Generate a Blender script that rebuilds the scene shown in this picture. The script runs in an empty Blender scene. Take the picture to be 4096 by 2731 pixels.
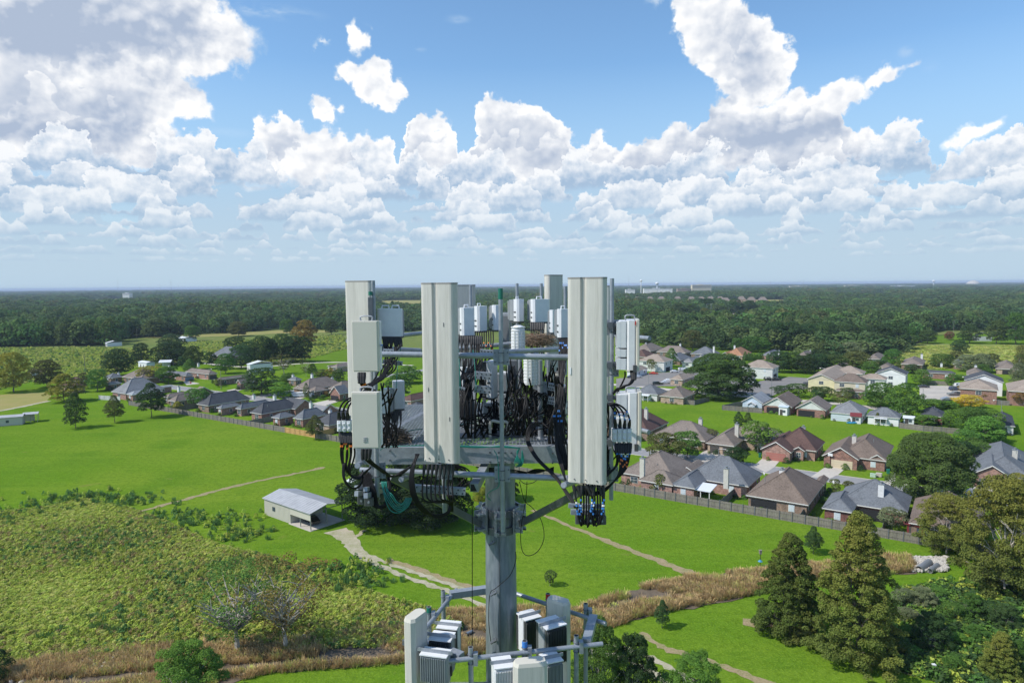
import bpy, bmesh, math, random
import numpy as np
from mathutils import Vector, Matrix
C = bpy.context.scene.collection
# ---------------------------------------------------------------- camera
CAM_H = 48.0
FPX = 2731.0                      # focal length in photo pixels (24 mm on 36 mm)
PITCH = math.atan((1365.5-1140)/FPX)
ROLL = math.radians(0.48)
_f = Vector((0, math.cos(PITCH), -math.sin(PITCH)))
_r0 = Vector((1, 0, 0)); _u0 = _r0.cross(_f)
_r = _r0*math.cos(ROLL)-_u0*math.sin(ROLL)
_u = _u0*math.cos(ROLL)+_r0*math.sin(ROLL)
cam = bpy.data.cameras.new('camera'); cam.sensor_width = 36; cam.lens = 24
cam.clip_start = 0.2; cam.clip_end = 60000
camo = bpy.data.objects.new('camera', cam); C.objects.link(camo)
camo.matrix_world = Matrix(((_r.x, _u.x, -_f.x, 0), (_r.y, _u.y, -_f.y, 0), (_r.z, _u.z, -_f.z, CAM_H), (0, 0, 0, 1)))
bpy.context.scene.camera = camo
def ray(x, y):
    return _f + _r*((x-2048)/FPX) - _u*((y-1365.5)/FPX)
def G(x, y, z=0.0):               # point on the plane at height z that the direction (x, y) meets
    d = ray(x, y); t = (z-CAM_H)/d.z
    return Vector((d.x*t, d.y*t, z))
def P(x, y, Y):                   # point on the vertical plane at distance Y
    d = ray(x, y); t = Y/d.y
    return Vector((d.x*t, Y, CAM_H+d.z*t))
# ---------------------------------------------------------------- render settings
sc = bpy.context.scene
sc.view_settings.view_transform = 'Standard'; sc.view_settings.look = 'None'
sc.view_settings.exposure = 0.12; sc.view_settings.gamma = 1.0
sc.cycles.use_denoising = True
sc.cycles.max_bounces = 6; sc.cycles.diffuse_bounces = 2; sc.cycles.glossy_bounces = 2
sc.cycles.transparent_max_bounces = 4; sc.cycles.volume_bounces = 0
sc.cycles.caustics_reflective = False; sc.cycles.caustics_refractive = False
# ---------------------------------------------------------------- sun
SUN_EL = math.radians(47)
SUN_D = Vector((-math.cos(SUN_EL)*math.cos(math.radians(17)), -math.cos(SUN_EL)*math.sin(math.radians(17)), math.sin(SUN_EL)))
sun = bpy.data.lights.new('sun', 'SUN'); sun.energy = 4.0; sun.angle = math.radians(0.5); sun.color = (1.0, 0.955, 0.88)
suno = bpy.data.objects.new('sun', sun); C.objects.link(suno)
suno.rotation_euler = SUN_D.to_track_quat('Z', 'Y').to_euler(); suno.location = (0, 0, 200)
# ---------------------------------------------------------------- sky (world)
world = bpy.data.worlds.new('World'); sc.world = world; world.use_nodes = True
world.cycles.sampling_method = 'MANUAL'; world.cycles.sample_map_resolution = 512
def build_sky():
    nt = world.node_tree; N = nt.nodes; L = nt.links; N.clear()
    def n(t, **k):
        o = N.new(t)
        for a, v in k.items(): setattr(o, a, v)
        return o
    def plug(sock, v):
        if hasattr(v, 'is_linked') or hasattr(v, 'node'): L.new(v, sock)
        else: sock.default_value = v
    def m(op, a, b=0.0, c=0.0, clamp=False):
        o = n('ShaderNodeMath', operation=op, use_clamp=clamp)
        plug(o.inputs[0], a); plug(o.inputs[1], b); plug(o.inputs[2], c)
        return o.outputs[0]
    def mr(v, a, b, c=0.0, d=1.0, smooth=False):
        o = n('ShaderNodeMapRange'); o.interpolation_type = 'SMOOTHSTEP' if smooth else 'LINEAR'; o.clamp = True
        plug(o.inputs[0], v)
        for i, q in zip((1, 2, 3, 4), (a, b, c, d)): plug(o.inputs[i], q)
        return o.outputs[0]
    def comb(x, y, z=0.0):
        o = n('ShaderNodeCombineXYZ'); plug(o.inputs[0], x); plug(o.inputs[1], y); plug(o.inputs[2], z); return o.outputs[0]
    def vm(op, a, b=(0, 0, 0)):
        o = n('ShaderNodeVectorMath', operation=op); plug(o.inputs[0], a); plug(o.inputs[1], b); return o.outputs['Value' if op == 'LENGTH' else 0]
    def noise(vec, scale, detail, rough=0.55, lac=2.0, dist=0.0, kind='FBM'):
        o = n('ShaderNodeTexNoise'); o.noise_dimensions = '2D'; o.normalize = True; o.noise_type = kind
        L.new(vec, o.inputs['Vector']); o.inputs['Scale'].default_value = scale; o.inputs['Detail'].default_value = detail
        o.inputs['Roughness'].default_value = rough; o.inputs['Lacunarity'].default_value = lac; o.inputs['Distortion'].default_value = dist
        return o
    def mix(f, a, b):
        o = n('ShaderNodeMix', data_type='RGBA'); plug(o.inputs[0], f); plug(o.inputs[6], a); plug(o.inputs[7], b); return o.outputs[2]
    tc = n('ShaderNodeTexCoord'); sep = n('ShaderNodeSeparateXYZ'); L.new(tc.outputs['Generated'], sep.inputs[0])
    az = m('ARCTAN2', sep.outputs[0], sep.outputs[1]); el = m('ARCSINE', sep.outputs[2])
    # angular position, in units of about one overview-image pixel (1 unit = 1/1568 rad)
    K = 1568.0
    def AE(x, y):                  # overview pixel -> (azimuth, elevation)*K
        d = ray(x*1.7415, y*1.7415); d.normalize()
        return math.atan2(d.x, d.y)*K, math.asin(d.z)*K
    X = m('MULTIPLY', az, K); Y = m('MULTIPLY', el, K)
    p0 = comb(X, Y)
    # --- clear sky
    sky = n('ShaderNodeTexSky'); sky.sky_type = 'NISHITA'; sky.sun_disc = False
    sky.sun_elevation = SUN_EL; sky.sun_rotation = math.atan2(SUN_D.x, SUN_D.y)
    sky.air_density = 1.0; sky.dust_density = 0.6; sky.ozone_density = 2.5; sky.altitude = 50
    tint = vm('MULTIPLY', sky.outputs[0], SKY_TINT)
    bg_sky = n('ShaderNodeBackground'); L.new(tint, bg_sky.inputs[0]); bg_sky.inputs[1].default_value = SKY_STR
    # --- main cumulus field
    def field(p, detail):
        w = noise(p, 1/150, 2, 0.5)
        wv = vm('SUBTRACT', w.outputs['Color'], (0.5, 0.5, 0.5))
        w2 = noise(p, 1/42, detail, 0.55)
        wv2 = vm('SUBTRACT', w2.outputs['Color'], (0.5, 0.5, 0.5))
        a = n('ShaderNodeVectorMath', operation='MULTIPLY_ADD'); L.new(wv, a.inputs[0]); a.inputs[1].default_value = (75, 60, 0); L.new(p, a.inputs[2])
        b = n('ShaderNodeVectorMath', operation='MULTIPLY_ADD'); L.new(wv2, b.inputs[0]); b.inputs[1].default_value = (62, 62, 0); L.new(a.outputs[0], b.inputs[2])
        s = n('ShaderNodeSeparateXYZ'); L.new(b.outputs[0], s.inputs[0])
        qx, qy = s.outputs[0], s.outputs[1]
        # the bank's top line as a curve over azimuth
        fc = n('ShaderNodeFloatCurve'); cu = fc.mapping.curves[0]; fc.mapping.use_clip = False
        pts = []
        for (x, y) in PROFILE:
            A_, E_ = AE(x, y); pts.append(((A_+1400)/2800, E_/1100))
        pts.sort()
        while len(cu.points) < len(pts): cu.points.new(0.5, 0.5)
        for i, (a_, e_) in enumerate(pts):
            cu.points[i].location = (a_, e_); cu.points[i].handle_type = 'AUTO_CLAMPED'
        fc.mapping.update()
        t = m('MULTIPLY_ADD', qx, 1/2800, 0.5); L.new(t, fc.inputs['Value'])
        top = m('MULTIPLY', fc.outputs[0], 1100)
        d = m('MULTIPLY', m('SUBTRACT', top, qy), 1/60)
        d = m('MINIMUM', d, 1.6)
        acc = d
        for (x, y, rx, ry, rot) in PUFFS:
            A_, E_ = AE(x, y)
            mp = n('ShaderNodeMapping', vector_type='TEXTURE'); L.new(b.outputs[0], mp.inputs[0])
            mp.inputs['Location'].default_value = (A_, E_, 0); mp.inputs['Rotation'].default_value = (0, 0, math.radians(rot)); mp.inputs['Scale'].default_value = (rx, ry, 1)
            ln = vm('LENGTH', mp.outputs[0])
            rr = min(rx, ry)/60
            e = m('MULTIPLY_ADD', ln, -rr, rr)
            acc = m('SMOOTH_MAX', acc, e, 0.15)
        for (x, y, rx, ry, rot) in HOLES:
            A_, E_ = AE(x, y)
            mp = n('ShaderNodeMapping', vector_type='TEXTURE'); L.new(b.outputs[0], mp.inputs[0])
            mp.inputs['Location'].default_value = (A_, E_, 0); mp.inputs['Rotation'].default_value = (0, 0, math.radians(rot)); mp.inputs['Scale'].default_value = (rx, ry, 1)
            ln = vm('LENGTH', mp.outputs[0])
            rr = min(rx, ry)/60
            e = m('MULTIPLY_ADD', ln, rr, -rr)
            acc = m('SMOOTH_MIN', acc, e, 0.15)
        return acc, b.outputs[0], w2
    d1, wB, w2B = field(p0, 5)
    sq = vm('MULTIPLY', p0, (1, 1.3, 1))
    b1 = noise(sq, 1/105, 5, 0.52).outputs[0]; b2 = noise(vm('ADD', sq, (-9, 16, 0)), 1/105, 3, 0.52).outputs[0]
    mask = mr(d1, -0.04, 0.16, 0, 1, True)
    diff = m('SUBTRACT', b1, b2)
    lit = m('MULTIPLY', diff, 3.4)
    lit = m('ADD', lit, m('MULTIPLY', m('SUBTRACT', 0.5, b1), 1.1))
    lit = m('ADD', lit, mr(d1, 0.0, 0.9, 0.42, 0.0, True))
    # base darkening patches, broad
    for (x, y, rx, ry, k) in SHADES:
        A_, E_ = AE(x, y)
        mp = n('ShaderNodeMapping', vector_type='TEXTURE'); L.new(p0, mp.inputs[0])
        mp.inputs['Location'].default_value = (A_, E_, 0); mp.inputs['Scale'].default_value = (rx, ry, 1)
        ln = vm('LENGTH', mp.outputs[0])
        ln = m('ADD', ln, m('MULTIPLY', m('SUBTRACT', b1, 0.5), 2.2))
        lit = m('ADD', lit, mr(ln, 1.30, 0.0, 0.0, -k, True))
    lit = m('ADD', lit, m('MULTIPLY', m('SUBTRACT', w2B.outputs[0], 0.5), 0.8))
    shade = mr(lit, -1.0, 0.50, 0, 1)
    col = mix(shade, SH_DARK, SH_LIT)
    # --- ranks of lower cumulus toward the horizon, each hiding the one behind
    ss = n('ShaderNodeSeparateXYZ'); L.new(wB, ss.inputs[0])
    wx = m('SUBTRACT', ss.outputs[0], X); wy = m('SUBTRACT', ss.outputs[1], Y)
    sca = mr(Y, 0, 330, 0.15, 1.0)
    rx_ = m('ADD', m('MULTIPLY', wx, sca), X); ry_ = m('MAXIMUM', m('ADD', m('MULTIPLY', wy, m('MULTIPLY', sca, 0.9)), Y), 1.0)
    lny = m('LOGARITHM', m('ADD', ry_, 75.0), 2.718)
    gn = noise(comb(rx_, m('MULTIPLY', lny, 260.0)), 1/150, 2, 0.5).outputs[0]
    gn2 = noise(comb(m('MULTIPLY', rx_, 1.0), m('MULTIPLY', lny, 420.0), 5.0), 1/52, 2, 0.5).outputs[0]
    g = m('ADD', m('MULTIPLY', lny, -4.6), m('ADD', m('MULTIPLY', gn, RK_A), m('MULTIPLY', gn2, RK_B)))
    f_ = m('FRACT', m('ADD', g, 40.37))
    fl = m('POWER', m('SUBTRACT', 1.0, f_), 1.25)
    edge = mr(f_, 0.93, 1.0, 0.0, 1.0)           # soften the jump a little
    fl = m('ADD', m('MULTIPLY', fl, m('SUBTRACT', 1.0, edge)), m('MULTIPLY', edge, 0.55))
    upcol = mix(m('MULTIPLY', mr(fl, 0.0, 0.8, 1.0, 0.0), 0.55), col, SH_DARK)
    top_m = ss.outputs[1]
    inb = mr(d1, 0.35, 0.8, 0, 1, True)
    bank = m('MULTIPLY', inb, mr(Y, 560, 470, 0, 1))
    col = mix(bank, col, upcol)
    lo_m = mr(m('ADD', ry_, m('MULTIPLY', m('SUBTRACT', gn, 0.5), 90.0)), 232, 214, 0, 1, True)
    back = mix(mr(Y, 240, 60, 0, 1), GAPC, VEIL)
    col = mix(lo_m, col, back)
    mask_all = m('MAXIMUM', mask, m('MULTIPLY', lo_m, 0.85))
    hf = noise(p0, 1/17, 4, 0.6).outputs['Color']
    hs = n('ShaderNodeSeparateXYZ'); L.new(vm('SUBTRACT', hf, (0.5, 0.5, 0.5)), hs.inputs[0])
    for (base, amp, freq, wk, seed) in RANKS:
        px_ = m('MULTIPLY_ADD', wx, wk, m('MULTIPLY_ADD', hs.outputs[0], 8+amp*0.55, X)); py_ = m('MULTIPLY_ADD', wy, wk, m('MULTIPLY_ADD', hs.outputs[1], 5+amp*0.45, Y))
        nn = noise(comb(px_, m('ADD', m('MULTIPLY', py_, 0.5), seed)), freq, 2, 0.55).outputs[0]
        top = m('MULTIPLY_ADD', m('SUBTRACT', nn, 0.375), amp*6.5, base)
        dd = m('SUBTRACT', m('MINIMUM', top, base+amp*1.5), py_)
        bb = m('SUBTRACT', m('MULTIPLY_ADD', m('SUBTRACT', py_, Y), -0.65, py_), base-amp*0.18)     # distance above a nearly flat base
        mk = m('MULTIPLY', mr(dd, 0.0, 2.0+amp*0.10, 0, 1, True), mr(bb, 0.0, amp*0.30, 0, 1, True))
        lt = m('ADD', m('MULTIPLY', mr(bb, 0.0, amp*1.25), 0.85), m('ADD', mr(dd, 0, amp*0.4, 0.25, 0.0), m('MULTIPLY', m('ADD', diff, m('MULTIPLY', hs.outputs[2], 0.35)), 2.2)))
        col = mix(mk, col, mix(mr(lt, 0.10, 1.0), DK_DARK, DK_LIT))
        mask_all = m('MAXIMUM', mask_all, mk)
    col = mix(mask_all, GAPC, col)
    mask_all = m('MAXIMUM', mask_all, mr(Y, 470, 215, 0, 0.8))
    # thin wisps
    wn = noise(comb(m('MULTIPLY', X, 0.35), Y, 9.1), 1/45, 6, 0.6)
    wis = 0.0
    for (x, y, rx, ry, k) in WISPS:
        A_, E_ = AE(x, y)
        mp = n('ShaderNodeMapping', vector_type='TEXTURE'); L.new(p0, mp.inputs[0])
        mp.inputs['Location'].default_value = (A_, E_, 0); mp.inputs['Scale'].default_value = (rx, ry, 1)
        wis = m('ADD', wis, mr(vm('LENGTH', mp.outputs[0]), 1.0, 0.1, 0, k, True))
    wis = m('MULTIPLY', wis, mr(wn.outputs[0], 0.42, 0.62, 0, 1), clamp=True)
    col = mix(m('MULTIPLY', m('SUBTRACT', 1.0, mask_all, clamp=True), wis), col, SH_LIT)
    mask_all = m('MAXIMUM', mask_all, wis)
    # aerial veil: distant cloud and sky pale toward the horizon
    veil = mr(Y, 260, 25, 0.0, 1.0)
    veil = m('POWER', veil, 1.5)
    col = mix(veil, col, VEIL)
    mask_all = m('MAXIMUM', mask_all, mr(Y, 190, 30, 0, 1.0, True))
    bg_c = n('ShaderNodeBackground'); L.new(col, bg_c.inputs[0]); bg_c.inputs[1].default_value = 1.0
    ms = n('ShaderNodeMixShader'); L.new(mask_all, ms.inputs[0]); L.new(bg_sky.outputs[0], ms.inputs[1]); L.new(bg_c.outputs[0], ms.inputs[2])
    out = n('ShaderNodeOutputWorld'); L.new(ms.outputs[0], out.inputs[0])
SKY_STR = 0.15; SKY_TINT = (0.92, 1.10, 1.16)
SH_LIT = (0.98, 0.98, 0.98, 1); SH_DARK = (0.40, 0.48, 0.62, 1)
DK_LIT = (0.88, 0.90, 0.93, 1); DK_DARK = (0.36, 0.49, 0.66, 1); VEIL = (0.47, 0.61, 0.73, 1)
RANKS = [(216, 66, 1/190, 0.8, 31.0), (190, 50, 1/150, 0.65, 887.0), (166, 42, 1/130, 0.55, 1540.0), (143, 34, 1/112, 0.45, 2203.0), (121, 28, 1/96, 0.37, 2970.0), (101, 22, 1/80, 0.3, 3710.0), (83, 17, 1/66, 0.24, 4480.0), (67, 12, 1/52, 0.18, 5310.0), (53, 8, 1/42, 0.13, 6200.0)]
RK_A = 3.0; RK_B = 1.0; GAPC = (0.40, 0.59, 0.79, 1)
PROFILE = [(-400, 420), (-150, 380), (0, 365), (80, 372), (160, 380), (205, 400), (232, 455), (248, 470), (262, 400), (320, 385), (345, 350), (430, 350), (500, 358), (570, 350),
  (590, 285), (605, 262), (630, 268), (655, 252), (685, 290), (715, 300), (728, 300), (790, 305), (850, 310), (905, 318), (918, 400), (926, 262), (945, 252), (1000, 272), (1036, 290),
  (1046, 365), (1070, 350), (1088, 290), (1098, 240), (1135, 212), (1195, 225), (1250, 262), (1300, 292), (1345, 335), (1385, 292), (1412, 312), (1428, 348), (1450, 318), (1500, 305),
  (1550, 268), (1592, 285), (1615, 225), (1660, 215), (1740, 230), (1850, 210), (1940, 235), (1975, 300), (2015, 320), (2035, 365), (2090, 352), (2130, 372), (2190, 350), (2230, 318), (2300, 318), (2400, 320), (2700, 400)]
PUFFS = [(170, 20, 330, 105, -4), (60, 170, 270, 110, 0), (230, 215, 215, 95, -8), (130, 290, 260, 72, 0), (430, 40, 60, 105, 0), (1640, 50, 70, 95, 25), (1710, 140, 88, 95, 30), (1780, 180, 45, 48, 0),
  (752, 262, 34, 36, 0), (862, 205, 48, 50, 0), (815, 170, 36, 24, -30), (830, 92, 20, 34, 12), (2040, 172, 42, 18, 25), (1940, 215, 60, 34, 20), (2240, 295, 42, 22, 25), (1600, -8, 110, 18, 0),
  (385, 165, 50, 20, -30), (740, 103, 18, 7, 0), (-900, 300, 500, 200, 0), (3500, 350, 500, 160, 0), (-2200, 200, 500, 250, 0)]
HOLES = [(2170, 428, 150, 22, 4), (2060, 440, 60, 14, 0), (270, 470, 26, 40, 10), (480, 320, 60, 34, 0), (0, 372, 300, 12, 0)]
SHADES = [(260, 60, 330, 100, 0.95), (30, 70, 200, 60, 0.5), (150, 320, 300, 50, 0.9), (220, 265, 160, 50, 0.45), (1290, 440, 220, 38, 0.6), (1700, 310, 190, 60, 0.6), (1260, 360, 120, 50, 0.45), (1730, 450, 200, 60, 0.6), (700, 430, 250, 40, 0.3),
  (60, 430, 150, 60, 0.7), (180, 480, 130, 40, 0.6), (1620, 210, 60, 60, 0.4), (1000, 400, 60, 50, 0.3), (1720, 130, 50, 110, 0.5), (1640, 60, 40, 50, 0.3), (1500, 380, 120, 40, 0.5), (560, 430, 120, 60, 0.4), (830, 380, 60, 60, 0.4), (1850, 330, 120, 60, 0.5)]
WISPS = [(610, 25, 150, 22, 0.5), (1050, 45, 40, 12, 0.35), (520, 305, 90, 14, 0.25), (2080, 120, 25, 20, 0.35), (2135, 150, 25, 20, 0.25), (2320, 330, 60, 20, 0.4), (440, 175, 70, 25, 0.5), (968, 115, 20, 8, 0.4), (860, 55, 30, 10, 0.4)]
build_sky()
# ---------------------------------------------------------------- helpers
R = random.Random(7)
TH = math.radians(-34)            # the streets run along this direction
AX = Vector((math.cos(TH), math.sin(TH), 0)); BX = Vector((-math.sin(TH), math.cos(TH), 0))
def tag(o, label=None, cat=None, group=None, kind=None):
    if label: o['label'] = label
    if cat: o['category'] = cat
    if group: o['group'] = group
    if kind: o['kind'] = kind
    return o
def empty(name, loc=(0, 0, 0), rz=0.0, label=None, cat=None, group=None):
    o = bpy.data.objects.new(name, None); C.objects.link(o); o.location = loc; o.rotation_euler = (0, 0, rz)
    o.empty_display_size = 0.2
    return tag(o, label, cat, group)
class MB:
    def __init__(s): s.v = []; s.f = []; s.mi = []; s.M = None
    def add(s, vs, fs, mi=0):
        b = len(s.v)
        if s.M is not None: vs = [s.M @ Vector(q) for q in vs]
        s.v += [tuple(q) for q in vs]; s.f += [tuple(b+i for i in f) for f in fs]; s.mi += [mi]*len(fs)
    def box(s, c, d, rz=0.0, mi=0, bev=0.0, top=(1, 1)):
        x, y, z = d[0]/2, d[1]/2, d[2]/2; ca, sa = math.cos(rz), math.sin(rz)
        vs = []
        if bev > 0:
            for zz in (-z, z):
                k = top if zz > 0 else (1, 1)
                for (px, py) in ((-x+bev, -y), (x-bev, -y), (x, -y+bev), (x, y-bev), (x-bev, y), (-x+bev, y), (-x, y-bev), (-x, -y+bev)):
                    px *= k[0]; py *= k[1]
                    vs.append((c[0]+px*ca-py*sa, c[1]+px*sa+py*ca, c[2]+zz))
            fs = [tuple(range(7, -1, -1)), tuple(range(8, 16))]+[(i, (i+1) % 8, 8+(i+1) % 8, 8+i) for i in range(8)]
        else:
            for zz in (-z, z):
                k = top if zz > 0 else (1, 1)
                for (px, py) in ((-x, -y), (x, -y), (x, y), (-x, y)):
                    px *= k[0]; py *= k[1]
                    vs.append((c[0]+px*ca-py*sa, c[1]+px*sa+py*ca, c[2]+zz))
            fs = [(3, 2, 1, 0), (4, 5, 6, 7), (0, 1, 5, 4), (1, 2, 6, 5), (2, 3, 7, 6), (3, 0, 4, 7)]
        s.add(vs, fs, mi)
    def tube(s, pts, r, n=6, mi=0, cap=True):
        pts = [Vector(p) for p in pts]
        if not isinstance(r, (list, tuple)): r = [r]*len(pts)
        base = []; up = None
        for i, p in enumerate(pts):
            t = (pts[min(i+1, len(pts)-1)]-pts[max(i-1, 0)])
            if t.length < 1e-9: t = Vector((0, 0, 1))
            t.normalize()
            if up is None:
                up = Vector((0, 0, 1)) if abs(t.z) < .9 else Vector((1, 0, 0))
            a = t.cross(up)
            if a.length < 1e-4: a = t.cross(Vector((0, 1, 0.1)))
            a.normalize(); b = a.cross(t); up = b
            base += [p+(a*math.cos(2*math.pi*k/n)+b*math.sin(2*math.pi*k/n))*r[i] for k in range(n)]
        fs = []
        for i in range(len(pts)-1):
            for k in range(n):
                q = i*n; fs.append((q+k, q+(k+1) % n, q+n+(k+1) % n, q+n+k))
        if cap: fs += [tuple(range(n-1, -1, -1)), tuple((len(pts)-1)*n+k for k in range(n))]
        s.add(base, fs, mi)
    def beam(s, p, q, w, h, mi=0):            # square section beam between two points
        p = Vector(p); q = Vector(q); t = (q-p).normalized()
        a = t.cross(Vector((0, 0, 1)))
        if a.length < 1e-3: a = Vector((1, 0, 0))
        a.normalize(); b = a.cross(t)
        vs = [e+a*sx*w/2+b*sz*h/2 for e in (p, q) for (sx, sz) in ((-1, -1), (1, -1), (1, 1), (-1, 1))]
        s.add(vs, [(0, 1, 2, 3), (7, 6, 5, 4), (0, 4, 5, 1), (1, 5, 6, 2), (2, 6, 7, 3), (3, 7, 4, 0)], mi)
    def build(s, name, mats, parent=None, smooth=False, link=True):
        me = bpy.data.meshes.new(name); me.from_pydata(s.v, [], s.f); me.update()
        if not isinstance(mats, (list, tuple)): mats = [mats]
        for m_ in mats: me.materials.append(m_)
        if any(s.mi): me.polygons.foreach_set('material_index', s.mi)
        if smooth: me.polygons.foreach_set('use_smooth', [True]*len(me.polygons))
        o = bpy.data.objects.new(name, me)
        if link: C.objects.link(o)
        if parent: o.parent = parent
        return o
def copy_tree(o, parent=None):
    c = o.copy(); C.objects.link(c)
    if parent: c.parent = parent
    for ch in list(o.children): copy_tree(ch, c)
    return c
def crom(pts, k=5):                            # Catmull-Rom through points
    pts = [Vector(p) for p in pts]; P_ = [pts[0]*2-pts[1]]+pts+[pts[-1]*2-pts[-2]]; out = []
    for i in range(1, len(P_)-2):
        for j in range(k):
            t = j/k; a, b, c, d = P_[i-1], P_[i], P_[i+1], P_[i+2]
            out.append(0.5*((2*b)+(c-a)*t+(2*a-5*b+4*c-d)*t*t+(3*b-a-3*c+d)*t*t*t))
    out.append(P_[-2]); return out
# ---------------------------------------------------------------- materials
_mats = {}
def mat(name, col, rough=0.7, metal=0.0, var=None, vs=1.0, vd=4, var2=None, vs2=10.0, bump=0.0, bs=20.0, spec=None, coord='Object', objvar=0.0, trans=0.0, lo=0.35, hi=0.65, stretch=None, f2=0.5):
    if name in _mats: return _mats[name]
    m_ = bpy.data.materials.new(name); m_.use_nodes = True; nt = m_.node_tree; b = nt.nodes['Principled BSDF']
    b.inputs['Roughness'].default_value = rough; b.inputs['Metallic'].default_value = metal
    if spec is not None: b.inputs['Specular IOR Level'].default_value = spec
    col = (*col, 1); out = None
    def tex(sc_, det, ro=0.6):
        t = nt.nodes.new('ShaderNodeTexNoise'); t.inputs['Scale'].default_value = sc_; t.inputs['Detail'].default_value = det; t.inputs['Roughness'].default_value = ro
        src = tc.outputs[coord]
        if stretch:
            mp = nt.nodes.new('ShaderNodeMapping'); mp.inputs['Scale'].default_value = stretch; nt.links.new(src, mp.inputs[0]); src = mp.outputs[0]
        nt.links.new(src, t.inputs['Vector']); return t
    tc = nt.nodes.new('ShaderNodeTexCoord')
    cur = None
    def mixin(fac, color, k=1.0):
        nonlocal cur
        mx = nt.nodes.new('ShaderNodeMix'); mx.data_type = 'RGBA'
        rg = nt.nodes.new('ShaderNodeMapRange'); rg.inputs[1].default_value = lo; rg.inputs[2].default_value = hi; rg.inputs[4].default_value = k
        nt.links.new(fac, rg.inputs[0]); nt.links.new(rg.outputs[0], mx.inputs[0])
        if cur is None: mx.inputs[6].default_value = col
        else: nt.links.new(cur, mx.inputs[6])
        mx.inputs[7].default_value = (*color, 1); cur = mx.outputs[2]
    if var: mixin(tex(vs, vd).outputs[0], var)
    if var2: mixin(tex(vs2, 3).outputs[0], var2, f2)
    if objvar:
        oi = nt.nodes.new('ShaderNodeObjectInfo'); hs = nt.nodes.new('ShaderNodeHueSaturation')
        rg = nt.nodes.new('ShaderNodeMapRange'); rg.inputs[3].default_value = 1-objvar; rg.inputs[4].default_value = 1+objvar
        nt.links.new(oi.outputs['Random'], rg.inputs[0]); nt.links.new(rg.outputs[0], hs.inputs['Value'])
        rg2 = nt.nodes.new('ShaderNodeMapRange'); rg2.inputs[3].default_value = 0.5-objvar*0.06; rg2.inputs[4].default_value = 0.5+objvar*0.06
        mm = nt.nodes.new('ShaderNodeMath'); mm.operation = 'FRACT'; m2 = nt.nodes.new('ShaderNodeMath'); m2.operation = 'MULTIPLY'; m2.inputs[1].default_value = 7.31
        nt.links.new(oi.outputs['Random'], m2.inputs[0]); nt.links.new(m2.outputs[0], mm.inputs[0]); nt.links.new(mm.outputs[0], rg2.inputs[0]); nt.links.new(rg2.outputs[0], hs.inputs['Hue'])
        if cur is None: hs.inputs['Color'].default_value = col
        else: nt.links.new(cur, hs.inputs['Color'])
        cur = hs.outputs[0]
    if cur is None: b.inputs['Base Color'].default_value = col
    else: nt.links.new(cur, b.inputs['Base Color'])
    if bump:
        t = tex(bs, 4); bp = nt.nodes.new('ShaderNodeBump'); bp.inputs['Strength'].default_value = 1.0; bp.inputs['Distance'].default_value = bump
        nt.links.new(t.outputs[0], bp.inputs['Height']); nt.links.new(bp.outputs[0], b.inputs['Normal'])
    if trans:
        tr = nt.nodes.new('ShaderNodeBsdfTranslucent'); ms = nt.nodes.new('ShaderNodeMixShader'); ms.inputs[0].default_value = trans
        if cur is None: tr.inputs[0].default_value = col
        else: nt.links.new(cur, tr.inputs[0])
        nt.links.new(b.outputs[0], ms.inputs[1]); nt.links.new(tr.outputs[0], ms.inputs[2]); nt.links.new(ms.outputs[0], nt.nodes['Material Output'].inputs[0])
    _mats[name] = m_; return m_
def leafmat(name, c1, c2, c3, ov=0.22, k=1.75):
    c1, c2, c3 = (tuple(min(.8, q*k) for q in c) for c in (c1, c2, c3))
    return mat(name, c1, 0.85, var=c2, vs=0.55, vd=3, var2=c3, vs2=2.2, coord='Generated' if False else 'Object', objvar=ov, trans=0.30, spec=0.1, lo=0.4, hi=0.62, f2=0.7)
def brickmat(name, c1, c2, mortar):
    m_ = mat(name, c1, 0.9); nt = m_.node_tree; b = nt.nodes['Principled BSDF']
    t = nt.nodes.new('ShaderNodeTexBrick'); t.inputs['Scale'].default_value = 1.0; t.inputs['Brick Width'].default_value = 0.42; t.inputs['Row Height'].default_value = 0.16
    t.inputs['Mortar Size'].default_value = 0.012; t.inputs['Color1'].default_value = (*c1, 1); t.inputs['Color2'].default_value = (*c2, 1); t.inputs['Mortar'].default_value = (*mortar, 1)
    tc = nt.nodes.new('ShaderNodeTexCoord'); se = nt.nodes.new('ShaderNodeSeparateXYZ'); nt.links.new(tc.outputs['Object'], se.inputs[0])
    ad = nt.nodes.new('ShaderNodeMath'); ad.operation = 'ADD'; nt.links.new(se.outputs[0], ad.inputs[0]); nt.links.new(se.outputs[1], ad.inputs[1])
    co = nt.nodes.new('ShaderNodeCombineXYZ'); nt.links.new(ad.outputs[0], co.inputs[0]); nt.links.new(se.outputs[2], co.inputs[1])
    nt.links.new(co.outputs[0], t.inputs['Vector'])
    no = nt.nodes.new('ShaderNodeTexNoise'); no.inputs['Scale'].default_value = 1.6; no.inputs['Detail'].default_value = 5; nt.links.new(tc.outputs['Object'], no.inputs[0])
    mx = nt.nodes.new('ShaderNodeMix'); mx.data_type = 'RGBA'; mx.blend_type = 'MULTIPLY'; mx.inputs[0].default_value = 1
    rg = nt.nodes.new('ShaderNodeMapRange'); rg.inputs[1].default_value = .3; rg.inputs[2].default_value = .7; rg.inputs[3].default_value = .65; rg.inputs[4].default_value = 1.25
    nt.links.new(no.outputs[0], rg.inputs[0]); nt.links.new(t.outputs[0], mx.inputs[6]); nt.links.new(rg.outputs[0], mx.inputs[7]); nt.links.new(mx.outputs[2], b.inputs['Base Color'])
    return m_
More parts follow.
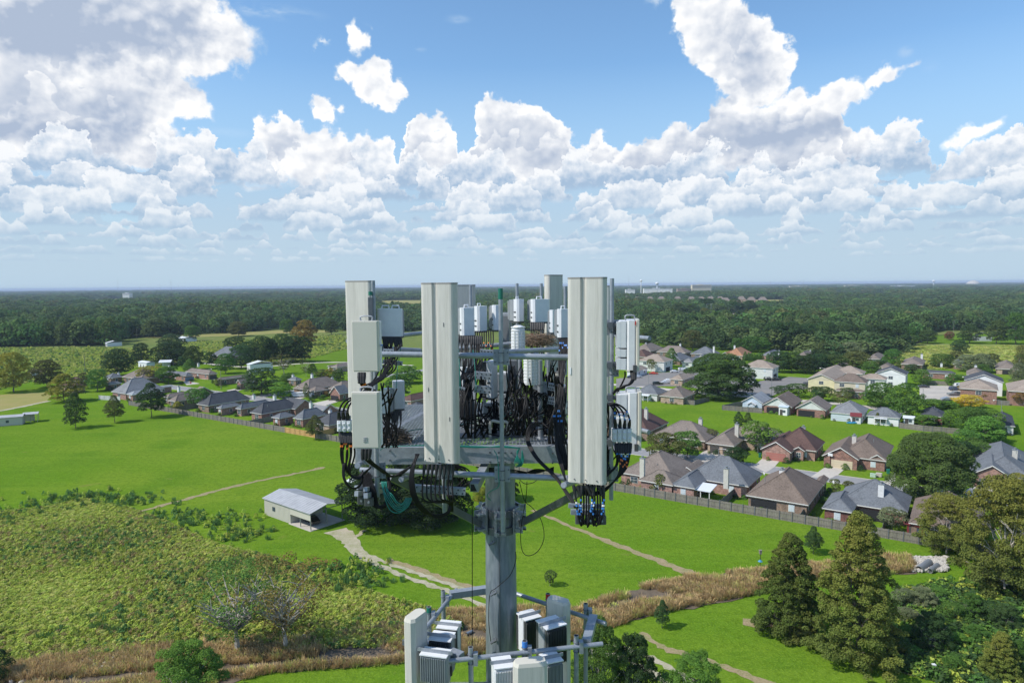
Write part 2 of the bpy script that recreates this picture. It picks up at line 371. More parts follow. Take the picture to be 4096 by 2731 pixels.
def roofmat(name, c):
    d = tuple(x*0.62 for x in c); l = tuple(min(1, x*1.45) for x in c)
    return mat(name, c, 0.92, var=d, vs=0.3, vd=8, var2=l, vs2=3.2, bump=0.02, bs=5, spec=0.2, f2=0.6)
M = {}
M['brick_red'] = brickmat('red_brick', (.30, .13, .085), (.22, .10, .075), (.42, .36, .32))
M['brick_rose'] = brickmat('rose_brick', (.38, .20, .15), (.27, .13, .10), (.48, .42, .38))
M['brick_brown'] = brickmat('brown_brick', (.27, .17, .11), (.18, .11, .08), (.38, .33, .28))
M['brick_tan'] = brickmat('tan_brick', (.42, .30, .20), (.33, .22, .15), (.5, .45, .4))
M['brick_dark'] = brickmat('dark_red_brick', (.20, .07, .05), (.15, .05, .04), (.28, .2, .18))
M['stucco'] = mat('cream_stucco', (.62, .56, .42), .9, var=(.55, .49, .36), vs=.7)
M['yellow'] = mat('pale_yellow_render', (.70, .62, .40), .9, var=(.62, .55, .35), vs=.5)
M['white'] = mat('white_siding', (.78, .78, .77), .7, var=(.68, .69, .7), vs=.6)
M['offwhite'] = mat('off_white_siding', (.66, .67, .64), .8, var=(.56, .57, .55), vs=.8)
M['bluegrey'] = mat('pale_blue_siding', (.50, .58, .66), .8, var=(.44, .52, .6), vs=.8)
M['trim'] = mat('white_trim', (.72, .70, .66), .6)
M['greytrim'] = mat('grey_trim', (.34, .30, .26), .7)
M['r_slate'] = roofmat('blue_grey_shingle', (.145, .155, .168))
M['r_dslate'] = roofmat('dark_slate_shingle', (.085, .088, .096))
M['r_grey'] = roofmat('grey_shingle', (.21, .215, .222))
M['r_lgrey'] = roofmat('light_grey_shingle', (.27, .29, .31))
M['r_brown'] = roofmat('brown_shingle', (.175, .135, .110))
M['r_dbrown'] = roofmat('dark_brown_shingle', (.115, .070, .060))
M['r_tan'] = roofmat('tan_shingle', (.30, .245, .20))
M['r_taupe'] = roofmat('taupe_shingle', (.205, .17, .145))
M['r_orange'] = roofmat('orange_shingle', (.36, .19, .11))
M['r_dark'] = roofmat('charcoal_shingle', (.07, .075, .085))
M['glass'] = mat('window_glass', (.06, .08, .10), .08, spec=.8)
M['blind'] = mat('window_blind', (.55, .62, .66), .5)
M['g_dark'] = mat('dark_garage_door', (.06, .055, .05), .6)
M['g_grey'] = mat('green_grey_garage_door', (.10, .115, .10), .6)
M['g_red'] = mat('red_garage_door', (.38, .14, .11), .6)
M['g_cream'] = mat('cream_garage_door', (.62, .52, .36), .6)
M['g_blue'] = mat('blue_grey_garage_door', (.16, .21, .28), .6)
M['dark'] = mat('black_and_opening_shade', (.02, .02, .022), .9)  # near-black for black parts, and for the shade inside openings
M['chim'] = mat('chimney_siding', (.60, .57, .51), .8, var=(.5, .47, .43), vs=2)
M['chimw'] = mat('white_chimney_siding', (.74, .74, .74), .8, var=(.62, .62, .62), vs=2)
M['metal'] = mat('dull_metal', (.35, .36, .37), .5, .6)
M['wood'] = mat('weathered_fence_wood', (.22, .195, .165), .95, var=(.13, .115, .10), vs=1.2, var2=(.32, .29, .25), vs2=7, stretch=(1, 1, .15))
M['woodnew'] = mat('fresh_fence_wood', (.58, .36, .14), .85, var=(.48, .28, .10), vs=2)
M['post'] = mat('galvanised_post', (.17, .18, .20), .6, .2)
M['asphalt'] = mat('worn_asphalt', (.20, .19, .18), .95, var=(.28, .25, .22), vs=.06, vd=6, var2=(.14, .14, .14), vs2=.5, stretch=(1, 2.2, 1))
M['concrete'] = mat('concrete', (.52, .47, .40), .95, var=(.42, .38, .33), vs=.25, vd=6, var2=(.6, .55, .48), vs2=1.5)
M['lotc'] = mat('pale_concrete_lot', (.47, .42, .36), .95, var=(.34, .31, .28), vs=.1, vd=7, var2=(.58, .53, .45), vs2=.6, stretch=(1, 2, 1))
M['road'] = mat('street_asphalt', (.23, .23, .24), .95, var=(.3, .29, .28), vs=.3, vd=5)
M['gravel'] = mat('gravel_track', (.44, .38, .28), 1, var=(.24, .25, .10), vs=.5, vd=8, var2=(.54, .48, .37), vs2=5, bump=.03)
M['dirt'] = mat('dry_dirt', (.30, .22, .12), 1, var=(.18, .19, .05), vs=.6, vd=8, var2=(.45, .34, .22), vs2=4, bump=.05, bs=6)
M['bark'] = mat('bark', (.11, .09, .07), .95, var=(.18, .16, .13), vs=4)
M['barkpale'] = mat('pale_bark', (.46, .42, .36), .95, var=(.30, .27, .23), vs=3)
M['steelroof'] = mat('galvanised_roof_sheet', (.44, .445, .45), .65, .05, var=(.36, .36, .37), vs=.5)
M['steelwall'] = mat('beige_metal_wall', (.55, .52, .44), .6, .1)
M['whitemetal'] = mat('white_metal_sheet', (.72, .74, .76), .5, .1)
M['maroon'] = mat('maroon_metal_sheet', (.17, .03, .03), .5)
M['green_bin'] = mat('green_plastic', (.01, .16, .10), .6)
M['palegreen'] = mat('pale_green_box', (.42, .55, .42), .6)
M['tyre'] = mat('rubber', (.02, .02, .02), .8)
M['rock'] = mat('pale_rock', (.50, .47, .42), .95, var=(.34, .31, .27), vs=2)
# ---------------------------------------------------------------- ground sheets
def sheet(name, pts, m_, z, kind='structure', sub=0):
    bm = bmesh.new(); vs = [bm.verts.new((p[0], p[1], z)) for p in pts]; bm.faces.new(vs)
    bmesh.ops.triangulate(bm, faces=bm.faces[:]); me = bpy.data.meshes.new(name); bm.to_mesh(me); bm.free()
    for p in me.polygons:
        if p.normal.z < 0: p.flip()
    me.materials.append(m_); o = bpy.data.objects.new(name, me); C.objects.link(o); tag(o, kind=kind); return o
def gp(pts): return [G(x, y) for (x, y) in pts]
def ragged(pts, amp, step, seed=1):            # break a polygon's outline into an irregular edge
    rr = random.Random(seed); out = []; n_ = len(pts)
    for i in range(n_):
        a = Vector(pts[i]); b = Vector(pts[(i+1) % n_]); k = max(1, int((b-a).length/step))
        for j in range(k):
            p = a.lerp(b, j/k); out.append((p.x+rr.uniform(-amp, amp), p.y+rr.uniform(-amp, amp), 0))
    return out
def strip(name, pts, w, m_, z, amp=0.0, seed=3, step=2.0):
    pts = crom([Vector((p[0], p[1], 0)) for p in pts], 8); rr = random.Random(seed); ps = []
    for i in range(len(pts)-1):
        a, b = pts[i], pts[i+1]; k = max(1, int((b-a).length/step))
        for j in range(k): ps.append(a.lerp(b, j/k))
    ps.append(pts[-1]); Lf = []; Rt = []
    for i, p in enumerate(ps):
        t = (ps[min(i+1, len(ps)-1)]-ps[max(i-1, 0)]); t.normalize(); nn = Vector((-t.y, t.x, 0))
        ww = w if not callable(w) else w(i/(len(ps)-1))
        Lf.append(p+nn*(ww/2+rr.uniform(-amp, amp))); Rt.append(p-nn*(ww/2+rr.uniform(-amp, amp)))
    vs = [(p.x, p.y, z) for p in Lf]+[(p.x, p.y, z) for p in Rt]; n_ = len(Lf)
    me = bpy.data.meshes.new(name); me.from_pydata(vs, [], [(i, n_+i, n_+i+1, i+1) for i in range(n_-1)]); me.update()
    me.materials.append(m_); o = bpy.data.objects.new(name, me); C.objects.link(o); tag(o, kind='structure'); return o
def lawnmat(name, base, patch, dark):
    m_ = bpy.data.materials.new(name); m_.use_nodes = True; nt = m_.node_tree; b = nt.nodes['Principled BSDF']; b.inputs['Roughness'].default_value = 1; b.inputs['Specular IOR Level'].default_value = 0
    tc = nt.nodes.new('ShaderNodeTexCoord'); cur = None
    def lay(sc_, det, lo, hi, colr, k, rot=0.0, st=(1, 1, 1), ro=.6):
        nonlocal cur
        mp = nt.nodes.new('ShaderNodeMapping'); mp.inputs['Rotation'].default_value = (0, 0, rot); mp.inputs['Scale'].default_value = st; nt.links.new(tc.outputs['Object'], mp.inputs[0])
        t = nt.nodes.new('ShaderNodeTexNoise'); t.inputs['Scale'].default_value = sc_; t.inputs['Detail'].default_value = det; t.inputs['Roughness'].default_value = ro; nt.links.new(mp.outputs[0], t.inputs['Vector'])
        rg = nt.nodes.new('ShaderNodeMapRange'); rg.inputs[1].default_value = lo; rg.inputs[2].default_value = hi; rg.inputs[4].default_value = k; nt.links.new(t.outputs[0], rg.inputs[0])
        mx = nt.nodes.new('ShaderNodeMix'); mx.data_type = 'RGBA'; nt.links.new(rg.outputs[0], mx.inputs[0])
        if cur is None: mx.inputs[6].default_value = (*base, 1)
        else: nt.links.new(cur, mx.inputs[6])
        mx.inputs[7].default_value = (*colr, 1); cur = mx.outputs[2]; return t
    lay(.016, 5, .42, .62, patch, .85)                                        # broad yellower areas
    lay(.05, 6, .50, .66, dark, .75)                                          # greener, damper patches
    lay(.045, 3, .50, .60, tuple(q*1.12 for q in patch), .25, -TH, (.12, 3.2, 1))  # mower passes along the fence
    lay(.9, 5, .45, .62, tuple(q*.62 for q in base), .55, 0, (1, 1, 1), .75)  # tussocks
    t = lay(3.2, 3, .50, .68, tuple(min(1, q*1.5) for q in patch), .5, 0, (1, 1, 1), .75)
    lay(.12, 8, .66, .74, (.24, .20, .07), .6)                                # worn straw spots
    bp = nt.nodes.new('ShaderNodeBump'); bp.inputs['Distance'].default_value = .12; nt.links.new(t.outputs[0], bp.inputs['Height']); nt.links.new(bp.outputs[0], b.inputs['Normal'])
    nt.links.new(cur, b.inputs['Base Color']); _mats[name] = m_; return m_
M['lawn'] = lawnmat('mown_lawn', (.108, .212, .014), (.170, .250, .024), (.078, .175, .012))
M['lawn2'] = mat('yard_lawn', (.115, .205, .016), 1, var=(.08, .155, .014), vs=.08, vd=6, var2=(.15, .23, .025), vs2=.6, spec=.0)
M['floor'] = mat('woodland_floor', (.035, .06, .018), 1, var=(.06, .09, .025), vs=.02, vd=6, spec=.05)
M['hay'] = mat('dry_mown_field', (.30, .26, .085), 1, var=(.21, .25, .06), vs=.02, vd=6, var2=(.36, .28, .12), vs2=.12, spec=.1)
M['pasture'] = mat('rough_pasture', (.20, .26, .06), 1, var=(.27, .29, .09), vs=.03, vd=8, var2=(.12, .19, .04), vs2=.25, spec=.1, bump=.3, bs=.6)
M['meadow'] = mat('rough_green_meadow', (.13, .18, .035), 1, var=(.21, .23, .06), vs=.02, vd=8, var2=(.07, .12, .022), vs2=.2, spec=.1, bump=.5, bs=.5)
M['wild'] = mat('wild_meadow_floor', (.10, .12, .03), 1, var=(.16, .15, .05), vs=.1, vd=7, spec=.05)
M['soil'] = mat('dark_ditch_soil', (.10, .075, .05), 1, var=(.17, .13, .09), vs=.5, vd=7, bump=.1, bs=3)
sheet('ground', [(-26000, -2000), (26000, -2000), (26000, 26000), (-26000, 26000)], M['floor'], 0.0)
sheet('lawn', [(-420, -60), (330, -60), (330, 250), (270, 420), (-60, 430), (-420, 420)], M['lawn'], 0.03)
# ---------------------------------------------------------------- foliage
def prof(kind, t):
    if kind == 'dome': return 0.5*math.sqrt(max(0, 1-(max(0, t-0.28)/0.72)**2))*(0.62+0.38*min(1, t/0.28))
    if kind == 'ovoid': return 0.5*math.sin(math.pi*min(1, (0.10+0.90*t)**0.75))
    if kind == 'cone': return 0.5*(1-t)**0.62*(0.80+0.20*min(1, t/0.12))+0.015
    if kind == 'round': return 0.5*math.sqrt(max(0, 1-(2*t-1)**2))
    if kind == 'vase': return 0.5*(0.25+0.75*min(1, t/0.62))*math.sqrt(max(0.0, 1-(max(0, t-0.62)/0.38)**2))
def crown_arrays(kind, seed, nl, nq, qs, lob=(0.13, 0.24), aspect=1.3, sparse=0.0, z0=0.0, flat=0.35, out=0.72, ex=0.35):
    """Leaf sprays on many lobes that fill a profile; unit width, unit height, before scaling."""
    rg = np.random.default_rng(seed)
    cs = []; rs = []
    for i in range(nl):
        t = rg.uniform(0.04, 0.97)**0.9; th = rg.uniform(0, 2*math.pi); r_ = rg.uniform(*lob)*(1-0.35*t if kind == 'cone' else 1)
        R_ = max(0.0, prof(kind, t)-r_*out)*(rg.uniform(0.0, 1)**ex)*rg.uniform(.86, 1.1)
        cs.append((R_*math.cos(th), R_*math.sin(th), min(max(t, r_/aspect*.8), 1-r_/aspect*.75))); rs.append(r_)
    cs = np.array(cs); rs = np.array(rs)
    w = rs**2; w /= w.sum(); n0 = int(nq*1.8); idx = rg.choice(nl, n0, p=w)
    d = rg.normal(size=(n0, 3)); d /= np.linalg.norm(d, axis=1)[:, None]; d[:, 2] = np.where(d[:, 2] < -0.25, -d[:, 2]*0.6, d[:, 2]); d /= np.linalg.norm(d, axis=1)[:, None]
    rad = rs[idx]*(1-sparse*rg.random(n0)**2)*rg.uniform(0.86, 1.08, n0)
    sc_ = np.array([1, 1, 1/aspect*1.02])
    p = cs[idx]+d*rad[:, None]*sc_
    keep = np.ones(n0, bool)
    for j in range(nl):
        q = (p-cs[j])/sc_; keep &= ~((np.linalg.norm(q, axis=1) < rs[j]*0.80) & (idx != j))
    p = p[keep][:nq]; d = d[keep][:nq]; n = len(p)
    nrm = d*0.75+rg.normal(size=(n, 3))*0.55+np.array([0, 0, flat]); nrm /= np.linalg.norm(nrm, axis=1)[:, None]
    a = np.cross(nrm, rg.normal(size=(n, 3))); a /= np.linalg.norm(a, axis=1)[:, None]; b = np.cross(nrm, a)
    s = qs*rg.uniform(0.6, 1.35, n)[:, None]
    z = np.array([1, 1, 1/aspect])
    V = np.stack([p-a*s*0.9*z, p-b*s*0.62*z, p+a*s*1.05*z, p+b*s*0.62*z], 1).reshape(-1, 3)
    q = np.percentile(np.abs(V[:, :2]), 99.3); V[:, :2] *= 0.5/q
    lo_, hi_ = np.percentile(V[:, 2], 0.5), np.percentile(V[:, 2], 99.7)
    V[:, 2] = (V[:, 2]-lo_)/(hi_-lo_); V[:, 2] = np.maximum(V[:, 2], 0.0)*(1-z0)+z0
    return V, n
def quads_mesh(name, V, n, m_):
    me = bpy.data.meshes.new(name); me.vertices.add(4*n); me.vertices.foreach_set('co', V.astype(np.float32).ravel())
    me.loops.add(4*n); me.loops.foreach_set('vertex_index', np.arange(4*n, dtype=np.int32)); me.polygons.add(n)
    me.polygons.foreach_set('loop_start', np.arange(0, 4*n, 4, dtype=np.int32)); me.update(calc_edges=True); me.materials.append(m_)
    return me
L_ = {}
L_['oak'] = leafmat('oak_leaves', (.048, .078, .022), (.072, .108, .030), (.034, .058, .017))
L_['dark'] = leafmat('dark_leaves', (.033, .062, .022), (.052, .090, .027), (.022, .044, .016))
L_['green'] = leafmat('green_leaves', (.060, .120, .024), (.085, .150, .030), (.040, .085, .018))
L_['bright'] = leafmat('bright_leaves', (.095, .175, .030), (.13, .21, .035), (.06, .12, .02))
L_['olive'] = leafmat('olive_leaves', (.085, .095, .028), (.12, .12, .035), (.055, .068, .022))
L_['yellow'] = leafmat('yellowing_leaves', (.15, .15, .025), (.24, .20, .028), (.09, .11, .02))
L_['gold'] = leafmat('golden_leaves', (.42, .30, .025), (.52, .36, .03), (.22, .22, .03))
L_['rust'] = leafmat('rusting_leaves', (.15, .095, .022), (.085, .10, .025), (.20, .12, .025))
L_['cyp'] = leafmat('cypress_needles', (.085, .105, .022), (.150, .128, .028), (.060, .086, .020), .15, 2.1)
L_['cyp2'] = leafmat('green_cypress_needles', (.070, .100, .022), (.115, .110, .026), (.050, .080, .018), .15, 1.95)
L_['syc'] = leafmat('sycamore_leaves', (.100, .118, .026), (.19, .155, .032), (.068, .092, .022), .2, 1.95)
L_['tawny'] = leafmat('tawny_leaves', (.16, .12, .035), (.10, .12, .035), (.20, .14, .04))
L_['vdark'] = leafmat('live_oak_leaves', (.022, .038, .014), (.036, .056, .018), (.014, .026, .010))
L_['red'] = leafmat('dark_red_leaves', (.11, .03, .025), (.07, .05, .03), (.14, .05, .03))
L_['grey'] = leafmat('grey_green_leaves', (.115, .135, .065), (.17, .18, .10), (.08, .10, .045))
TPL = {}
def template(key, kind, seed, nl, nq, qs, c0, trunk_r, limbs, lob=(0.13, 0.24), aspect=1.3, sparse=0.0, bark='bark', flat=.35, lh=0.62, out=.72, ex=.35):
    V, n = crown_arrays(kind, seed, nl, nq, qs, lob, aspect, sparse, z0=c0, flat=flat, out=out, ex=ex)
    cm = quads_mesh('crown', V, n, L_['oak'])
    mb = MB(); rr = random.Random(seed+5)
    top = c0+(1-c0)*lh
    bend = [(0, 0, -0.02), (rr.uniform(-.01, .01), rr.uniform(-.01, .01), c0*.5), (rr.uniform(-.02, .02), rr.uniform(-.02, .02), c0+.06), (rr.uniform(-.03, .03), rr.uniform(-.03, .03), top)]
    pts = crom(bend, 3); mb.tube(pts, [trunk_r*(1.25 if i == 0 else 1)*(1-0.75*i/(len(pts)-1)) for i in range(len(pts))], 7)
    for i in range(limbs):
        th = 2*math.pi*(i+rr.uniform(-.3, .3))/limbs; t = rr.uniform(.15, .8); z = c0+(1-c0)*t
        zs = c0+(z-c0)*rr.uniform(.1, .5); R_ = prof(kind, t)*rr.uniform(.6, .9)
        p0 = Vector((0, 0, zs)); p2 = Vector((R_*math.cos(th), R_*math.sin(th), z)); p1 = p0.lerp(p2, .5)+Vector((rr.uniform(-.03, .03), rr.uniform(-.03, .03), -.02))
        mb.tube(crom([p0, p1, p2], 3), [trunk_r*.42*(1-k*.13) for k in range(7)], 5)
        for q in range(2 if limbs > 8 else 0):
            p3 = p1.lerp(p2, rr.uniform(.1, .6)); p4 = p3+Vector((rr.uniform(-.16, .16), rr.uniform(-.16, .16), rr.uniform(.03, .14)))
            mb.tube([p3, p3.lerp(p4, .5)+Vector((0, 0, .01)), p4], [trunk_r*.2, trunk_r*.14, trunk_r*.07], 4)
    tm = mb.build('trunk', M[bark], link=False).data
    for m_ in (cm,): pass
    TPL[key] = (cm, tm)
# hi = foreground, mid = rows of houses, lo = beyond
for s_ in range(2):
    template('dome_m%d' % s_, 'dome', 20+s_, 95, 6500, .024, .14, .028, 8, lob=(.08, .16), aspect=1.2, out=.5, sparse=.25)
    template('round_m%d' % s_, 'round', 30+s_, 70, 5200, .026, .18, .022, 7, lob=(.08, .17), aspect=1.1, out=.5, sparse=.25)
    template('ovoid_m%d' % s_, 'ovoid', 40+s_, 90, 6000, .025, .13, .020, 7, lob=(.08, .16), aspect=1.4, out=.5, sparse=.25)
    template('vase_m%d' % s_, 'vase', 50+s_, 34, 3400, .030, .26, .022, 9, aspect=1.1, sparse=.2, bark='barkpale')
for s_ in range(3):
    template('lo%d' % s_, ('dome', 'round', 'ovoid')[s_], 60+s_, 26, 900, .050, .12, .025, 5, aspect=1.15)
template('cone_h0', 'cone', 71, 520, 70000, .0105, .02, .020, 16, lob=(.03, .085), aspect=1.8, sparse=.45, flat=.0, lh=.8, out=.35, ex=.45)
template('cone_h1', 'cone', 72, 420, 56000, .0120, .03, .020, 16, lob=(.035, .095), aspect=1.5, sparse=.45, flat=.0, lh=.8, out=.3, ex=.45)
template('rag_h0', 'round', 91, 190, 36000, .0115, .05, .022, 18, lob=(.035, .10), aspect=1.1, sparse=.5, bark='barkpale', out=.2, ex=.45)
template('rag_h1', 'dome', 92, 230, 46000, .0105, .08, .022, 20, lob=(.035, .10), aspect=1.1, sparse=.5, bark='barkpale', out=.25, ex=.5)
template('dome_h0', 'dome', 81, 280, 60000, .0105, .12, .024, 14, lob=(.045, .12), aspect=1.2, sparse=.3, out=.4, bark='barkpale')
template('dome_h1', 'dome', 181, 200, 60000, .0120, .07, .024, 12, lob=(.06, .14), aspect=1.2, sparse=.15, out=.6)
template('ovoid_h0', 'ovoid', 82, 150, 16000, .017, .22, .020, 10, lob=(.06, .14), aspect=1.4, sparse=.3)
template('bare_h0', 'vase', 83, 70, 4200, .0110, .22, .030, 40, lob=(.05, .10), aspect=1.0, sparse=.5, bark='barkpale', lh=.5)
template('bare_m0', 'vase', 84, 30, 1200, .020, .22, .02, 22, lob=(.05, .12), aspect=1.0, sparse=.5, bark='barkpale', lh=.5)
template('bush_h0', 'dome', 85, 60, 9000, .018, .0, .02, 8, lob=(.09, .18), aspect=1.0, sparse=.2)
template('bush_m0', 'dome', 86, 26, 1300, .040, .0, .02, 4, lob=(.12, .24), aspect=1.0)
def tree(tpl, xb, yb, ytop, wpx, leaf='oak', label=None, cat='tree', group=None, name=None, rz=None, base=None, bark=None):
    b = base if base is not None else G(xb, yb)
    s = (b-Vector((0, 0, CAM_H))).dot(_f)/FPX
    h = (yb-ytop)*s*1.02; w = wpx*s
    cm, tm = TPL[tpl]
    r_ = empty(name or ('tree' if cat == 'tree' else 'shrub'), b, R.uniform(0, 6.28) if rz is None else rz, label, cat, group); r_.scale = (w, w, h)
    for nm, me in (('crown', cm), ('trunk', tm)):
        o = bpy.data.objects.new(nm, me); C.objects.link(o); o.parent = r_
        o.material_slots[0].link = 'OBJECT'; o.material_slots[0].material = L_[leaf] if nm == 'crown' else (M[bark] if bark else me.materials[0])
    return r_
# ---------------------------------------------------------------- scattered masses (geometry nodes over a cloud of points)
def scatter(name, pts, scl, sxy, idx, meshes, label=None, kind='stuff'):
    """pts: positions; scl: height; sxy: width; idx: which of the meshes stands at each point."""
    me = bpy.data.meshes.new(name); n = len(pts); me.vertices.add(n); me.vertices.foreach_set('co', np.asarray(pts, np.float32).ravel())
    sv = np.stack([sxy, sxy, scl], 1).astype(np.float32)
    a = me.attributes.new('sc', 'FLOAT_VECTOR', 'POINT'); a.data.foreach_set('vector', sv.ravel())
    rot = np.zeros((n, 3), np.float32); rot[:, 2] = np.random.default_rng(5).uniform(0, 6.28, n)
    a = me.attributes.new('ro', 'FLOAT_VECTOR', 'POINT'); a.data.foreach_set('vector', rot.ravel())
    a = me.attributes.new('ix', 'INT', 'POINT'); a.data.foreach_set('value', np.asarray(idx, np.int32))
    o = bpy.data.objects.new(name, me); C.objects.link(o)
    col = bpy.data.collections.new(name+'_kinds')
    for i, m_ in enumerate(meshes):
        k = bpy.data.objects.new('%s_kind_%02d' % (name, i), m_); col.objects.link(k)
    ng = bpy.data.node_groups.new(name, 'GeometryNodeTree')
    ng.interface.new_socket('Geometry', in_out='INPUT', socket_type='NodeSocketGeometry'); ng.interface.new_socket('Geometry', in_out='OUTPUT', socket_type='NodeSocketGeometry')
    N = ng.nodes; L = ng.links; i_ = N.new('NodeGroupInput'); o_ = N.new('NodeGroupOutput')
    ip = N.new('GeometryNodeInstanceOnPoints'); ci = N.new('GeometryNodeCollectionInfo'); ci.inputs[0].default_value = col; ci.inputs['Separate Children'].default_value = True; ci.inputs['Reset Children'].default_value = True
    L.new(i_.outputs[0], ip.inputs['Points']); L.new(ci.outputs[0], ip.inputs['Instance']); ip.inputs['Pick Instance'].default_value = True
    for nm, ty, sk in (('ix', 'INT', 'Instance Index'), ('ro', 'FLOAT_VECTOR', 'Rotation'), ('sc', 'FLOAT_VECTOR', 'Scale')):
        at = N.new('GeometryNodeInputNamedAttribute'); at.data_type = ty; at.inputs[0].default_value = nm; L.new(at.outputs[0], ip.inputs[sk])
    L.new(ip.outputs[0], o_.inputs[0])
    md = o.modifiers.new('scatter', 'NODES'); md.node_group = ng
    tag(o, label=label, kind=kind); return o
def inpoly(P_, poly):
    x, y = P_[:, 0], P_[:, 1]; c = np.zeros(len(P_), bool); n = len(poly)
    for i in range(n):
        x0, y0 = poly[i][0], poly[i][1]; x1, y1 = poly[(i+1) % n][0], poly[(i+1) % n][1]
        cond = ((y0 > y) != (y1 > y)) & (x < (x1-x0)*(y-y0)/(y1-y0+1e-12)+x0); c ^= cond
    return c
# open places in the far woods, outlined on the ground
CLEAR = [gp(p) for p in (
  [(-500, 1600), (-500, 1392), (250, 1384), (420, 1388), (520, 1352), (620, 1350), (680, 1340), (900, 1332), (1190, 1316), (1300, 1322), (1470, 1322), (1600, 1340), (1600, 1700), (-500, 1700)],
  [(1470, 1330), (2080, 1322), (2450, 1345), (2560, 1372), (2700, 1398), (3100, 1402), (3350, 1440), (3560, 1420), (3700, 1345), (3800, 1322), (4600, 1322), (4600, 1800), (1470, 1800)],
  [(2600, 1285), (2630, 1262), (2790, 1258), (3020, 1258), (3030, 1290), (2950, 1315), (2720, 1305)],
  [(2900, 1240), (3130, 1238), (3180, 1198), (2860, 1200)], [(3620, 1262), (3800, 1256), (3830, 1222), (3640, 1226)], [(3330, 1196), (3560, 1192), (3560, 1176), (3330, 1178)], [(1500, 1230), (1700, 1228), (1720, 1200), (1520, 1202)], [(330, 1215), (620, 1212), (600, 1194), (380, 1196)], [(800, 1196), (1080, 1194), (1060, 1182), (840, 1183)], [(2480, 1190), (2760, 1188), (2740, 1172), (2500, 1173)],
  [(60, 1172), (300, 1170), (300, 1168), (60, 1169)],
  [(3880, 1196), (4096, 1190), (4400, 1190), (4400, 1202), (3900, 1206)],
)]
def forest():
    rg = np.random.default_rng(3); P_ = []; 
    def ring(d0, d1, sp):
        n = int(0.82*(d1*d1-d0*d0)/(sp*sp)); d = np.sqrt(rg.uniform(d0*d0, d1*d1, n)); a = rg.uniform(-0.82, 0.82, n)*0.86
        return np.stack([d*np.sin(a), d*np.cos(a)], 1), np.full(n, sp)
    rings = [(430, 900, 11.5), (900, 1400, 13.5), (1400, 2200, 17), (2200, 3500, 22), (3500, 5500, 34), (5500, 8500, 55), (8500, 13000, 95)]
    A_, S_ = zip(*[ring(*r_) for r_ in rings]); A_ = np.concatenate(A_); S_ = np.concatenate(S_)
    keep = np.ones(len(A_), bool)
    for pl in CLEAR: keep &= ~inpoly(A_, pl)
    A_ = A_[keep]; S_ = S_[keep]; n = len(A_)
    f1 = np.sin(A_[:, 0]*.011+1.3*np.sin(A_[:, 1]*.006))+np.sin(A_[:, 1]*.009+2.1*np.sin(A_[:, 0]*.005))
    far = np.hypot(A_[:, 0], A_[:, 1]); f2 = np.sin(A_[:, 0]*.0035+2.0*np.sin(A_[:, 1]*.0021))*np.cos(A_[:, 1]*.0048+1.7*np.sin(A_[:, 0]*.0017))
    h = rg.uniform(10, 18, n)+f1*2.2+f2*3.5+np.where(far > 1800, 2, 0); w = S_*rg.choice([1.15, 1.5, 1.9, 2.3], n, p=[.3, .35, .22, .13])*rg.uniform(.9, 1.1, n)
    h = np.where(S_ > 30, h*rg.uniform(.75, 1.12, n), h)
    left = (A_[:, 0]/far < -0.16); h = np.where(left & (far < 1300), h+4.5, h)
    u = rg.random(n)*.8+.08+f1*0.07+f2*.22; kind = np.where(u < .40, 0, np.where(u < .72, 1, np.where(u < .93, 2, np.where(u < 1.03, 3, 4))))
    idx = kind*3+rg.integers(0, 3, n)
    meshes = []
    fk = {}
    for a_, q_ in (('dark', ((.055, .095, .035), (.075, .125, .042), (.040, .075, .028))), ('oak', ((.075, .110, .036), (.100, .140, .045), (.055, .085, .028))), ('green', ((.075, .140, .036), (.10, .17, .045), (.05, .10, .028))), ('olive', ((.11, .125, .045), (.14, .15, .05), (.08, .10, .035))), ('yellow', ((.15, .15, .05), (.20, .18, .055), (.10, .12, .04)))):
        fk[a_] = leafmat('forest_'+a_, *q_, .30, 1.5)
    for lf in ('dark', 'oak', 'green', 'olive', 'yellow'):
        for s_ in range(3):
            V, q = crown_arrays(('dome', 'dome', 'ovoid')[s_], 200+s_, 26, 520, .052, (.14, .25), 0.85, z0=0.08, flat=.6)
            meshes.append(quads_mesh('forest_crown', V, q, fk[lf]))
    scatter('forest', np.column_stack([A_, np.zeros(n)]), h, w, idx, meshes)
forest()
# ---------------------------------------------------------------- fields, roads, yards
LINE_B = 142.5
def ab(a, b, z=0): v = AX*a+BX*b; return Vector((v.x, v.y, z))
def toab(p): return p.x*AX.x+p.y*AX.y, p.x*BX.x+p.y*BX.y
sheet('pasture', gp([(-700, 1640), (-700, 1392), (250, 1384), (420, 1388), (520, 1352), (680, 1342), (900, 1332), (1190, 1318), (1470, 1320), (2080, 1322), (2450, 1345), (2560, 1372), (2700, 1398), (3100, 1402), (3350, 1440), (3560, 1420), (3700, 1345), (3800, 1318), (4800, 1318), (4800, 1640)]), M['meadow'], 0.015)
sheet('hay_field', gp([(560, 1352), (680, 1342), (900, 1332), (1190, 1316), (1300, 1322), (1330, 1330), (1120, 1333), (960, 1342), (700, 1352)]), M['hay'], 0.06)
sheet('grass_field', gp([(1240, 1390), (1400, 1398), (1700, 1400), (2080, 1380), (2500, 1385), (2560, 1460), (1700, 1520), (1300, 1500), (1040, 1470), (1180, 1450)]), M['lawn2'], 0.06)
sheet('grass_field', gp([(2600, 1285), (2630, 1262), (2790, 1258), (3020, 1258), (3030, 1290), (2950, 1315), (2720, 1305)]), M['lawn2'], 0.06)
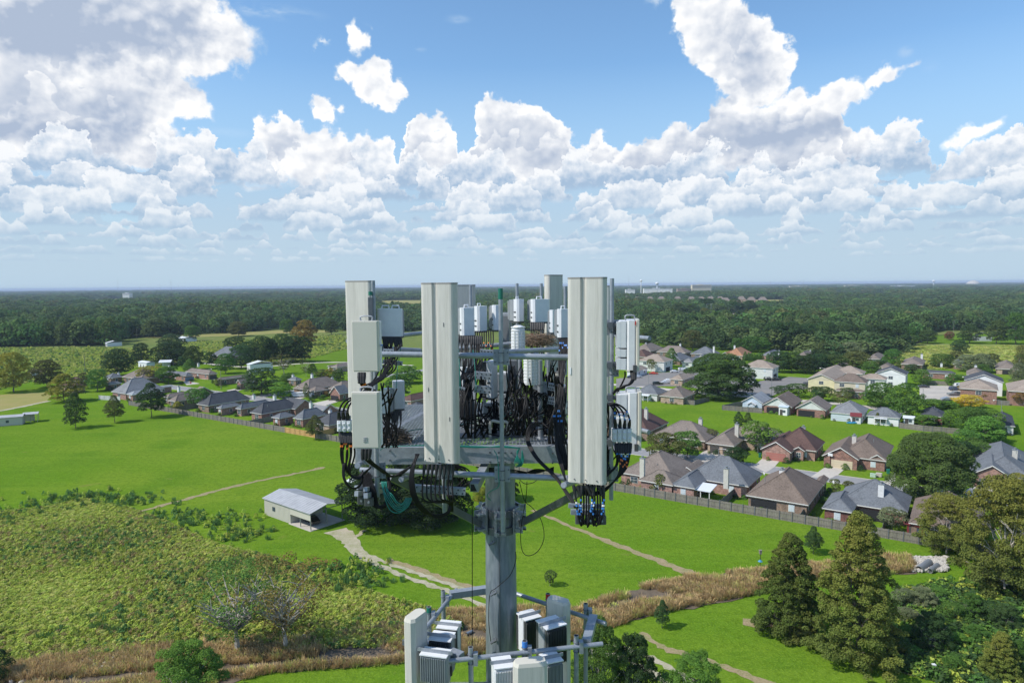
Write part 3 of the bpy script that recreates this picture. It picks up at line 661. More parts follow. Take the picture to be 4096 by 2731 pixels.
for pl_ in ([(2900, 1240), (3130, 1238), (3180, 1198), (2860, 1200)], [(3620, 1262), (3800, 1256), (3830, 1222), (3640, 1226)], [(3330, 1196), (3560, 1192), (3560, 1176), (3330, 1178)], [(1500, 1230), (1700, 1228), (1720, 1200), (1520, 1202)], [(330, 1215), (620, 1212), (600, 1194), (380, 1196)], [(800, 1196), (1080, 1194), (1060, 1182), (840, 1183)], [(2480, 1190), (2760, 1188), (2740, 1172), (2500, 1173)]): sheet('far_field', gp(pl_), M['hay'], .1)
sheet('park_field', gp([(2500, 1372), (2700, 1372), (2830, 1352), (3000, 1345), (3160, 1372), (3360, 1400), (3520, 1430), (3600, 1470), (3300, 1470), (2500, 1440)]), M['lawn2'], 0.05)
sheet('green_verge', gp([(3640, 1372), (3680, 1348), (3800, 1335), (4500, 1338), (4500, 1378), (4096, 1380), (3780, 1375)]), M['lawn2'], 0.07)
sheet('hay_pasture', ragged(gp([(3560, 1480), (3600, 1420), (3640, 1382), (3780, 1376), (4500, 1382), (4500, 1470), (3900, 1475)]), 1.5, 8), M['pasture'], 0.08)
sheet('hay_patch', ragged(gp([(-500, 1640), (-300, 1600), (0, 1578), (190, 1568), (212, 1585), (190, 1606), (95, 1625), (0, 1642)]), 1.0, 5), M['hay'], 0.06)
strip('path', gp([(-160, 1660), (0, 1643), (100, 1624), (195, 1604)]), 2.6, M['gravel'], .08, .3)
strip('track', gp([(800, 1452), (1000, 1468), (1240, 1452), (1400, 1450), (1650, 1462)]), 4, M['concrete'], .08, .2)
# the street behind the first row, with its kerbs
def absheet(name, a0, a1, b0, b1, m_, z): return sheet(name, [ab(a0, b0), ab(a1, b0), ab(a1, b1), ab(a0, b1)], m_, z)
absheet('street', -330, 40, 176.5, 183.5, M['road'], .06)
for b_, w_ in ((176.2, .3), (183.8, .3)):
    mb = MB(); c_ = ab(-145, b_, .07); mb.box(c_, (370, w_, .14), TH); k_ = mb.build('kerb', M['concrete']); tag(k_, kind='structure')
absheet('side_street', -262, -255, 183.9, 300, M['road'], .062)
def drive(pts, m_=None, z=.09): sheet('driveway', gp(pts), m_ or M['concrete'], z)
c5 = lambda x, y: (2450+x/2.4118, 1600+y/2.4118)
c6 = lambda x, y: (3250+x/2.4126, 1600+y/2.4126)
K = {1: (650, 1450, 5.8075), 2: (1000, 1450, 5.8075), 3: (400, 1400, 5.8075), 4: (2400, 1350, 4.612), 5: (2850, 1350, 4.612), 6: (3300, 1350, 4.612), 7: (3596, 1350, 4.612), 8: (0, 1350, 4.2375), 9: (2450, 1600, 2.4118), 10: (3250, 1600, 2.4126), 11: (0, 0, .57422), 12: (0, 1900, 1.3835), 13: (2400, 2100, 1.3868), 14: (650, 1150, 2.412), 15: (0, 1100, 2.6129), 16: (2500, 1100, 2.851), 17: (3250, 1100, 2.4126)}
def kk(k, x, y): o = K[k]; return (o[0]+x/o[2], o[1]+y/o[2])
for d_ in ([(9, 900, 480), (9, 1090, 515), (9, 1050, 560), (9, 960, 590), (9, 800, 600), (9, 770, 575)],
           [(9, 1450, 560), (9, 1625, 575), (9, 1560, 650), (9, 1480, 700), (9, 1360, 640)],
           [(10, 135, 640), (10, 320, 660), (10, 250, 720), (10, 170, 760), (10, -20, 745)],
           [(10, 1560, 820), (10, 1790, 850), (10, 1640, 950), (10, 1400, 930)], [(10, 800, 700), (10, 800, 850), (10, 640, 870), (10, 680, 800)],
           [(1, 1760, 595), (1, 1900, 610), (1, 1640, 700), (1, 1480, 650)], [(1, 480, 440), (1, 640, 440), (1, 870, 490), (1, 560, 525)],
           [(2, 1870, 860), (2, 2080, 900), (2, 1720, 1010), (2, 1440, 950)], [(1, 850, 378), (1, 1300, 375), (1, 1280, 400), (1, 1000, 395)], [(2, 640, 790), (2, 1300, 800), (2, 950, 930), (2, 850, 870)]):
    drive([kk(*q) for q in d_])
# apartment car parks and the road in front of them
sheet('parking_lot', gp([kk(4, 300, 760), kk(4, 500, 740), kk(4, 900, 660), kk(4, 1290, 640), kk(4, 1480, 600), kk(4, 1700, 600), kk(5, 700, 870), kk(5, 880, 800), kk(5, 1260, 760), kk(5, 1420, 725), kk(5, 1770, 750), kk(5, 1900, 800), kk(5, 1900, 960), kk(5, 1400, 950), kk(5, 1100, 1080), kk(5, 600, 1050), kk(5, 200, 1040), kk(4, 1600, 900), kk(4, 720, 900), kk(4, 300, 950)]), M['asphalt'], .09)
sheet('parking_lot', gp([kk(7, 380, 880), kk(7, 900, 890), kk(7, 1150, 900), kk(7, 1150, 1160), kk(7, 760, 1165), kk(7, 380, 1140)]), M['lotc'], .09)
strip('road', gp([kk(4, 100, 860), kk(4, 760, 905), kk(4, 1240, 960), kk(4, 1760, 1010), kk(5, 200, 1060), kk(5, 700, 1090), kk(5, 1100, 1130), kk(5, 1800, 1180), kk(6, 300, 1230), kk(6, 900, 1300), kk(6, 1500, 1400)]), 6.0, M['concrete'], .085, .05)
# farm lane, mown strips and dry ditches through the big lawn
strip('dirt_strip', gp([(560, 2046), (760, 1992), (900, 1955), (1050, 1920), (1180, 1895), (1298, 1868)]), 1.4, M['dirt'], .07, .45, 4, 1.0)
strip('dirt_strip', gp([(2130, 2040), (2280, 2105), (2440, 2168), (2560, 2215), (2680, 2260), (2820, 2315)]), lambda t: .9+1.3*t, M['dirt'], .07, .35, 5, 1.0)
strip('dirt_strip', gp([(1550, 2240), (1640, 2268), (1800, 2325), (1950, 2375), (2080, 2440)]), 1.5, M['dirt'], .07, .35, 6, .8)
strip('dirt_strip', gp([(2560, 2530), (2680, 2600), (2850, 2650), (3060, 2731), (3300, 2850)]), 1.2, M['dirt'], .07, .4, 7, .8)
strip('gravel_track', gp([(1345, 2120), (1400, 2160), (1440, 2215), (1520, 2262), (1640, 2312), (1780, 2360), (1960, 2430), (2200, 2520)]), lambda t: 4.6-3.4*min(1, t*2.4), M['gravel'], .08, .35, 8, .8)
strip('gravel_track', gp([(1460, 2120), (1408, 2165), (1435, 2200), (1530, 2245), (1660, 2290), (1800, 2338), (1980, 2402), (2220, 2490)]), 1.0, M['gravel'], .085, .3, 9, .8)
strip('gravel_track', gp([(2300, 2570), (2480, 2590), (2620, 2640), (2760, 2720), (2900, 2800)]), 1.1, M['gravel'], .085, .3, 10, .8)
strip('gravel_track', gp([(2300, 2595), (2470, 2625), (2590, 2680), (2700, 2760), (2900, 2850)]), 1.1, M['gravel'], .085, .3, 11, .8)
sheet('dirt_patch', ragged(gp([(2985, 2478), (3050, 2470), (3110, 2485), (3180, 2502), (3210, 2530), (3120, 2515), (3040, 2512), (2985, 2500)]), .5, 1.2), M['dirt'], .08)
sheet('dirt_patch', ragged(gp([(3290, 2590), (3360, 2600), (3500, 2630), (3620, 2660), (3480, 2652), (3340, 2625)]), .5, 1.2), M['dirt'], .08)
WILD = gp([(-900, 2100), (0, 2052), (180, 2030), (330, 1996), (480, 2022), (600, 2065), (700, 2110), (860, 2172), (1000, 2215), (1130, 2262), (1330, 2330), (1480, 2365), (1640, 2420), (1760, 2460), (1850, 2520), (1780, 2560), (1500, 2590), (1150, 2600), (900, 2560), (600, 2590), (300, 2650), (0, 2710), (-900, 2900)])
sheet('wild_meadow', ragged(WILD, 1.2, 3, 5), M['wild'], .09)
BANK = gp([(-700, 2950), (0, 2680), (250, 2640), (520, 2592), (800, 2575), (1040, 2560), (1300, 2560), (1560, 2500), (1850, 2440), (2080, 2440), (2300, 2440), (2600, 2340), (2900, 2290), (3100, 2275), (3240, 2265), (3480, 2230), (3640, 2230), (3660, 2290), (3500, 2300), (3240, 2320), (3050, 2370), (2800, 2420), (2560, 2470), (2300, 2560), (2080, 2600), (1700, 2640), (1500, 2660), (1100, 2690), (860, 2740), (500, 2850), (0, 3000)])
sheet('ditch_bank', ragged(BANK, .7, 2, 6), M['soil'], .10)
THICK = gp([(3440, 2440), (3600, 2372), (3760, 2345), (3900, 2330), (4100, 2300), (4600, 2300), (4600, 2900), (3900, 2760), (3640, 2700), (3540, 2640), (3480, 2560)])
sheet('thicket_floor', ragged(THICK, .7, 2, 7), M['wild'], .10)
# ---------------------------------------------------------------- houses
def house(label, wall, roof, blocks, chim=None, garages=(), cat='house', gtrim=True, win=True, group=None, name='house', patio=None, wallwin=1.0):
    """blocks: (k, kind, Lx,Ly, Bx,By, Rx,Ry[, eave height[, pitch[, roof, wall]]]) - the three visible eave corners."""
    bl = []
    for bk in blocks:
        k, kind, lx, ly, bx_, by_, rx, ry = bk[:8]; ez = bk[8] if len(bk) > 8 else 2.75; pit = bk[9] if len(bk) > 9 else None
        l_ = toab(G(*kk(k, lx, ly), ez)); b_ = toab(G(*kk(k, bx_, by_), ez)); r_ = toab(G(*kk(k, rx, ry), ez))
        a0 = l_[0]; b0 = (l_[1]+b_[1])/2; a1 = (b_[0]+r_[0])/2 if abs(b_[0]-r_[0]) < 9 else b_[0]; b1 = r_[1]
        if b1-b0 < 4: b1 = b0+4
        bl.append((kind, a0, a1, b0, b1, ez, pit, bk[10] if len(bk) > 10 else roof, bk[11] if len(bk) > 11 else wall))
    ca = sum((q[1]+q[2])/2 for q in bl[:1]); cb = sum((q[3]+q[4])/2 for q in bl[:1])
    root = empty(name, ab(ca, cb), TH, label, cat, group)
    far = (ab(ca, cb)).length > 330
    for bi, (kind, a0, a1, b0, b1, ez, pit, rf, wl) in enumerate(bl):
        a0 -= ca; a1 -= ca; b0 -= cb; b1 -= cb
        if bi: ez -= .02*bi
        oh = .45; A = a1-a0; B = b1-b0; fz = ez; th_ = .2; ro = MB(); rt = fz+th_
        alongA = (kind == 'ha') or (kind == 'h' and A >= B) or kind == 'ga'
        half = (B if alongA else A)/2; pit_ = pit or .62; rise = half*pit_
        if kind[0] == 'h':
            ins = min(half, (A if alongA else B)/2-.02)
            if alongA: r0 = (a0+ins, (b0+b1)/2, rt+rise); r1 = (a1-ins, (b0+b1)/2, rt+rise)
            else: r0 = ((a0+a1)/2, b0+ins, rt+rise); r1 = ((a0+a1)/2, b1-ins, rt+rise)
            E_ = [(a0, b0, rt), (a1, b0, rt), (a1, b1, rt), (a0, b1, rt)]; D_ = [(x, y, fz) for x, y, z in E_]
            vs = E_+[r0, r1]+D_
            if alongA: fs = [(0, 1, 5, 4), (1, 2, 5), (2, 3, 4, 5), (3, 0, 4)]
            else: fs = [(0, 1, 4), (1, 2, 5, 4), (2, 3, 5), (3, 0, 4, 5)]
            ro.add(vs, fs, 0); ro.add(vs, [(6, 7, 1, 0), (7, 8, 2, 1), (8, 9, 3, 2), (9, 6, 0, 3), (9, 8, 7, 6)], 1)
            for (p_, q_) in ((0, 4), (1, 4 if not alongA else 5), (2, 5), (3, 5 if not alongA else 4), (4, 5)):   # ridge caps
                P0 = Vector(vs[p_]); Q0 = Vector(vs[q_])
                if (P0-Q0).length > .3: ro.beam(P0+Vector((0, 0, .02)), Q0+Vector((0, 0, .02)), .22, .07, 0)
        elif kind[0] == 'g':
            if alongA: ring = [(b0, rt), ((b0+b1)/2, rt+rise), (b1, rt), (b1, fz), ((b0+b1)/2, rt+rise-th_-.06), (b0, fz)]; f_ = lambda u, s: (s, u[0], u[1]); s0, s1 = a0, a1
            else: ring = [(a0, rt), ((a0+a1)/2, rt+rise), (a1, rt), (a1, fz), ((a0+a1)/2, rt+rise-th_-.06), (a0, fz)]; f_ = lambda u, s: (u[0], s, u[1]); s0, s1 = b0, b1
            vs = [f_(u, s0) for u in ring]+[f_(u, s1) for u in ring]
            ro.add(vs, [(0, 1, 7, 6), (1, 2, 8, 7)], 0)
            ro.add(vs, [(2, 3, 9, 8), (3, 4, 10, 9), (4, 5, 11, 10), (5, 0, 6, 11), (0, 5, 4, 1), (1, 4, 3, 2), (6, 7, 10, 11), (7, 8, 9, 10)], 1)
        elif kind[0] == 's':     # low lean-to sheet, slopes to -B
            vs = [(a0, b0, fz), (a1, b0, fz), (a1, b1, fz+.5), (a0, b1, fz+.5), (a0, b0, fz+.12), (a1, b0, fz+.12), (a1, b1, fz+.62), (a0, b1, fz+.62)]
            ro.add(vs, [(3, 2, 1, 0), (4, 5, 6, 7), (0, 1, 5, 4), (1, 2, 6, 5), (2, 3, 7, 6), (3, 0, 4, 7)], 0)
        bmf = ro.build('roof', [M[rf], M['trim'] if gtrim else M['greytrim']], root)
        if kind[0] == 's':
            for xx in (a0+.3, a1-.3, (a0+a1)/2):
                pm = MB(); pm.box((xx, b0+.25, fz/2), (.16, .16, fz)); pm.build('porch_post', M['trim'], root)
            continue
        w = MB(); x0, x1, y0, y1 = a0+oh, a1-oh, b0+oh, b1-oh
        w.box(((x0+x1)/2, (y0+y1)/2, (fz+.1)/2), (x1-x0, y1-y0, fz+.1))
        gmm = M[wl] if len(kind) < 3 else M['stucco' if wl == 'yellow' else 'offwhite']
        if kind[0] == 'g':
            zt = rt+rise-th_-.12; ins_ = .25
            if alongA:
                for s in (x0, x1-.12): gm = MB(); gm.add([(s, y0, fz-.0), (s, y1, fz), (s, (y0+y1)/2, zt-.25), (s+.12, y0, fz), (s+.12, y1, fz), (s+.12, (y0+y1)/2, zt-.25)], [(0, 2, 1), (3, 4, 5), (0, 1, 4, 3), (1, 2, 5, 4), (2, 0, 3, 5)]); gm.build('gable', gmm, root)
            else:
                for s in (y0, y1-.12): gm = MB(); gm.add([(x0, s, fz), (x1, s, fz), ((x0+x1)/2, s, zt-.25), (x0, s+.12, fz), (x1, s+.12, fz), ((x0+x1)/2, s+.12, zt-.25)], [(0, 1, 2), (3, 5, 4), (0, 3, 4, 1), (1, 4, 5, 2), (2, 5, 3, 0)]); gm.build('gable', gmm, root)
        w.build('wall', M[wl], root)
        if win and bi < 3:
            fl = [1.55] if ez < 4 else [1.55, 4.3]
            for zc in fl:
                skip = [g for g in garages if g[0] == bi and zc < 3]
                L1 = x1-x0; n1 = max(1, int(L1/(5.0 if not far else 6))); 
                for i in range(n1):
                    xx = x0+(i+.5)*L1/n1
                    if any(g[1] == 'f' and abs(xx-(x0+g[2]*L1)) < g[3]/2+.9 for g in skip): continue
                    ww = 1.0 if (i+bi) % 3 else 1.7
                    f_ = MB(); f_.box((xx, y0-.02, zc), (ww+.2, .08, 1.5)); fo = f_.build('window', M['trim'], root)
                    g_ = MB(); g_.box((xx, y0-.07, zc), (ww, .05, 1.3)); g_.box((xx, y0-.10, zc), (.05, .03, 1.3), mi=1); g_.box((xx, y0-.10, zc), (ww, .03, .05), mi=1); g_.build('pane', [M['blind' if (i+bi) % 2 else 'glass'], M['trim']], fo)
                L2 = y1-y0; n2 = max(1, int(L2/5.5))
                for i in range(n2):
                    yy = y0+(i+.5)*L2/n2
                    if any(g[1] == 'r' and abs(yy-(y0+g[2]*L2)) < g[3]/2+.9 for g in skip): continue
                    f_ = MB(); f_.box((x1+.02, yy, zc), (.08, 1.1, 1.4)); fo = f_.build('window', M['trim'], root)
                    g_ = MB(); g_.box((x1+.07, yy, zc), (.05, .92, 1.22)); g_.build('pane', M['glass'], fo)
        for g in garages:
            if g[0] != bi: continue
            gm_ = g[4]; side = g[1]; hh = g[5] if len(g) > 5 else 2.15
            if side == 'f': cx_, cy_ = x0+g[2]*(x1-x0), y0-.03; dims = (g[3], .08, hh)
            else: cx_, cy_ = x1+.03, y0+g[2]*(y1-y0); dims = (.08, g[3], hh)
            q = MB(); q.box((cx_, cy_, hh/2), dims, mi=0)
            for j in range(1, 4):
                if side == 'f': q.box((cx_, cy_-.045, hh*j/4), (g[3], .02, .03), mi=1)
                else: q.box((cx_+.045, cy_, hh*j/4), (.02, g[3], .03), mi=1)
            if M[gm_] is M['dark']:
                q.build('bay_shade_panel', [M['dark'], M['dark']], root)  # near-black panel on the solid wall stands for a shaded open bay
            else: q.build('garage_door', [M[gm_], M['greytrim']], root)
    if chim:
        kx, px, py, hh = chim[:4]; cm_ = M[chim[4]] if len(chim) > 4 else M['chim']
        # the chimney's top stands where the photo shows it, about ridge height
        ez = bl[0][5]; A0, A1, B0, B1 = bl[0][1:5]; zz = ez+min(A1-A0, B1-B0)/2*.62+.6
        t_ = toab(G(*kk(kx, px, py), zz)); q = MB(); q.box((t_[0]-ca, t_[1]-cb, (zz+ez)/2), (1.05, .85, zz-ez), bev=.0)
        co_ = q.build('chimney', cm_, root); q = MB(); q.box((t_[0]-ca, t_[1]-cb, zz+.05), (1.2, 1.0, .1)); q.tube([(t_[0]-ca, t_[1]-cb, zz+.1), (t_[0]-ca, t_[1]-cb, zz+.5)], .22, 8); q.tube([(t_[0]-ca, t_[1]-cb, zz+.5), (t_[0]-ca, t_[1]-cb, zz+.58)], .34, 8); q.build('cap', M['metal'], co_)
    # roof vents
    if not far:
        for j in range(2):
            A0, A1, B0, B1 = bl[0][1:5]; q = MB(); x_ = (A0+A1)/2-ca+R.uniform(-.3, .3)*(A1-A0); y_ = B0-cb+(B1-B0)*R.uniform(.2, .35); z_ = bl[0][5]+min(y_-B0+cb, 9)*.62+.2
            q.tube([(x_, y_, z_-.4), (x_, y_, z_+.45)], .07, 6); q.build('vent_pipe', M['metal'], root)
    return root
gA = 'houses backing onto the lawn fence'; gB = 'houses across the street'; gC = 'houses on the far side of the right field'; gD = 'houses before the tree belt'; gE = 'apartment blocks'
house('taupe-roofed brick house backing onto the right fence, first right of the tower', 'brick_rose', 'r_taupe', [(9, 'h', 85, 690, 560, 800, 862, 640), (9, 'h', 262, 768, 560, 835, 700, 760), (9, 'g', 560, 740, 860, 640, 900, 620)], (9, 290, 560, 2), group=gA)
house('blue-grey hipped brick house with a white lattice patio roof on the back', 'brick_rose', 'r_slate', [(9, 'h', 700, 742, 1255, 835, 1500, 722, 2.75, .75), (9, 'h', 565, 816, 752, 858, 1000, 740), (9, 's', 746, 862, 940, 885, 1020, 838, 2.4, None, 'whitemetal')], (9, 1100, 660, 2), group=gA)
house('large brown hipped brick house with a deep covered back porch, right of the blue-grey one', 'brick_brown', 'r_brown', [(9, 'h', 1285, 922, 1842, 1012, 2090, 820, 2.75, .7), (9, 'g', 1900, 860, 2060, 780, 2100, 760)], (9, 1637, 672, 2.5, 'chimw'), garages=[(0, 'f', .27, 5.2, 'dark', 2.3)], group=gA)
house('grey-shingled brick house with a glazed back room behind the fence', 'brick_dark', 'r_slate', [(10, 'h', 230, 985, 850, 1085, 1025, 945, 2.75, .68), (10, 'h', 90, 1046, 350, 1086, 500, 950)], (10, 665, 810, 2.2, 'chimw'), garages=[(0, 'f', .5, 5, 'dark', 2.2)], group=gA)
house('brown-shingled house partly hidden behind the big sycamore at right', 'brick_brown', 'r_brown', [(10, 'h', 930, 1180, 1480, 1290, 1850, 1080, 2.75, .68)], None, group=gA)
house('grey-roofed brick house with a dark garage door at the right edge', 'brick_rose', 'r_slate', [(10, 'h', 1560, 690, 2150, 800, 2500, 560, 2.75, .62), (10, 'g', 1517, 718, 1832, 762, 2050, 660)], (10, 1955, 480, 2), garages=[(1, 'f', .5, 5, 'g_grey')], group=gB)
house('dark brown roof with a tall cream chimney beside the antenna', 'brick_brown', 'r_dbrown', [(9, 'h', -180, 250, 330, 312, 558, 222, 2.75, .75)], (9, 325, 85, 2), group=gB)
house('taupe hipped house behind the two round trees', 'brick_brown', 'r_taupe', [(9, 'h', 380, 342, 900, 400, 1030, 322)], (9, 850, 180, 2), group=gB)
house('tan-roofed brick house with two dark garage doors behind the round trees', 'brick_tan', 'r_taupe', [(9, 'h', 1050, 370, 1560, 410, 1700, 340, 2.75, .6), (9, 'h', 895, 418, 1132, 442, 1400, 330)], (9, 1202, 232, 1.6), garages=[(1, 'f', .28, 2.6, 'g_dark'), (1, 'f', .78, 2.6, 'g_dark')], group=gB)
house('dark red-brown roofed brick house with a red garage door', 'brick_rose', 'r_dbrown', [(9, 'h', 1560, 440, 1908, 502, 2100, 415, 2.75, .85), (9, 'g', 1425, 476, 1672, 506, 1900, 400), (9, 'g', 1735, 480, 1838, 500, 1900, 470)], (9, 1843, 262, 2), garages=[(1, 'f', .5, 5, 'g_red')], group=gB)
house('brown-roofed brick house with a cream garage door and basketball hoop', 'brick_red', 'r_brown', [(10, 'h', 240, 545, 690, 585, 812, 450, 2.75, .7), (10, 'g', 90, 540, 366, 574, 600, 470), (10, 'g', 530, 572, 688, 588, 780, 520)], (10, 405, 345, 1.6), garages=[(1, 'f', .55, 5, 'g_cream')], group=gB)
# far side of the open field
house('small grey-hipped white house with a back porch near the field gate', 'offwhite', 'r_slate', [(4, 'h', 630, 1015, 990, 1064, 1300, 1000), (4, 's', 710, 1060, 880, 1085, 950, 1060, 2.3, None, 'whitemetal')], group=gC)
house('low brown brick house with a fenced yard by the big oak', 'brick_tan', 'r_taupe', [(4, 'h', 1090, 1080, 1520, 1115, 1800, 1032)], group=gC)
house('pale blue-sided house with a light grey gable roof', 'bluegrey', 'r_lgrey', [(5, 'gb', 523, 1190, 888, 1216, 1140, 1130), (5, 'gb', 630, 1235, 800, 1255, 880, 1200, 2.1, None, 'whitemetal')], group=gC, gtrim=True)
house('brown gabled brick house with cream gable and small shed', 'brick_red', 'r_brown', [(5, 'gbw', 915, 1252, 1375, 1286, 1750, 1165)], group=gC, garages=[(0, 'f', .4, 5.5, 'dark', 2.3)])
house('brown gabled brick house with pale yellow gable', 'brick_red', 'r_taupe', [(5, 'gbw', 1528, 1306, 2015, 1352, 2290, 1258)], group=gC, garages=[(0, 'f', .35, 5.5, 'dark', 2.3)])
house('blue-grey hipped house with white back porch by the kayaks', 'white', 'r_grey', [(6, 'h', 90, 1382, 640, 1436, 876, 1322)], group=gC, garages=[(0, 'f', .3, 6, 'blind', 2.1)])
house('slate-roofed white house with a lattice porch left of the white shed', 'white', 'r_slate', [(6, 'h', 765, 1442, 1318, 1496, 1490, 1430), (6, 's', 900, 1490, 1130, 1510, 1180, 1490, 2.3, None, 'whitemetal')], group=gC)
house('dark-roofed brick house behind the white garden shed', 'brick_dark', 'r_dark', [(7, 'h', 400, 1400, 800, 1512, 870, 1380)], group=gC)
house('dark-roofed white house at the right edge beyond the thicket', 'offwhite', 'r_dark', [(10, 'h', 1740, 235, 1960, 265, 2300, 190)], group=gC)
# apartments
house('pale yellow two-storey apartment block with a long tan roof', 'yellow', 'r_tan', [(5, 'gbw', 1745, 766, 2236, 800, 2560, 610, 5.5, .42)], cat='building', group=gE, name='apartment_block')
house('brown-roofed two-storey block with a lower skirt roof and brick base', 'stucco', 'r_brown', [(6, 'h', 165, 800, 697, 858, 866, 800, 5.6, .62), (6, 'h', 210, 960, 700, 1036, 740, 1010, 2.8, .4, 'r_brown', 'brick_brown')], cat='building', group=gE, name='apartment_block')
house('tan hipped two-storey block left of the white gabled block', 'offwhite', 'r_tan', [(6, 'h', 690, 705, 1000, 832, 1240, 752, 5.5, .5)], cat='building', group=gE, name='apartment_block')
house('white two-storey gabled block with a dark ribbed roof and hooded doors', 'white', 'r_dark', [(6, 'gb', 945, 642, 1422, 716, 1615, 640, 5.8, .42)], cat='building', group=gE, name='apartment_block')
house('tan hipped block behind the pale yellow apartments', 'stucco', 'r_tan', [(6, 'h', 150, 640, 640, 690, 812, 635, 5.5, .5)], cat='building', group=gE, name='apartment_block')
house('white two-storey gabled block with dark roof behind the car park', 'white', 'r_dark', [(7, 'gb', 1200, 792, 1852, 832, 2000, 760, 5.8, .42)], cat='building', group=gE, name='apartment_block')
house('tan hipped brick block beside the right car park', 'brick_red', 'r_tan', [(7, 'h', 1110, 945, 1742, 980, 1905, 885, 5.5, .45)], cat='building', group=gE, name='apartment_block')
house('tan hipped brick block cut by the right edge of the picture', 'brick_red', 'r_tan', [(7, 'h', 2012, 996, 2600, 1020, 2800, 900, 5.5, .45)], cat='building', group=gE, name='apartment_block')
house('tan hipped two-storey block with wooden balconies right of the big oak', 'offwhite', 'r_tan', [(5, 'h', 530, 542, 1080, 576, 1276, 530, 5.5, .5)], cat='building', group=gE, name='apartment_block', garages=[(0, 'r', .45, 6, 'dark', 2.3)])
house('tan hipped two-storey block with balconies left of the oak', 'offwhite', 'r_tan', [(4, 'h', 700, 425, 1150, 458, 1390, 415, 5.5, .5)], cat='building', group=gE, name='apartment_block', garages=[(0, 'r', .45, 6, 'dark', 2.3)])
house('low white annex with a tan roof behind the silver car', 'white', 'r_tan', [(5, 'h', 560, 725, 700, 748, 850, 714)], cat='building', group=gE, name='apartment_annex')
house('low white annex with a tan roof beside the red car', 'white', 'r_tan', [(4, 'h', 430, 630, 690, 616, 925, 575)], cat='building', group=gE, name='apartment_annex')
house('small brick annex with a tan roof half hidden by the big oak', 'brick_tan', 'r_tan', [(4, 'h', 1290, 768, 1600, 800, 1700, 700)], cat='building', group=gE, name='apartment_annex')
# before the tree belt
house('taupe double-hipped house first right of the radio panel', 'brick_brown', 'r_taupe', [(4, 'h', 640, 230, 950, 275, 1125, 200)], (4, 848, 100, 1.6, 'chimw'), group=gD)
house('taupe hipped house with a white gable and central chimney', 'brick_brown', 'r_taupe', [(4, 'h', 1030, 265, 1560, 290, 1718, 262), (4, 'g', 1400, 275, 1510, 285, 1600, 250)], (4, 1483, 115, 1.8, 'chimw'), group=gD)
house('blue-grey hipped house left of the orange-roofed one', 'brick_brown', 'r_slate', [(4, 'h', 1700, 290, 2000, 328, 2280, 288)], (4, 2102, 165, 1.5, 'chimw'), group=gD)
house('orange-shingled house with a white chimney', 'brick_tan', 'r_orange', [(5, 'h', 250, 318, 565, 352, 700, 285, 2.75, .75), (5, 'g', 165, 312, 310, 328, 400, 290)], (5, 410, 148, 2, 'chimw'), group=gD, garages=[(0, 'f', .6, 5.5, 'blind')])
house('slate-roofed house with a steep brick gable behind the cedars', 'brick_rose', 'r_slate', [(5, 'h', 920, 320, 1130, 345, 1260, 280), (5, 'g', 1030, 310, 1150, 322, 1240, 280)], (5, 1228, 240, 1, 'chimw'), group=gD)
house('weathered taupe steep-roofed house behind dark trees', 'brick_brown', 'r_taupe', [(5, 'h', 1515, 375, 1770, 402, 1935, 335, 2.75, .8)], (5, 1808, 235, 1.4, 'chimw'), group=gD)
house('grey house with a green gable left of the big oak', 'offwhite', 'r_grey', [(4, 'h', 1505, 452, 1830, 475, 1960, 350)], (4, 1860, 330, 1.4), group=gD)
house('small blue-grey roof behind the round tree', 'brick_brown', 'r_slate', [(4, 'h', 1200, 400, 1500, 440, 1640, 368)], group=gD)
house('dark taupe roof just behind the balcony block', 'brick_brown', 'r_dbrown', [(4, 'h', 560, 340, 860, 375, 1010, 320)], group=gD)
house('taupe hipped house at the edge of the pale pasture', 'brick_brown', 'r_taupe', [(6, 'h', 1395, 492, 1690, 505, 1975, 430, 2.75, .5)], (6, 1788, 305, 1.6, 'chimw'), group=gD)
house('large grey hipped brick house with a tall white chimney behind the car park', 'brick_red', 'r_dslate', [(7, 'h', 450, 600, 970, 722, 1110, 690, 2.9, .55)], (7, 785, 478, 2.2, 'chimw'), group=gD)
house('taupe roof between the bushy trees and the pasture', 'brick_brown', 'r_taupe', [(6, 'h', 800, 380, 1000, 420, 1100, 330)], group=gD)
house('taupe roof with many vents behind the white gabled block', 'brick_brown', 'r_taupe', [(6, 'h', 975, 565, 1200, 585, 1340, 530)], group=gD)
house('taupe house with a white chimney behind the right white block', 'brick_tan', 'r_taupe', [(7, 'h', 1240, 685, 1500, 700, 1680, 640)], (7, 1418, 515, 1.8, 'chimw'), group=gD)
house('taupe hipped house with an arched porch at far right', 'brick_tan', 'r_taupe', [(7, 'h', 1780, 560, 2060, 605, 2330, 520)], (7, 2220, 380, 1.2, 'chimw'), group=gD, garages=[(0, 'f', .5, 4, 'dark')])
house('taupe roof hidden between dark bushes', 'brick_brown', 'r_taupe', [(6, 'h', 180, 520, 350, 560, 430, 480)], group=gD)
house('grey roof half behind the bushy trees by the pasture', 'brick_brown', 'r_slate', [(7, 'h', 1000, 470, 1100, 520, 1250, 440)], group=gD)
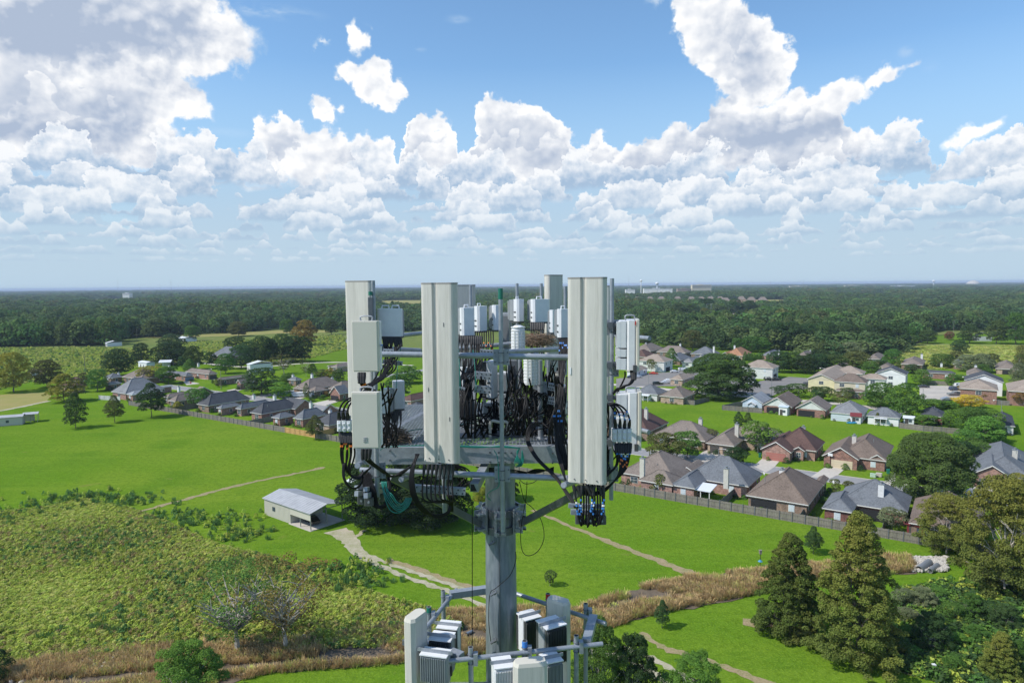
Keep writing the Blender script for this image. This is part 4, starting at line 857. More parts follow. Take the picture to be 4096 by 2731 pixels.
# left row
house('light grey and silver hipped house near the left end of the fence', 'brick_rose', 'r_grey', [(3, 'h', 240, 972, 600, 1022, 1130, 850, 2.75, .88), (3, 'h', 590, 1028, 745, 1052, 1080, 900, 2.6, .5, 'r_lgrey'), (3, 'g', 1130, 900, 1420, 900, 1610, 830, 2.6, .5, 'r_lgrey')], (3, 805, 645, 1.5, 'chimw'), group=gA)
house('taupe brick house with a tall white chimney behind the two crape myrtles', 'brick_brown', 'r_taupe', [(1, 'h', 130, 886, 432, 938, 850, 790, 2.75, .82), (1, 'h', 0, 800, 132, 818, 380, 700), (1, 'ga', 600, 760, 800, 780, 1150, 690)], (1, 375, 560, 2.2, 'chimw'), group=gA)
house('broad dark slate roof with tree shade across it', 'brick_brown', 'r_dslate', [(1, 'h', 765, 972, 1235, 1032, 1900, 830, 2.75, .95)], group=gA)
house('grey hipped brick house with a satellite dish on the roof', 'brick_rose', 'r_slate', [(1, 'h', 1690, 1068, 1972, 1112, 2400, 940, 2.75, .95), (1, 'h', 1250, 1050, 1440, 1085, 1750, 980)], (1, 2115, 750, 2, 'chimw'), group=gA)
house('very wide dark slate pyramid roof', 'brick_red', 'r_dslate', [(2, 'h', -20, 1166, 430, 1228, 1000, 1020, 2.75, .98), (2, 'ga', 600, 1050, 1200, 1080, 1450, 990)], (2, 568, 765, 1.8, 'chimw'), group=gA)
house('grey hipped brick house left of the new yellow fence', 'brick_red', 'r_slate', [(2, 'h', 980, 1296, 1312, 1340, 1720, 1200, 2.75, 1.0), (2, 'h', 490, 1276, 715, 1312, 1020, 1230), (2, 'ga', 1500, 1250, 1800, 1240, 2020, 1110)], (2, 1410, 925, 2.2, 'chimw'), group=gA)
house('dark slate roofed house beside the lower left antenna box', 'brick_tan', 'r_dslate', [(2, 'h', 1500, 1400, 1900, 1505, 2500, 1280, 2.75, .75)], (2, 1860, 1105, 1.8, 'chimw'), group=gA)
house('dark slate house seen between the antennas over the platform', 'brick_brown', 'r_dslate', [(11, 'h', 860, 975, 945, 1005, 1010, 960)], (11, 941, 940, 1.8), group=gA)
house('taupe hipped house with a dark garage behind the street lamp', 'brick_rose', 'r_taupe', [(1, 'h', 620, 205, 985, 292, 1275, 256, 2.75, .75)], (1, 830, 15, 1.8, 'chimw'), garages=[(0, 'r', .45, 4.8, 'g_dark')], group=gB)
house('grey-roofed house with a blue garage door', 'brick_rose', 'r_slate', [(1, 'h', 130, 240, 400, 330, 605, 318, 2.75, .75)], (1, 155, 70, 1.5, 'chimw'), garages=[(0, 'r', .5, 4.8, 'g_blue')], group=gB)
house('taupe house with an orange-brick gabled garage left of the dark oak', 'brick_brown', 'r_taupe', [(1, 'h', 1225, 402, 1430, 418, 2000, 300, 2.75, .65), (1, 'gb', 1695, 480, 1905, 500, 2150, 420, 2.9, 1.0, 'r_taupe', 'brick_red')], (1, 2030, 200, 1.5, 'chimw'), garages=[(1, 'f', .45, 3.2, 'g_dark')], group=gB)
house('taupe multi-hipped house with a small white-trimmed porch gable', 'brick_brown', 'r_taupe', [(2, 'h', 980, 600, 1360, 640, 1800, 470, 2.75, .75), (2, 'h', 1350, 650, 1502, 692, 1790, 625), (2, 'gb', 1085, 590, 1180, 625, 1260, 590)], (2, 1438, 270, 1.8, 'chimw'), garages=[(1, 'f', .5, 3.6, 'g_blue')], group=gB)
house('brick gabled carport house with two cars inside', 'brick_red', 'r_slate', [(2, 'gb', 1828, 716, 2095, 745, 2320, 700, 2.9, .95), (2, 'h', 1780, 610, 2200, 640, 2500, 560, 2.75, .7, 'r_taupe', 'brick_rose')], (2, 1908, 350, 1.8, 'chimw'), garages=[(0, 'f', .45, 4.6, 'dark')], group=gB)
house('grey hipped house behind the left street lamp', 'brick_brown', 'r_slate', [(3, 'h', 90, 800, 230, 802, 525, 772, 2.75, .6), (3, 'h', 20, 640, 300, 650, 540, 620, 2.75, .6)], (3, 432, 530, 1.4, 'chimw'), garages=[(0, 'f', .5, 5, 'g_dark')], group=gB)
house('dark brown hipped house behind the yellowing tree at left', 'brick_tan', 'r_dbrown', [(8, 'h', 890, 815, 1320, 840, 1465, 825, 2.75, .6), (8, 'h', 1150, 720, 1300, 740, 1430, 720)], group=gB)
house('brown roof behind the yellowish tree on the left street', 'brick_brown', 'r_taupe', [(3, 'h', 540, 620, 900, 690, 1330, 580)], group=gB)
house('slate roof with a chimney tucked among oaks left of centre', 'brick_brown', 'r_slate', [(14, 'h', 505, 650, 600, 675, 690, 640, 2.75, .8)], (14, 602, 578, 1.6, 'chimw'), group=gD)
house('low slate roof behind the green tree by the street', 'brick_brown', 'r_slate', [(2, 'h', 860, 400, 1080, 420, 1180, 400)], (2, 998, 285, 1.2, 'chimw'), group=gB)
house('tan brick farmhouse beside the antenna at the field edge', 'brick_tan', 'r_taupe', [(2, 'h', 1880, 105, 2120, 130, 2300, 60), (2, 'gb', 1795, 90, 1870, 100, 1960, 70)], group=gD)
house('dark red-brick house seen between the two front antennas', 'brick_dark', 'r_dbrown', [(3, 'h', 6940, 1160, 7050, 1200, 7250, 1130)], group=gA)
house('taupe roof just left of the front antenna, beyond the street', 'brick_rose', 'r_dbrown', [(11, 'h', 922, 918, 950, 925, 1010, 905)], group=gB)
house('small white outbuilding on the grass behind the left oak', 'offwhite', 'r_taupe', [(8, 'gb', 465, 590, 580, 600, 700, 570)], cat='outbuilding', group=None, win=False)
# ---------------------------------------------------------------- trees that can be told apart
def T(tpl, k, xb, yb, yt, w, leaf, label, group=None, **kw):
    s = K[k][2]; b = kk(k, xb, yb)
    return tree(tpl, b[0], b[1], kk(k, xb, yt)[1], w/s, leaf, label, group=group, **kw)
gL = 'trees standing on the left lawn'; gF = 'street and garden trees'; gM = 'trees between the open fields'; gO = 'live oaks of the right tree belt'
T('dome_m0', 8, 235, 925, 258, 520, 'yellow', 'tall yellow-topped oak alone on the lawn at the far left', gL)
T('dome_m1', 8, 800, 840, 385, 500, 'olive', 'broad grey-green tree beside the pale outbuilding', gL)
T('ovoid_m0', 8, 1090, 1090, 620, 580, 'yellow', 'broad yellowing tree behind the round dark tree on the left lawn', gL)
T('ovoid_m1', 8, 1280, 1535, 940, 410, 'oak', 'dark pear-shaped tree in front of the yellowing one', gL)
T('ovoid_h0', 15, 1200, 1540, 1258, 195, 'olive', 'small pale-barked tree with rounded crown, middle of the left lawn trees', gL)
T('ovoid_h0', 3, 1198, 1568, 770, 640, 'dark', 'deep green spreading tree nearest the left houses', gL)
T('dome_m0', 15, 1020, 1215, 990, 210, 'green', 'green dome tree before the slate roof at left', gF)
T('round_m0', 15, 880, 1190, 1020, 130, 'olive', 'brownish shrub tree beside the green dome', gF)
T('dome_m1', 3, 400, 600, -20, 760, 'dark', 'very large dark oak left of the white metal barn', gM)
T('dome_m0', 3, 960, 300, -160, 420, 'dark', 'second dark oak directly behind the white metal barn', gM)
T('dome_m1', 3, 1660, 330, -180, 900, 'dark', 'wide dark oak behind the white carport', gM)
T('dome_m0', 3, 1940, 390, 140, 260, 'dark', 'small dark oak beside the white carport', gM)
T('ovoid_m0', 1, 640, 240, -80, 330, 'green', 'green oak left of the steep taupe roof', gM)
T('vase_m0', 3, 1130, 760, 380, 560, 'yellow', 'yellowish airy tree behind the light grey roof', gF)
T('round_m1', 3, 1590, 780, 390, 560, 'green', 'round green tree beside the blue garage door', gF)
T('dome_m0', 2, 265, 745, 130, 840, 'dark', 'big dark oak beside the street at left', gF)
T('round_m0', 2, 715, 810, 455, 540, 'bright', 'bright green round tree in the front garden left of the camper', gF)
T('ovoid_m1', 2, 1310, 830, 470, 180, 'grey', 'slender grey-green tree in front of the camper', gF)
T('dome_m1', 2, 880, 470, 270, 420, 'green', 'low spreading green tree behind the dark oak', gF)
T('dome_h0', 14, 730, 470, 330, 200, 'olive', 'solitary oak in the green field left of centre', gM)
T('dome_m0', 14, 290, 515, 367, 150, 'green', 'round oak beside the small white field shed', gM)
T('dome_m1', 14, 100, 620, 450, 260, 'dark', 'dark oak in front of the small white field shed', gM)
T('dome_m0', 14, 1200, 450, 308, 140, 'green', 'oak at the end of the hay strip', gM)
T('round_m0', 14, 1545, 395, 265, 105, 'olive', 'pale round tree before the far wood', gM)
T('dome_m1', 14, 1630, 455, 308, 160, 'oak', 'dark round tree nearest the left antenna', gM)
for (x, y, t, w, lf) in ((700, 640, 478, 230, 'oak'), (760, 780, 560, 260, 'dark'), (850, 735, 520, 220, 'dark'), (960, 740, 470, 230, 'oak'), (1050, 735, 500, 180, 'dark'), (1150, 720, 450, 270, 'oak'), (1260, 720, 470, 220, 'dark'), (1350, 720, 480, 200, 'dark'), (1370, 560, 318, 250, 'rust'), (310, 790, 565, 190, 'oak'), (470, 755, 620, 120, 'dark'), (610, 830, 640, 190, 'green'), (170, 720, 580, 200, 'dark')):
    T('dome_m%d' % (x % 20 // 10), 14, x, y, t, w, lf, 'oak in the dark clump between the houses and the field, left of the antennas', 'oaks of the central clump')
T('bare_m0', 14, 1170, 835, 650, 260, 'olive', 'sparse half-bare tree behind the houses left of the antennas', gM, bark='barkpale')
T('bare_m0', 14, 1385, 860, 690, 130, 'olive', 'thin upright half-bare tree behind the houses', gM, bark='barkpale')
T('ovoid_m0', 14, 1450, 850, 735, 110, 'green', 'dense green tree beside the thin half-bare one', gM)
for (x, y, t, w, lf) in ((1540, 900, 790, 130, 'olive'), (1620, 900, 780, 130, 'yellow'), (1700, 910, 790, 140, 'oak')):
    T('round_m0', 14, x, y, t, w, lf, 'brushy tree in the hedge row behind the multi-hipped house', 'hedge row trees')
T('vase_m0', 1, 700, 1065, 605, 340, 'green', 'left of the two crape myrtles behind the fence', gF, bark='barkpale')
T('vase_m1', 1, 900, 1105, 600, 420, 'green', 'right of the two crape myrtles behind the fence', gF, bark='barkpale')
T('bush_m0', 1, 350, 1130, 900, 260, 'yellow', 'yellow-green shrub leaning over the left fence', gF, cat='shrub')
T('ovoid_h0', 14, 1475, 1465, 1232, 175, 'olive', 'small dark tree just outside the yellow fence', gF)
T('round_m0', 1, 430, 530, 432, 125, 'dark', 'clipped dark globe shrub beside the blue garage', gF, cat='shrub')
for (x, y, t, w, lf) in ((1300, 560, 380, 200, 'olive'), (1165, 500, 400, 80, 'dark')):
    T('round_m1', 1, x, y, t, w, lf, 'small garden tree by the mailbox' if x > 1200 else 'small clipped tree by the kerb', gF)
for (x, y, w, h_, lf) in ((950, 830, 120, 80, 'dark'), (1430, 900, 200, 90, 'dark'), (1540, 830, 120, 80, 'dark'), (1690, 850, 220, 100, 'green'), (780, 850, 100, 60, 'dark'), (1760, 790, 160, 120, 'rust')):
    T('bush_m0', 2, x, y, y-h_, w, lf, 'rounded garden shrub before the houses across the left street', 'front garden shrubs', cat='shrub', name='shrub')
# hidden behind the tower: the oak over the lawn
T('dome_h1', 11, 890, 1200, 1030, 200, 'vdark', 'large dark spreading oak on the lawn behind the antennas', None)
T('dome_h1', 11, 985, 1205, 1035, 175, 'vdark', 'second dark oak standing close right of the first behind the antennas', None)
T('round_m0', 11, 1105, 1160, 1118, 42, 'yellow', 'small yellowing tree seen just left of the tower pole', None)
T('dome_h1', 11, 1150, 1150, 1085, 75, 'vdark', 'dark tree hidden mostly behind the tower pole', None)
for (x, y, t, w, lf) in ((920, 1000, 935, 75, 'dark'), (915, 915, 860, 60, 'green'), (940, 880, 840, 60, 'green'), (1170, 880, 840, 60, 'oak'), (1075, 990, 950, 40, 'rust')):
    T('dome_m1', 11, x, y, t, w, lf, 'garden tree glimpsed between the antennas at %s' % ('the platform' if y > 950 else 'pipe height'), 'trees glimpsed between the antennas')
# right: street and gardens
T('round_m0', 9, 500, 620, 320, 380, 'olive', 'wide olive-green round tree behind the right antenna', gF)
T('round_m1', 9, 720, 560, 305, 290, 'green', 'leafy green tree right beside the wide olive one', gF)
T('vase_m0', 9, 895, 420, 275, 210, 'olive', 'flat-topped small tree beside the green one', gF)
T('vase_m1', 9, 1405, 505, 205, 360, 'bright', 'bright green spreading tree before the tan house', gF)
T('round_m0', 9, 1195, 625, 455, 225, 'dark', 'dark round tree behind the blue-grey roof', gF)
T('ovoid_m0', 9, 1105, 500, 405, 40, 'olive', 'narrow cypress between the dark garage doors', gF)
T('ovoid_m1', 9, 1215, 275, 112, 110, 'dark', 'dark upright tree at the edge of the right field, left one of a pair', gF)
T('ovoid_m0', 9, 1305, 265, 120, 110, 'oak', 'olive upright tree at the edge of the right field, right one of a pair', gF)
T('bush_m0', 9, 1620, 375, 305, 130, 'green', 'low bush behind the dark red-brown roof', gF, cat='shrub')
T('bush_m0', 9, 460, 900, 715, 200, 'olive', 'feathery olive shrub at the taupe house corner', gF, cat='shrub')
T('bush_m0', 9, 155, 850, 755, 60, 'dark', 'dark narrow shrub near the furled pink umbrella', gF, cat='shrub')
T('bush_m0', 9, 1100, 870, 815, 60, 'green', 'small shrub beside the patio roof', gF, cat='shrub')
T('vase_m1', 10, 770, 1270, 1050, 290, 'grey', 'pale bushy tree behind the fence in front of the glazed room', gF)
T('bush_m0', 10, 150, 1000, 945, 100, 'green', 'green ball shrub between two brick houses', gF, cat='shrub')
T('vase_m0', 10, 225, 920, 760, 110, 'olive', 'thin young tree in front of the street, left one', gF)
T('vase_m1', 10, 340, 880, 780, 120, 'olive', 'thin young tree in front of the street, right one', gF)
T('dome_h1', 10, 1130, 980, 325, 740, 'oak', 'huge dense dark green tree in front of the right-hand street', gF)
T('rag_h1', 10, 1290, 1480, 900, 540, 'syc', 'yellowing sycamore by the fence, nearer the red shed', gF, bark='barkpale')
T('rag_h1', 10, 1840, 1900, 740, 860, 'syc', 'big yellowing sycamore at the right edge of the picture', gF, bark='barkpale')
T('rag_h0', 10, 2200, 1650, 900, 700, 'syc', 'third sycamore crown cut by the right edge of the picture', gF, bark='barkpale')
T('vase_m0', 10, 1960, 860, 700, 150, 'yellow', 'yellow-leaved small tree by the dark garage', gF)
# hedgerow right of the huge tree
for (x, y, t, w, lf) in ((1440, 640, 400, 300, 'dark'), (1600, 620, 400, 300, 'green'), (1480, 480, 290, 260, 'green'), (1640, 420, 160, 330, 'bright'), (1700, 330, 90, 280, 'bright'), (1560, 340, 70, 300, 'green'), (1760, 400, 200, 200, 'green'), (1700, 560, 420, 180, 'olive'), (1540, 560, 360, 220, 'green')):
    T('dome_m%d' % (x//20 % 2), 10, x, y, t, w, lf, 'leafy tree in the overgrown thicket between the two right lawns', 'thicket between the right lawns')
T('ovoid_m0', 10, 1320, 260, 90, 150, 'green', 'upright feathery tree before the dark roofs', gF)
T('round_m1', 10, 1100, 250, 145, 210, 'bright', 'low bright round tree beside the white garden shed', gF)
T('dome_m1', 10, 905, 190, -155, 340, 'green', 'tall broad tree with yellowish top before the white block', gF)
T('dome_m0', 10, 660, 70, -165, 330, 'green', 'wide dark green tree with a yellow patch beside the apartments', gF)
T('vase_m0', 10, 275, 60, -80, 200, 'olive', 'round olive tree on a short stem behind the grey hipped house', gF)
T('vase_m1', 10, 100, 10, -130, 230, 'oak', 'dark spreading tree in front of the yellow block, right of two', gF)
T('vase_m0', 10, 340, -10, -120, 130, 'oak', 'dark tree against the brick base', gF)
T('vase_m1', 5, 1260, 1110, 890, 360, 'dark', 'dark low tree behind the brown gabled house, left of two', gF)
T('vase_m0', 5, 1590, 1100, 850, 420, 'oak', 'dark low tree before the yellow block, middle', gF)
T('vase_m0', 5, 1950, 1180, 960, 340, 'dark', 'dark low tree behind the cream-gabled house', gF)
T('vase_m1', 5, 1860, 1060, 900, 160, 'olive', 'light airy shrub tree before the yellow wall', gF)
T('round_m0', 7, 1270, 1290, 1065, 560, 'gold', 'golden yellow flowering tree before the brick block', gF)
T('round_m1', 7, 640, 1310, 1140, 420, 'green', 'low green tree in front of the car park, left', gF)
T('round_m0', 7, 900, 1310, 1170, 300, 'green', 'low green tree beside the golden one', gF)
T('dome_m1', 7, 1320, 1560, 1290, 560, 'green', 'leafy tree below the golden one', gF)
T('ovoid_m1', 10, 625, 235, 120, 70, 'olive', 'thin tree before the slate-roofed white house', gF)
for (x, y, t, w, lf) in ((760, 1100, 940, 260, 'olive'), (1240, 1090, 890, 270, 'rust'), (1560, 1210, 960, 240, 'rust'), (2230, 1260, 1010, 260, 'rust')):
    T('vase_m%d' % (x % 20//10), 7, x, y, t, w, lf, 'brownish leafless-looking small tree against the brick blocks', 'small brown trees by the brick blocks') if x > 1000 else None
T('dome_h1', 16, 1060, 1400, 905, 760, 'oak', 'huge live oak in the middle of the car park lawn', None)
T('ovoid_m0', 16, 530, 1050, 835, 165, 'green', 'round green tree behind the left balcony block', gF)
T('vase_m1', 16, 300, 1110, 960, 120, 'olive', 'small tree before the left white apartments, right one', gF)
T('vase_m0', 16, 195, 1050, 955, 110, 'olive', 'small tree before the left white apartments, left one', gF)
T('vase_m0', 16, 1520, 1110, 1025, 110, 'olive', 'small leaning tree against the right balcony block', gF)
T('vase_m1', 16, 1370, 1110, 1040, 110, 'olive', 'small thin tree left of the right balcony block', gF)
for i, x in enumerate((1370, 1410, 1440, 1470, 1500, 1530, 1560, 1630)):
    T('ovoid_m%d' % (i % 2), 16, x, 1000, 875+(i*37 % 30), 62, 'green', 'narrow upright cedar in the row behind the balcony block', 'row of narrow cedars')
for (x, y, t, w, lf) in ((1760, 1110, 870, 270, 'dark'), (1900, 1110, 880, 260, 'oak'), (2060, 1120, 920, 260, 'dark'), (2200, 1110, 900, 240, 'dark'), (2000, 1060, 930, 200, 'green')):
    T('dome_m%d' % (x % 20//10), 16, x, y, t, w, lf, 'dark tree in the belt between the balcony block and the yellow block', 'dark trees behind the car park')
# the tree belts on the right, individually standing trees
belt = [(250, 775, 610, 210, 'oak'), (520, 820, 615, 270, 'green'), (770, 860, 630, 270, 'olive'), (950, 815, 610, 200, 'oak'), (1100, 825, 615, 150, 'oak'), (1200, 850, 700, 190, 'oak'), (1290, 870, 720, 170, 'green'), (1430, 740, 520, 300, 'dark'), (1440, 880, 700, 220, 'green'), (1560, 880, 710, 200, 'green'), (1720, 850, 540, 330, 'dark'), (1885, 860, 540, 330, 'dark'), (2060, 850, 560, 330, 'dark'), (2230, 850, 580, 300, 'oak'), (180, 560, 430, 260, 'green'), (330, 640, 500, 240, 'oak'), (430, 700, 560, 180, 'dark'), (550, 690, 520, 120, 'yellow'), (800, 620, 460, 230, 'oak'), (900, 570, 380, 190, 'olive'), (1050, 620, 460, 220, 'oak'), (720, 700, 560, 200, 'green'), (1230, 690, 600, 140, 'dark'), (600, 480, 320, 190, 'oak'), (400, 470, 350, 120, 'dark'), (1400, 540, 460, 120, 'oak'), (1600, 540, 355, 210, 'green'), (1740, 560, 390, 240, 'olive'), (1900, 600, 400, 240, 'oak'), (2100, 640, 450, 280, 'dark'), (1420, 445, 290, 170, 'dark'), (1250, 445, 270, 190, 'dark'), (930, 440, 270, 220, 'dark'), (760, 450, 320, 200, 'oak'), (1090, 440, 330, 170, 'green'), (300, 770, 640, 110, 'olive'), (200, 790, 670, 60, 'olive')]
for i, (x, y, t, w, lf) in enumerate(belt):
    T('dome_m%d' % (i % 2), 16, x, y, t, w, lf, 'tree in the belt between the houses and the far fields at right', 'trees of the right tree belt')
belt2 = [(200, 780, 650, 240, 'olive'), (380, 800, 650, 260, 'grey'), (520, 790, 650, 200, 'grey'), (60, 880, 720, 260, 'dark'), (210, 930, 770, 260, 'oak'), (420, 900, 740, 300, 'olive'), (560, 960, 830, 160, 'green'), (660, 930, 820, 180, 'dark'), (770, 890, 715, 180, 'green'), (960, 950, 860, 170, 'dark'), (1050, 1060, 910, 160, 'green'), (640, 730, 480, 340, 'dark'), (800, 720, 470, 260, 'dark'), (560, 700, 500, 260, 'dark'), (930, 680, 500, 150, 'green'), (100, 700, 460, 330, 'dark'), (300, 690, 470, 320, 'dark'), (60, 740, 600, 200, 'oak'), (1110, 660, 530, 170, 'oak'), (1320, 630, 545, 90, 'red'), (1515, 660, 485, 190, 'oak'), (1775, 665, 440, 200, 'oak'), (1960, 670, 370, 230, 'green'), (1420, 755, 625, 165, 'dark'), (1250, 890, 760, 230, 'green'), (1380, 860, 740, 180, 'olive'), (1500, 930, 770, 240, 'grey'), (1640, 940, 760, 220, 'grey'), (1730, 900, 760, 160, 'olive'), (1340, 1070, 950, 110, 'green'), (1420, 1010, 960, 130, 'bright'), (1650, 980, 860, 150, 'green'), (2030, 960, 680, 160, 'olive'), (1990, 1100, 850, 170, 'grey'), (2010, 850, 760, 120, 'green')]
for i, (x, y, t, w, lf) in enumerate(belt2):
    sp = {1320: 'small dark red-leaved tree at the pasture edge', 1960: 'tall double-trunked pine at far right', 1420: 'solitary dark oak on the pale pasture'}.get(x if (x, y) != (1420, 1010) else 0)
    T('dome_m%d' % (i % 2), 17, x, y, t, w, lf, sp or 'bushy tree around the apartments and the pale pasture', None if sp else 'trees around the apartments')
# foreground right
T('cone_h0', 13, 1420, 740, -60, 500, 'cyp', 'tall bronze-green bald cypress, the larger of the two', None)
T('cone_h1', 13, 1045, 590, 52, 370, 'cyp2', 'dark bald cypress left of the tallest one', None)
T('ovoid_h0', 13, 1182, 160, 5, 100, 'dark', 'young dark tree with bare trunk near the fence', 'young trees on the lawn')
T('ovoid_h0', 13, 345, 572, 412, 85, 'dark', 'young tree on the lawn just right of the reeds', 'young trees on the lawn')
T('vase_m0', 11, 1263, 1345, 1310, 32, 'oak', 'young thin tree right of the lower platform top', 'young trees on the lawn')
T('ovoid_h0', 13, 1170, 615, 370, 110, 'green', 'slim green tree between the two cypresses', None)
T('rag_h1', 11, 1375, 1640, 1420, 130, 'green', 'bushy green tree at the bottom right of the tower, nearest the pipes', 'trees at the foot of the tower')
T('rag_h0', 11, 1455, 1640, 1455, 100, 'dark', 'darker tree beside it at the bottom edge', 'trees at the foot of the tower')
T('rag_h0', 11, 1600, 1660, 1500, 130, 'bright', 'fresh green tree on the bottom edge right of the tower', 'trees at the foot of the tower')
T('bush_h0', 11, 1530, 1640, 1545, 80, 'green', 'low green bush on the bottom edge by the track', 'trees at the foot of the tower', cat='shrub')
T('rag_h0', 11, 430, 1640, 1478, 170, 'bright', 'fresh green bushy tree on the bottom edge at left', None)
T('bush_h0', 11, 0, 1560, 1490, 60, 'dark', 'dark bush cut by the left edge', None, cat='shrub')
T('bare_h0', 12, 1315, 975, 480, 560, 'green', 'half-bare pale-trunked tree with green sprays over the ditch', None, bark='barkpale')
T('bare_h0', 12, 1578, 975, 440, 540, 'tawny', 'half-bare pale-trunked tree with orange-brown top over the ditch', None, bark='barkpale')
for i, (x, y, t, w, lf) in enumerate(((1690, 470, 350, 150, 'grey'), (1790, 480, 345, 160, 'grey'), (1870, 430, 340, 120, 'green'), (1960, 420, 380, 110, 'grey'), (1700, 560, 460, 180, 'grey'), (1830, 720, 480, 200, 'dark'), (1960, 560, 430, 180, 'green'), (2060, 540, 380, 150, 'green'), (2150, 560, 420, 160, 'dark'), (2250, 600, 440, 150, 'dark'), (1960, 830, 710, 120, 'green'), (2080, 660, 560, 170, 'green'), (2220, 880, 590, 230, 'cyp'), (2320, 880, 640, 120, 'green'), (1720, 660, 560, 150, 'green'), (1990, 700, 600, 130, 'bright'), (1640, 760, 600, 170, 'dark'))):
    T(('bush_h0', 'rag_h0')[i % 2] if w < 210 else 'cone_h1', 13, x, y, t, w, lf, {0: 'silvery flowering shrub, first in the thicket behind the big cypress', 5: 'tall dark shrub in the thicket behind the big cypress', 12: 'small bronze cypress in the bottom right thicket'}.get(i, 'shrub in the overgrown thicket at bottom right'), None if i in (0, 5, 12) else 'shrubs of the bottom right thicket', cat='shrub' if i != 12 else 'tree')
# ---------------------------------------------------------------- fences
def picket_panel(L, h, m_, rails=True):
    mb = MB(); n = int(L/.30)
    for i in range(n):
        x = (i+.5)*L/n; hh = h+R.uniform(-.02, .03); mb.box((x, 0, hh/2+.02), (L/n-.02, .025, hh))
    return mb
def fence(label, p, q, m_='wood', h=1.85, seg=4.9, group='timber yard fences', rails=True, side=-1, name='timber_fence'):
    p = Vector((p[0], p[1], 0)); q = Vector((q[0], q[1], 0)); d = q-p; L = d.length; rz = math.atan2(d.y, d.x); n = max(1, round(L/seg)); L1 = L/n
    root = empty(name, p, rz, label, 'fence', group)
    pan = None
    for i in range(n):
        if pan is None:
            pan = picket_panel(L1, h, m_).build('panel', M[m_], root); po = MB(); po.box((0, side*.09, h/2+.06), (.11, .11, h+.12)); po = po.build('post', M['post' if m_ == 'wood' else m_], root)
            if rails:
                rl = MB(); rl.box((L1/2, side*.05, h*.82), (L1, .05, .09)); rl.box((L1/2, side*.05, h*.30), (L1, .05, .09)); ra = rl.build('rail', M[m_], root)
                rl = MB()
        else:
            for o_, dx in ((pan, i*L1), (po, i*L1)) + (((ra, i*L1),) if rails else ()):
                c_ = o_.copy(); C.objects.link(c_); c_.location = (dx, 0, 0); c_.parent = root
            if i % 2 == 0 or True:
                c_ = po.copy(); C.objects.link(c_); c_.location = (i*L1-L1/2, 0, 0); c_.parent = root
    return root
fence('weathered grey plank fence along the left back gardens, left of the new yellow section', ab(-287, LINE_B), ab(-193, LINE_B))
fence('weathered grey plank fence section with steel posts, just left of the new timber', ab(-192.9, LINE_B), ab(-187, LINE_B))
fence('fresh yellow timber fence section in the grey fence line', ab(-186.9, LINE_B), ab(-172, LINE_B), 'woodnew')
fence('weathered grey plank fence passing behind the tower antennas', ab(-171.9, LINE_B), ab(-70, LINE_B))
fence('weathered grey plank fence behind the three nearest houses at right', ab(-69.9, LINE_B), ab(13, LINE_B))
for i, (a_, b_) in enumerate(((-256, 14), (-207, 14), (-172, 16), (-152, 14), (-27, 12), (-12.5, 12), (-43, 12), (-58, 10), (-1.5, 12))):
    fence(('fresh yellow side fence between two back gardens' if a_ == -172 else 'grey side fence between back gardens, %s of the tower' % ('left' if a_ < -100 else 'right')), ab(a_, LINE_B+.2), ab(a_, LINE_B+b_), 'woodnew' if a_ == -172 else 'wood', group='side fences between gardens', side=1)
def pf(label, pts, **kw):
    for i in range(len(pts)-1): fence(label, G(*kk(*pts[i])), G(*kk(*pts[i+1])), **kw)
pf('dark plank fence beside the low brown brick house by the oak', [(4, 1500, 1225), (4, 1740, 1245), (4, 2020, 1170)], group='fence round the low brown house yard')
pf('dark ragged plank fence round the blue-sided house yard', [(5, 590, 1250), (5, 180, 1335), (5, 920, 1395)], group='fence round the blue house yard')
pf('dark plank fence in front of the white garden shed', [(10, 835, 270), (10, 1070, 300), (10, 1420, 330)], group='fence before the garden shed')
pf('grey plank fence behind the right car park', [(7, 430, 850), (7, 910, 885)], group='fence behind the car park')
pf('grey plank fence between the two brick blocks', [(7, 1700, 1235), (7, 2040, 1255)], group='fence between the brick blocks')
pf('dark plank fence at the far pasture corner', [(17, 985, 665), (17, 1110, 635)], group='fence at the pasture corner')
pf('white board fence left of the first left houses', [(3, -20, 1150), (3, 470, 1180)], m_='offwhite' if 'offwhite' in M else 'wood', group='pale fence at the left end')
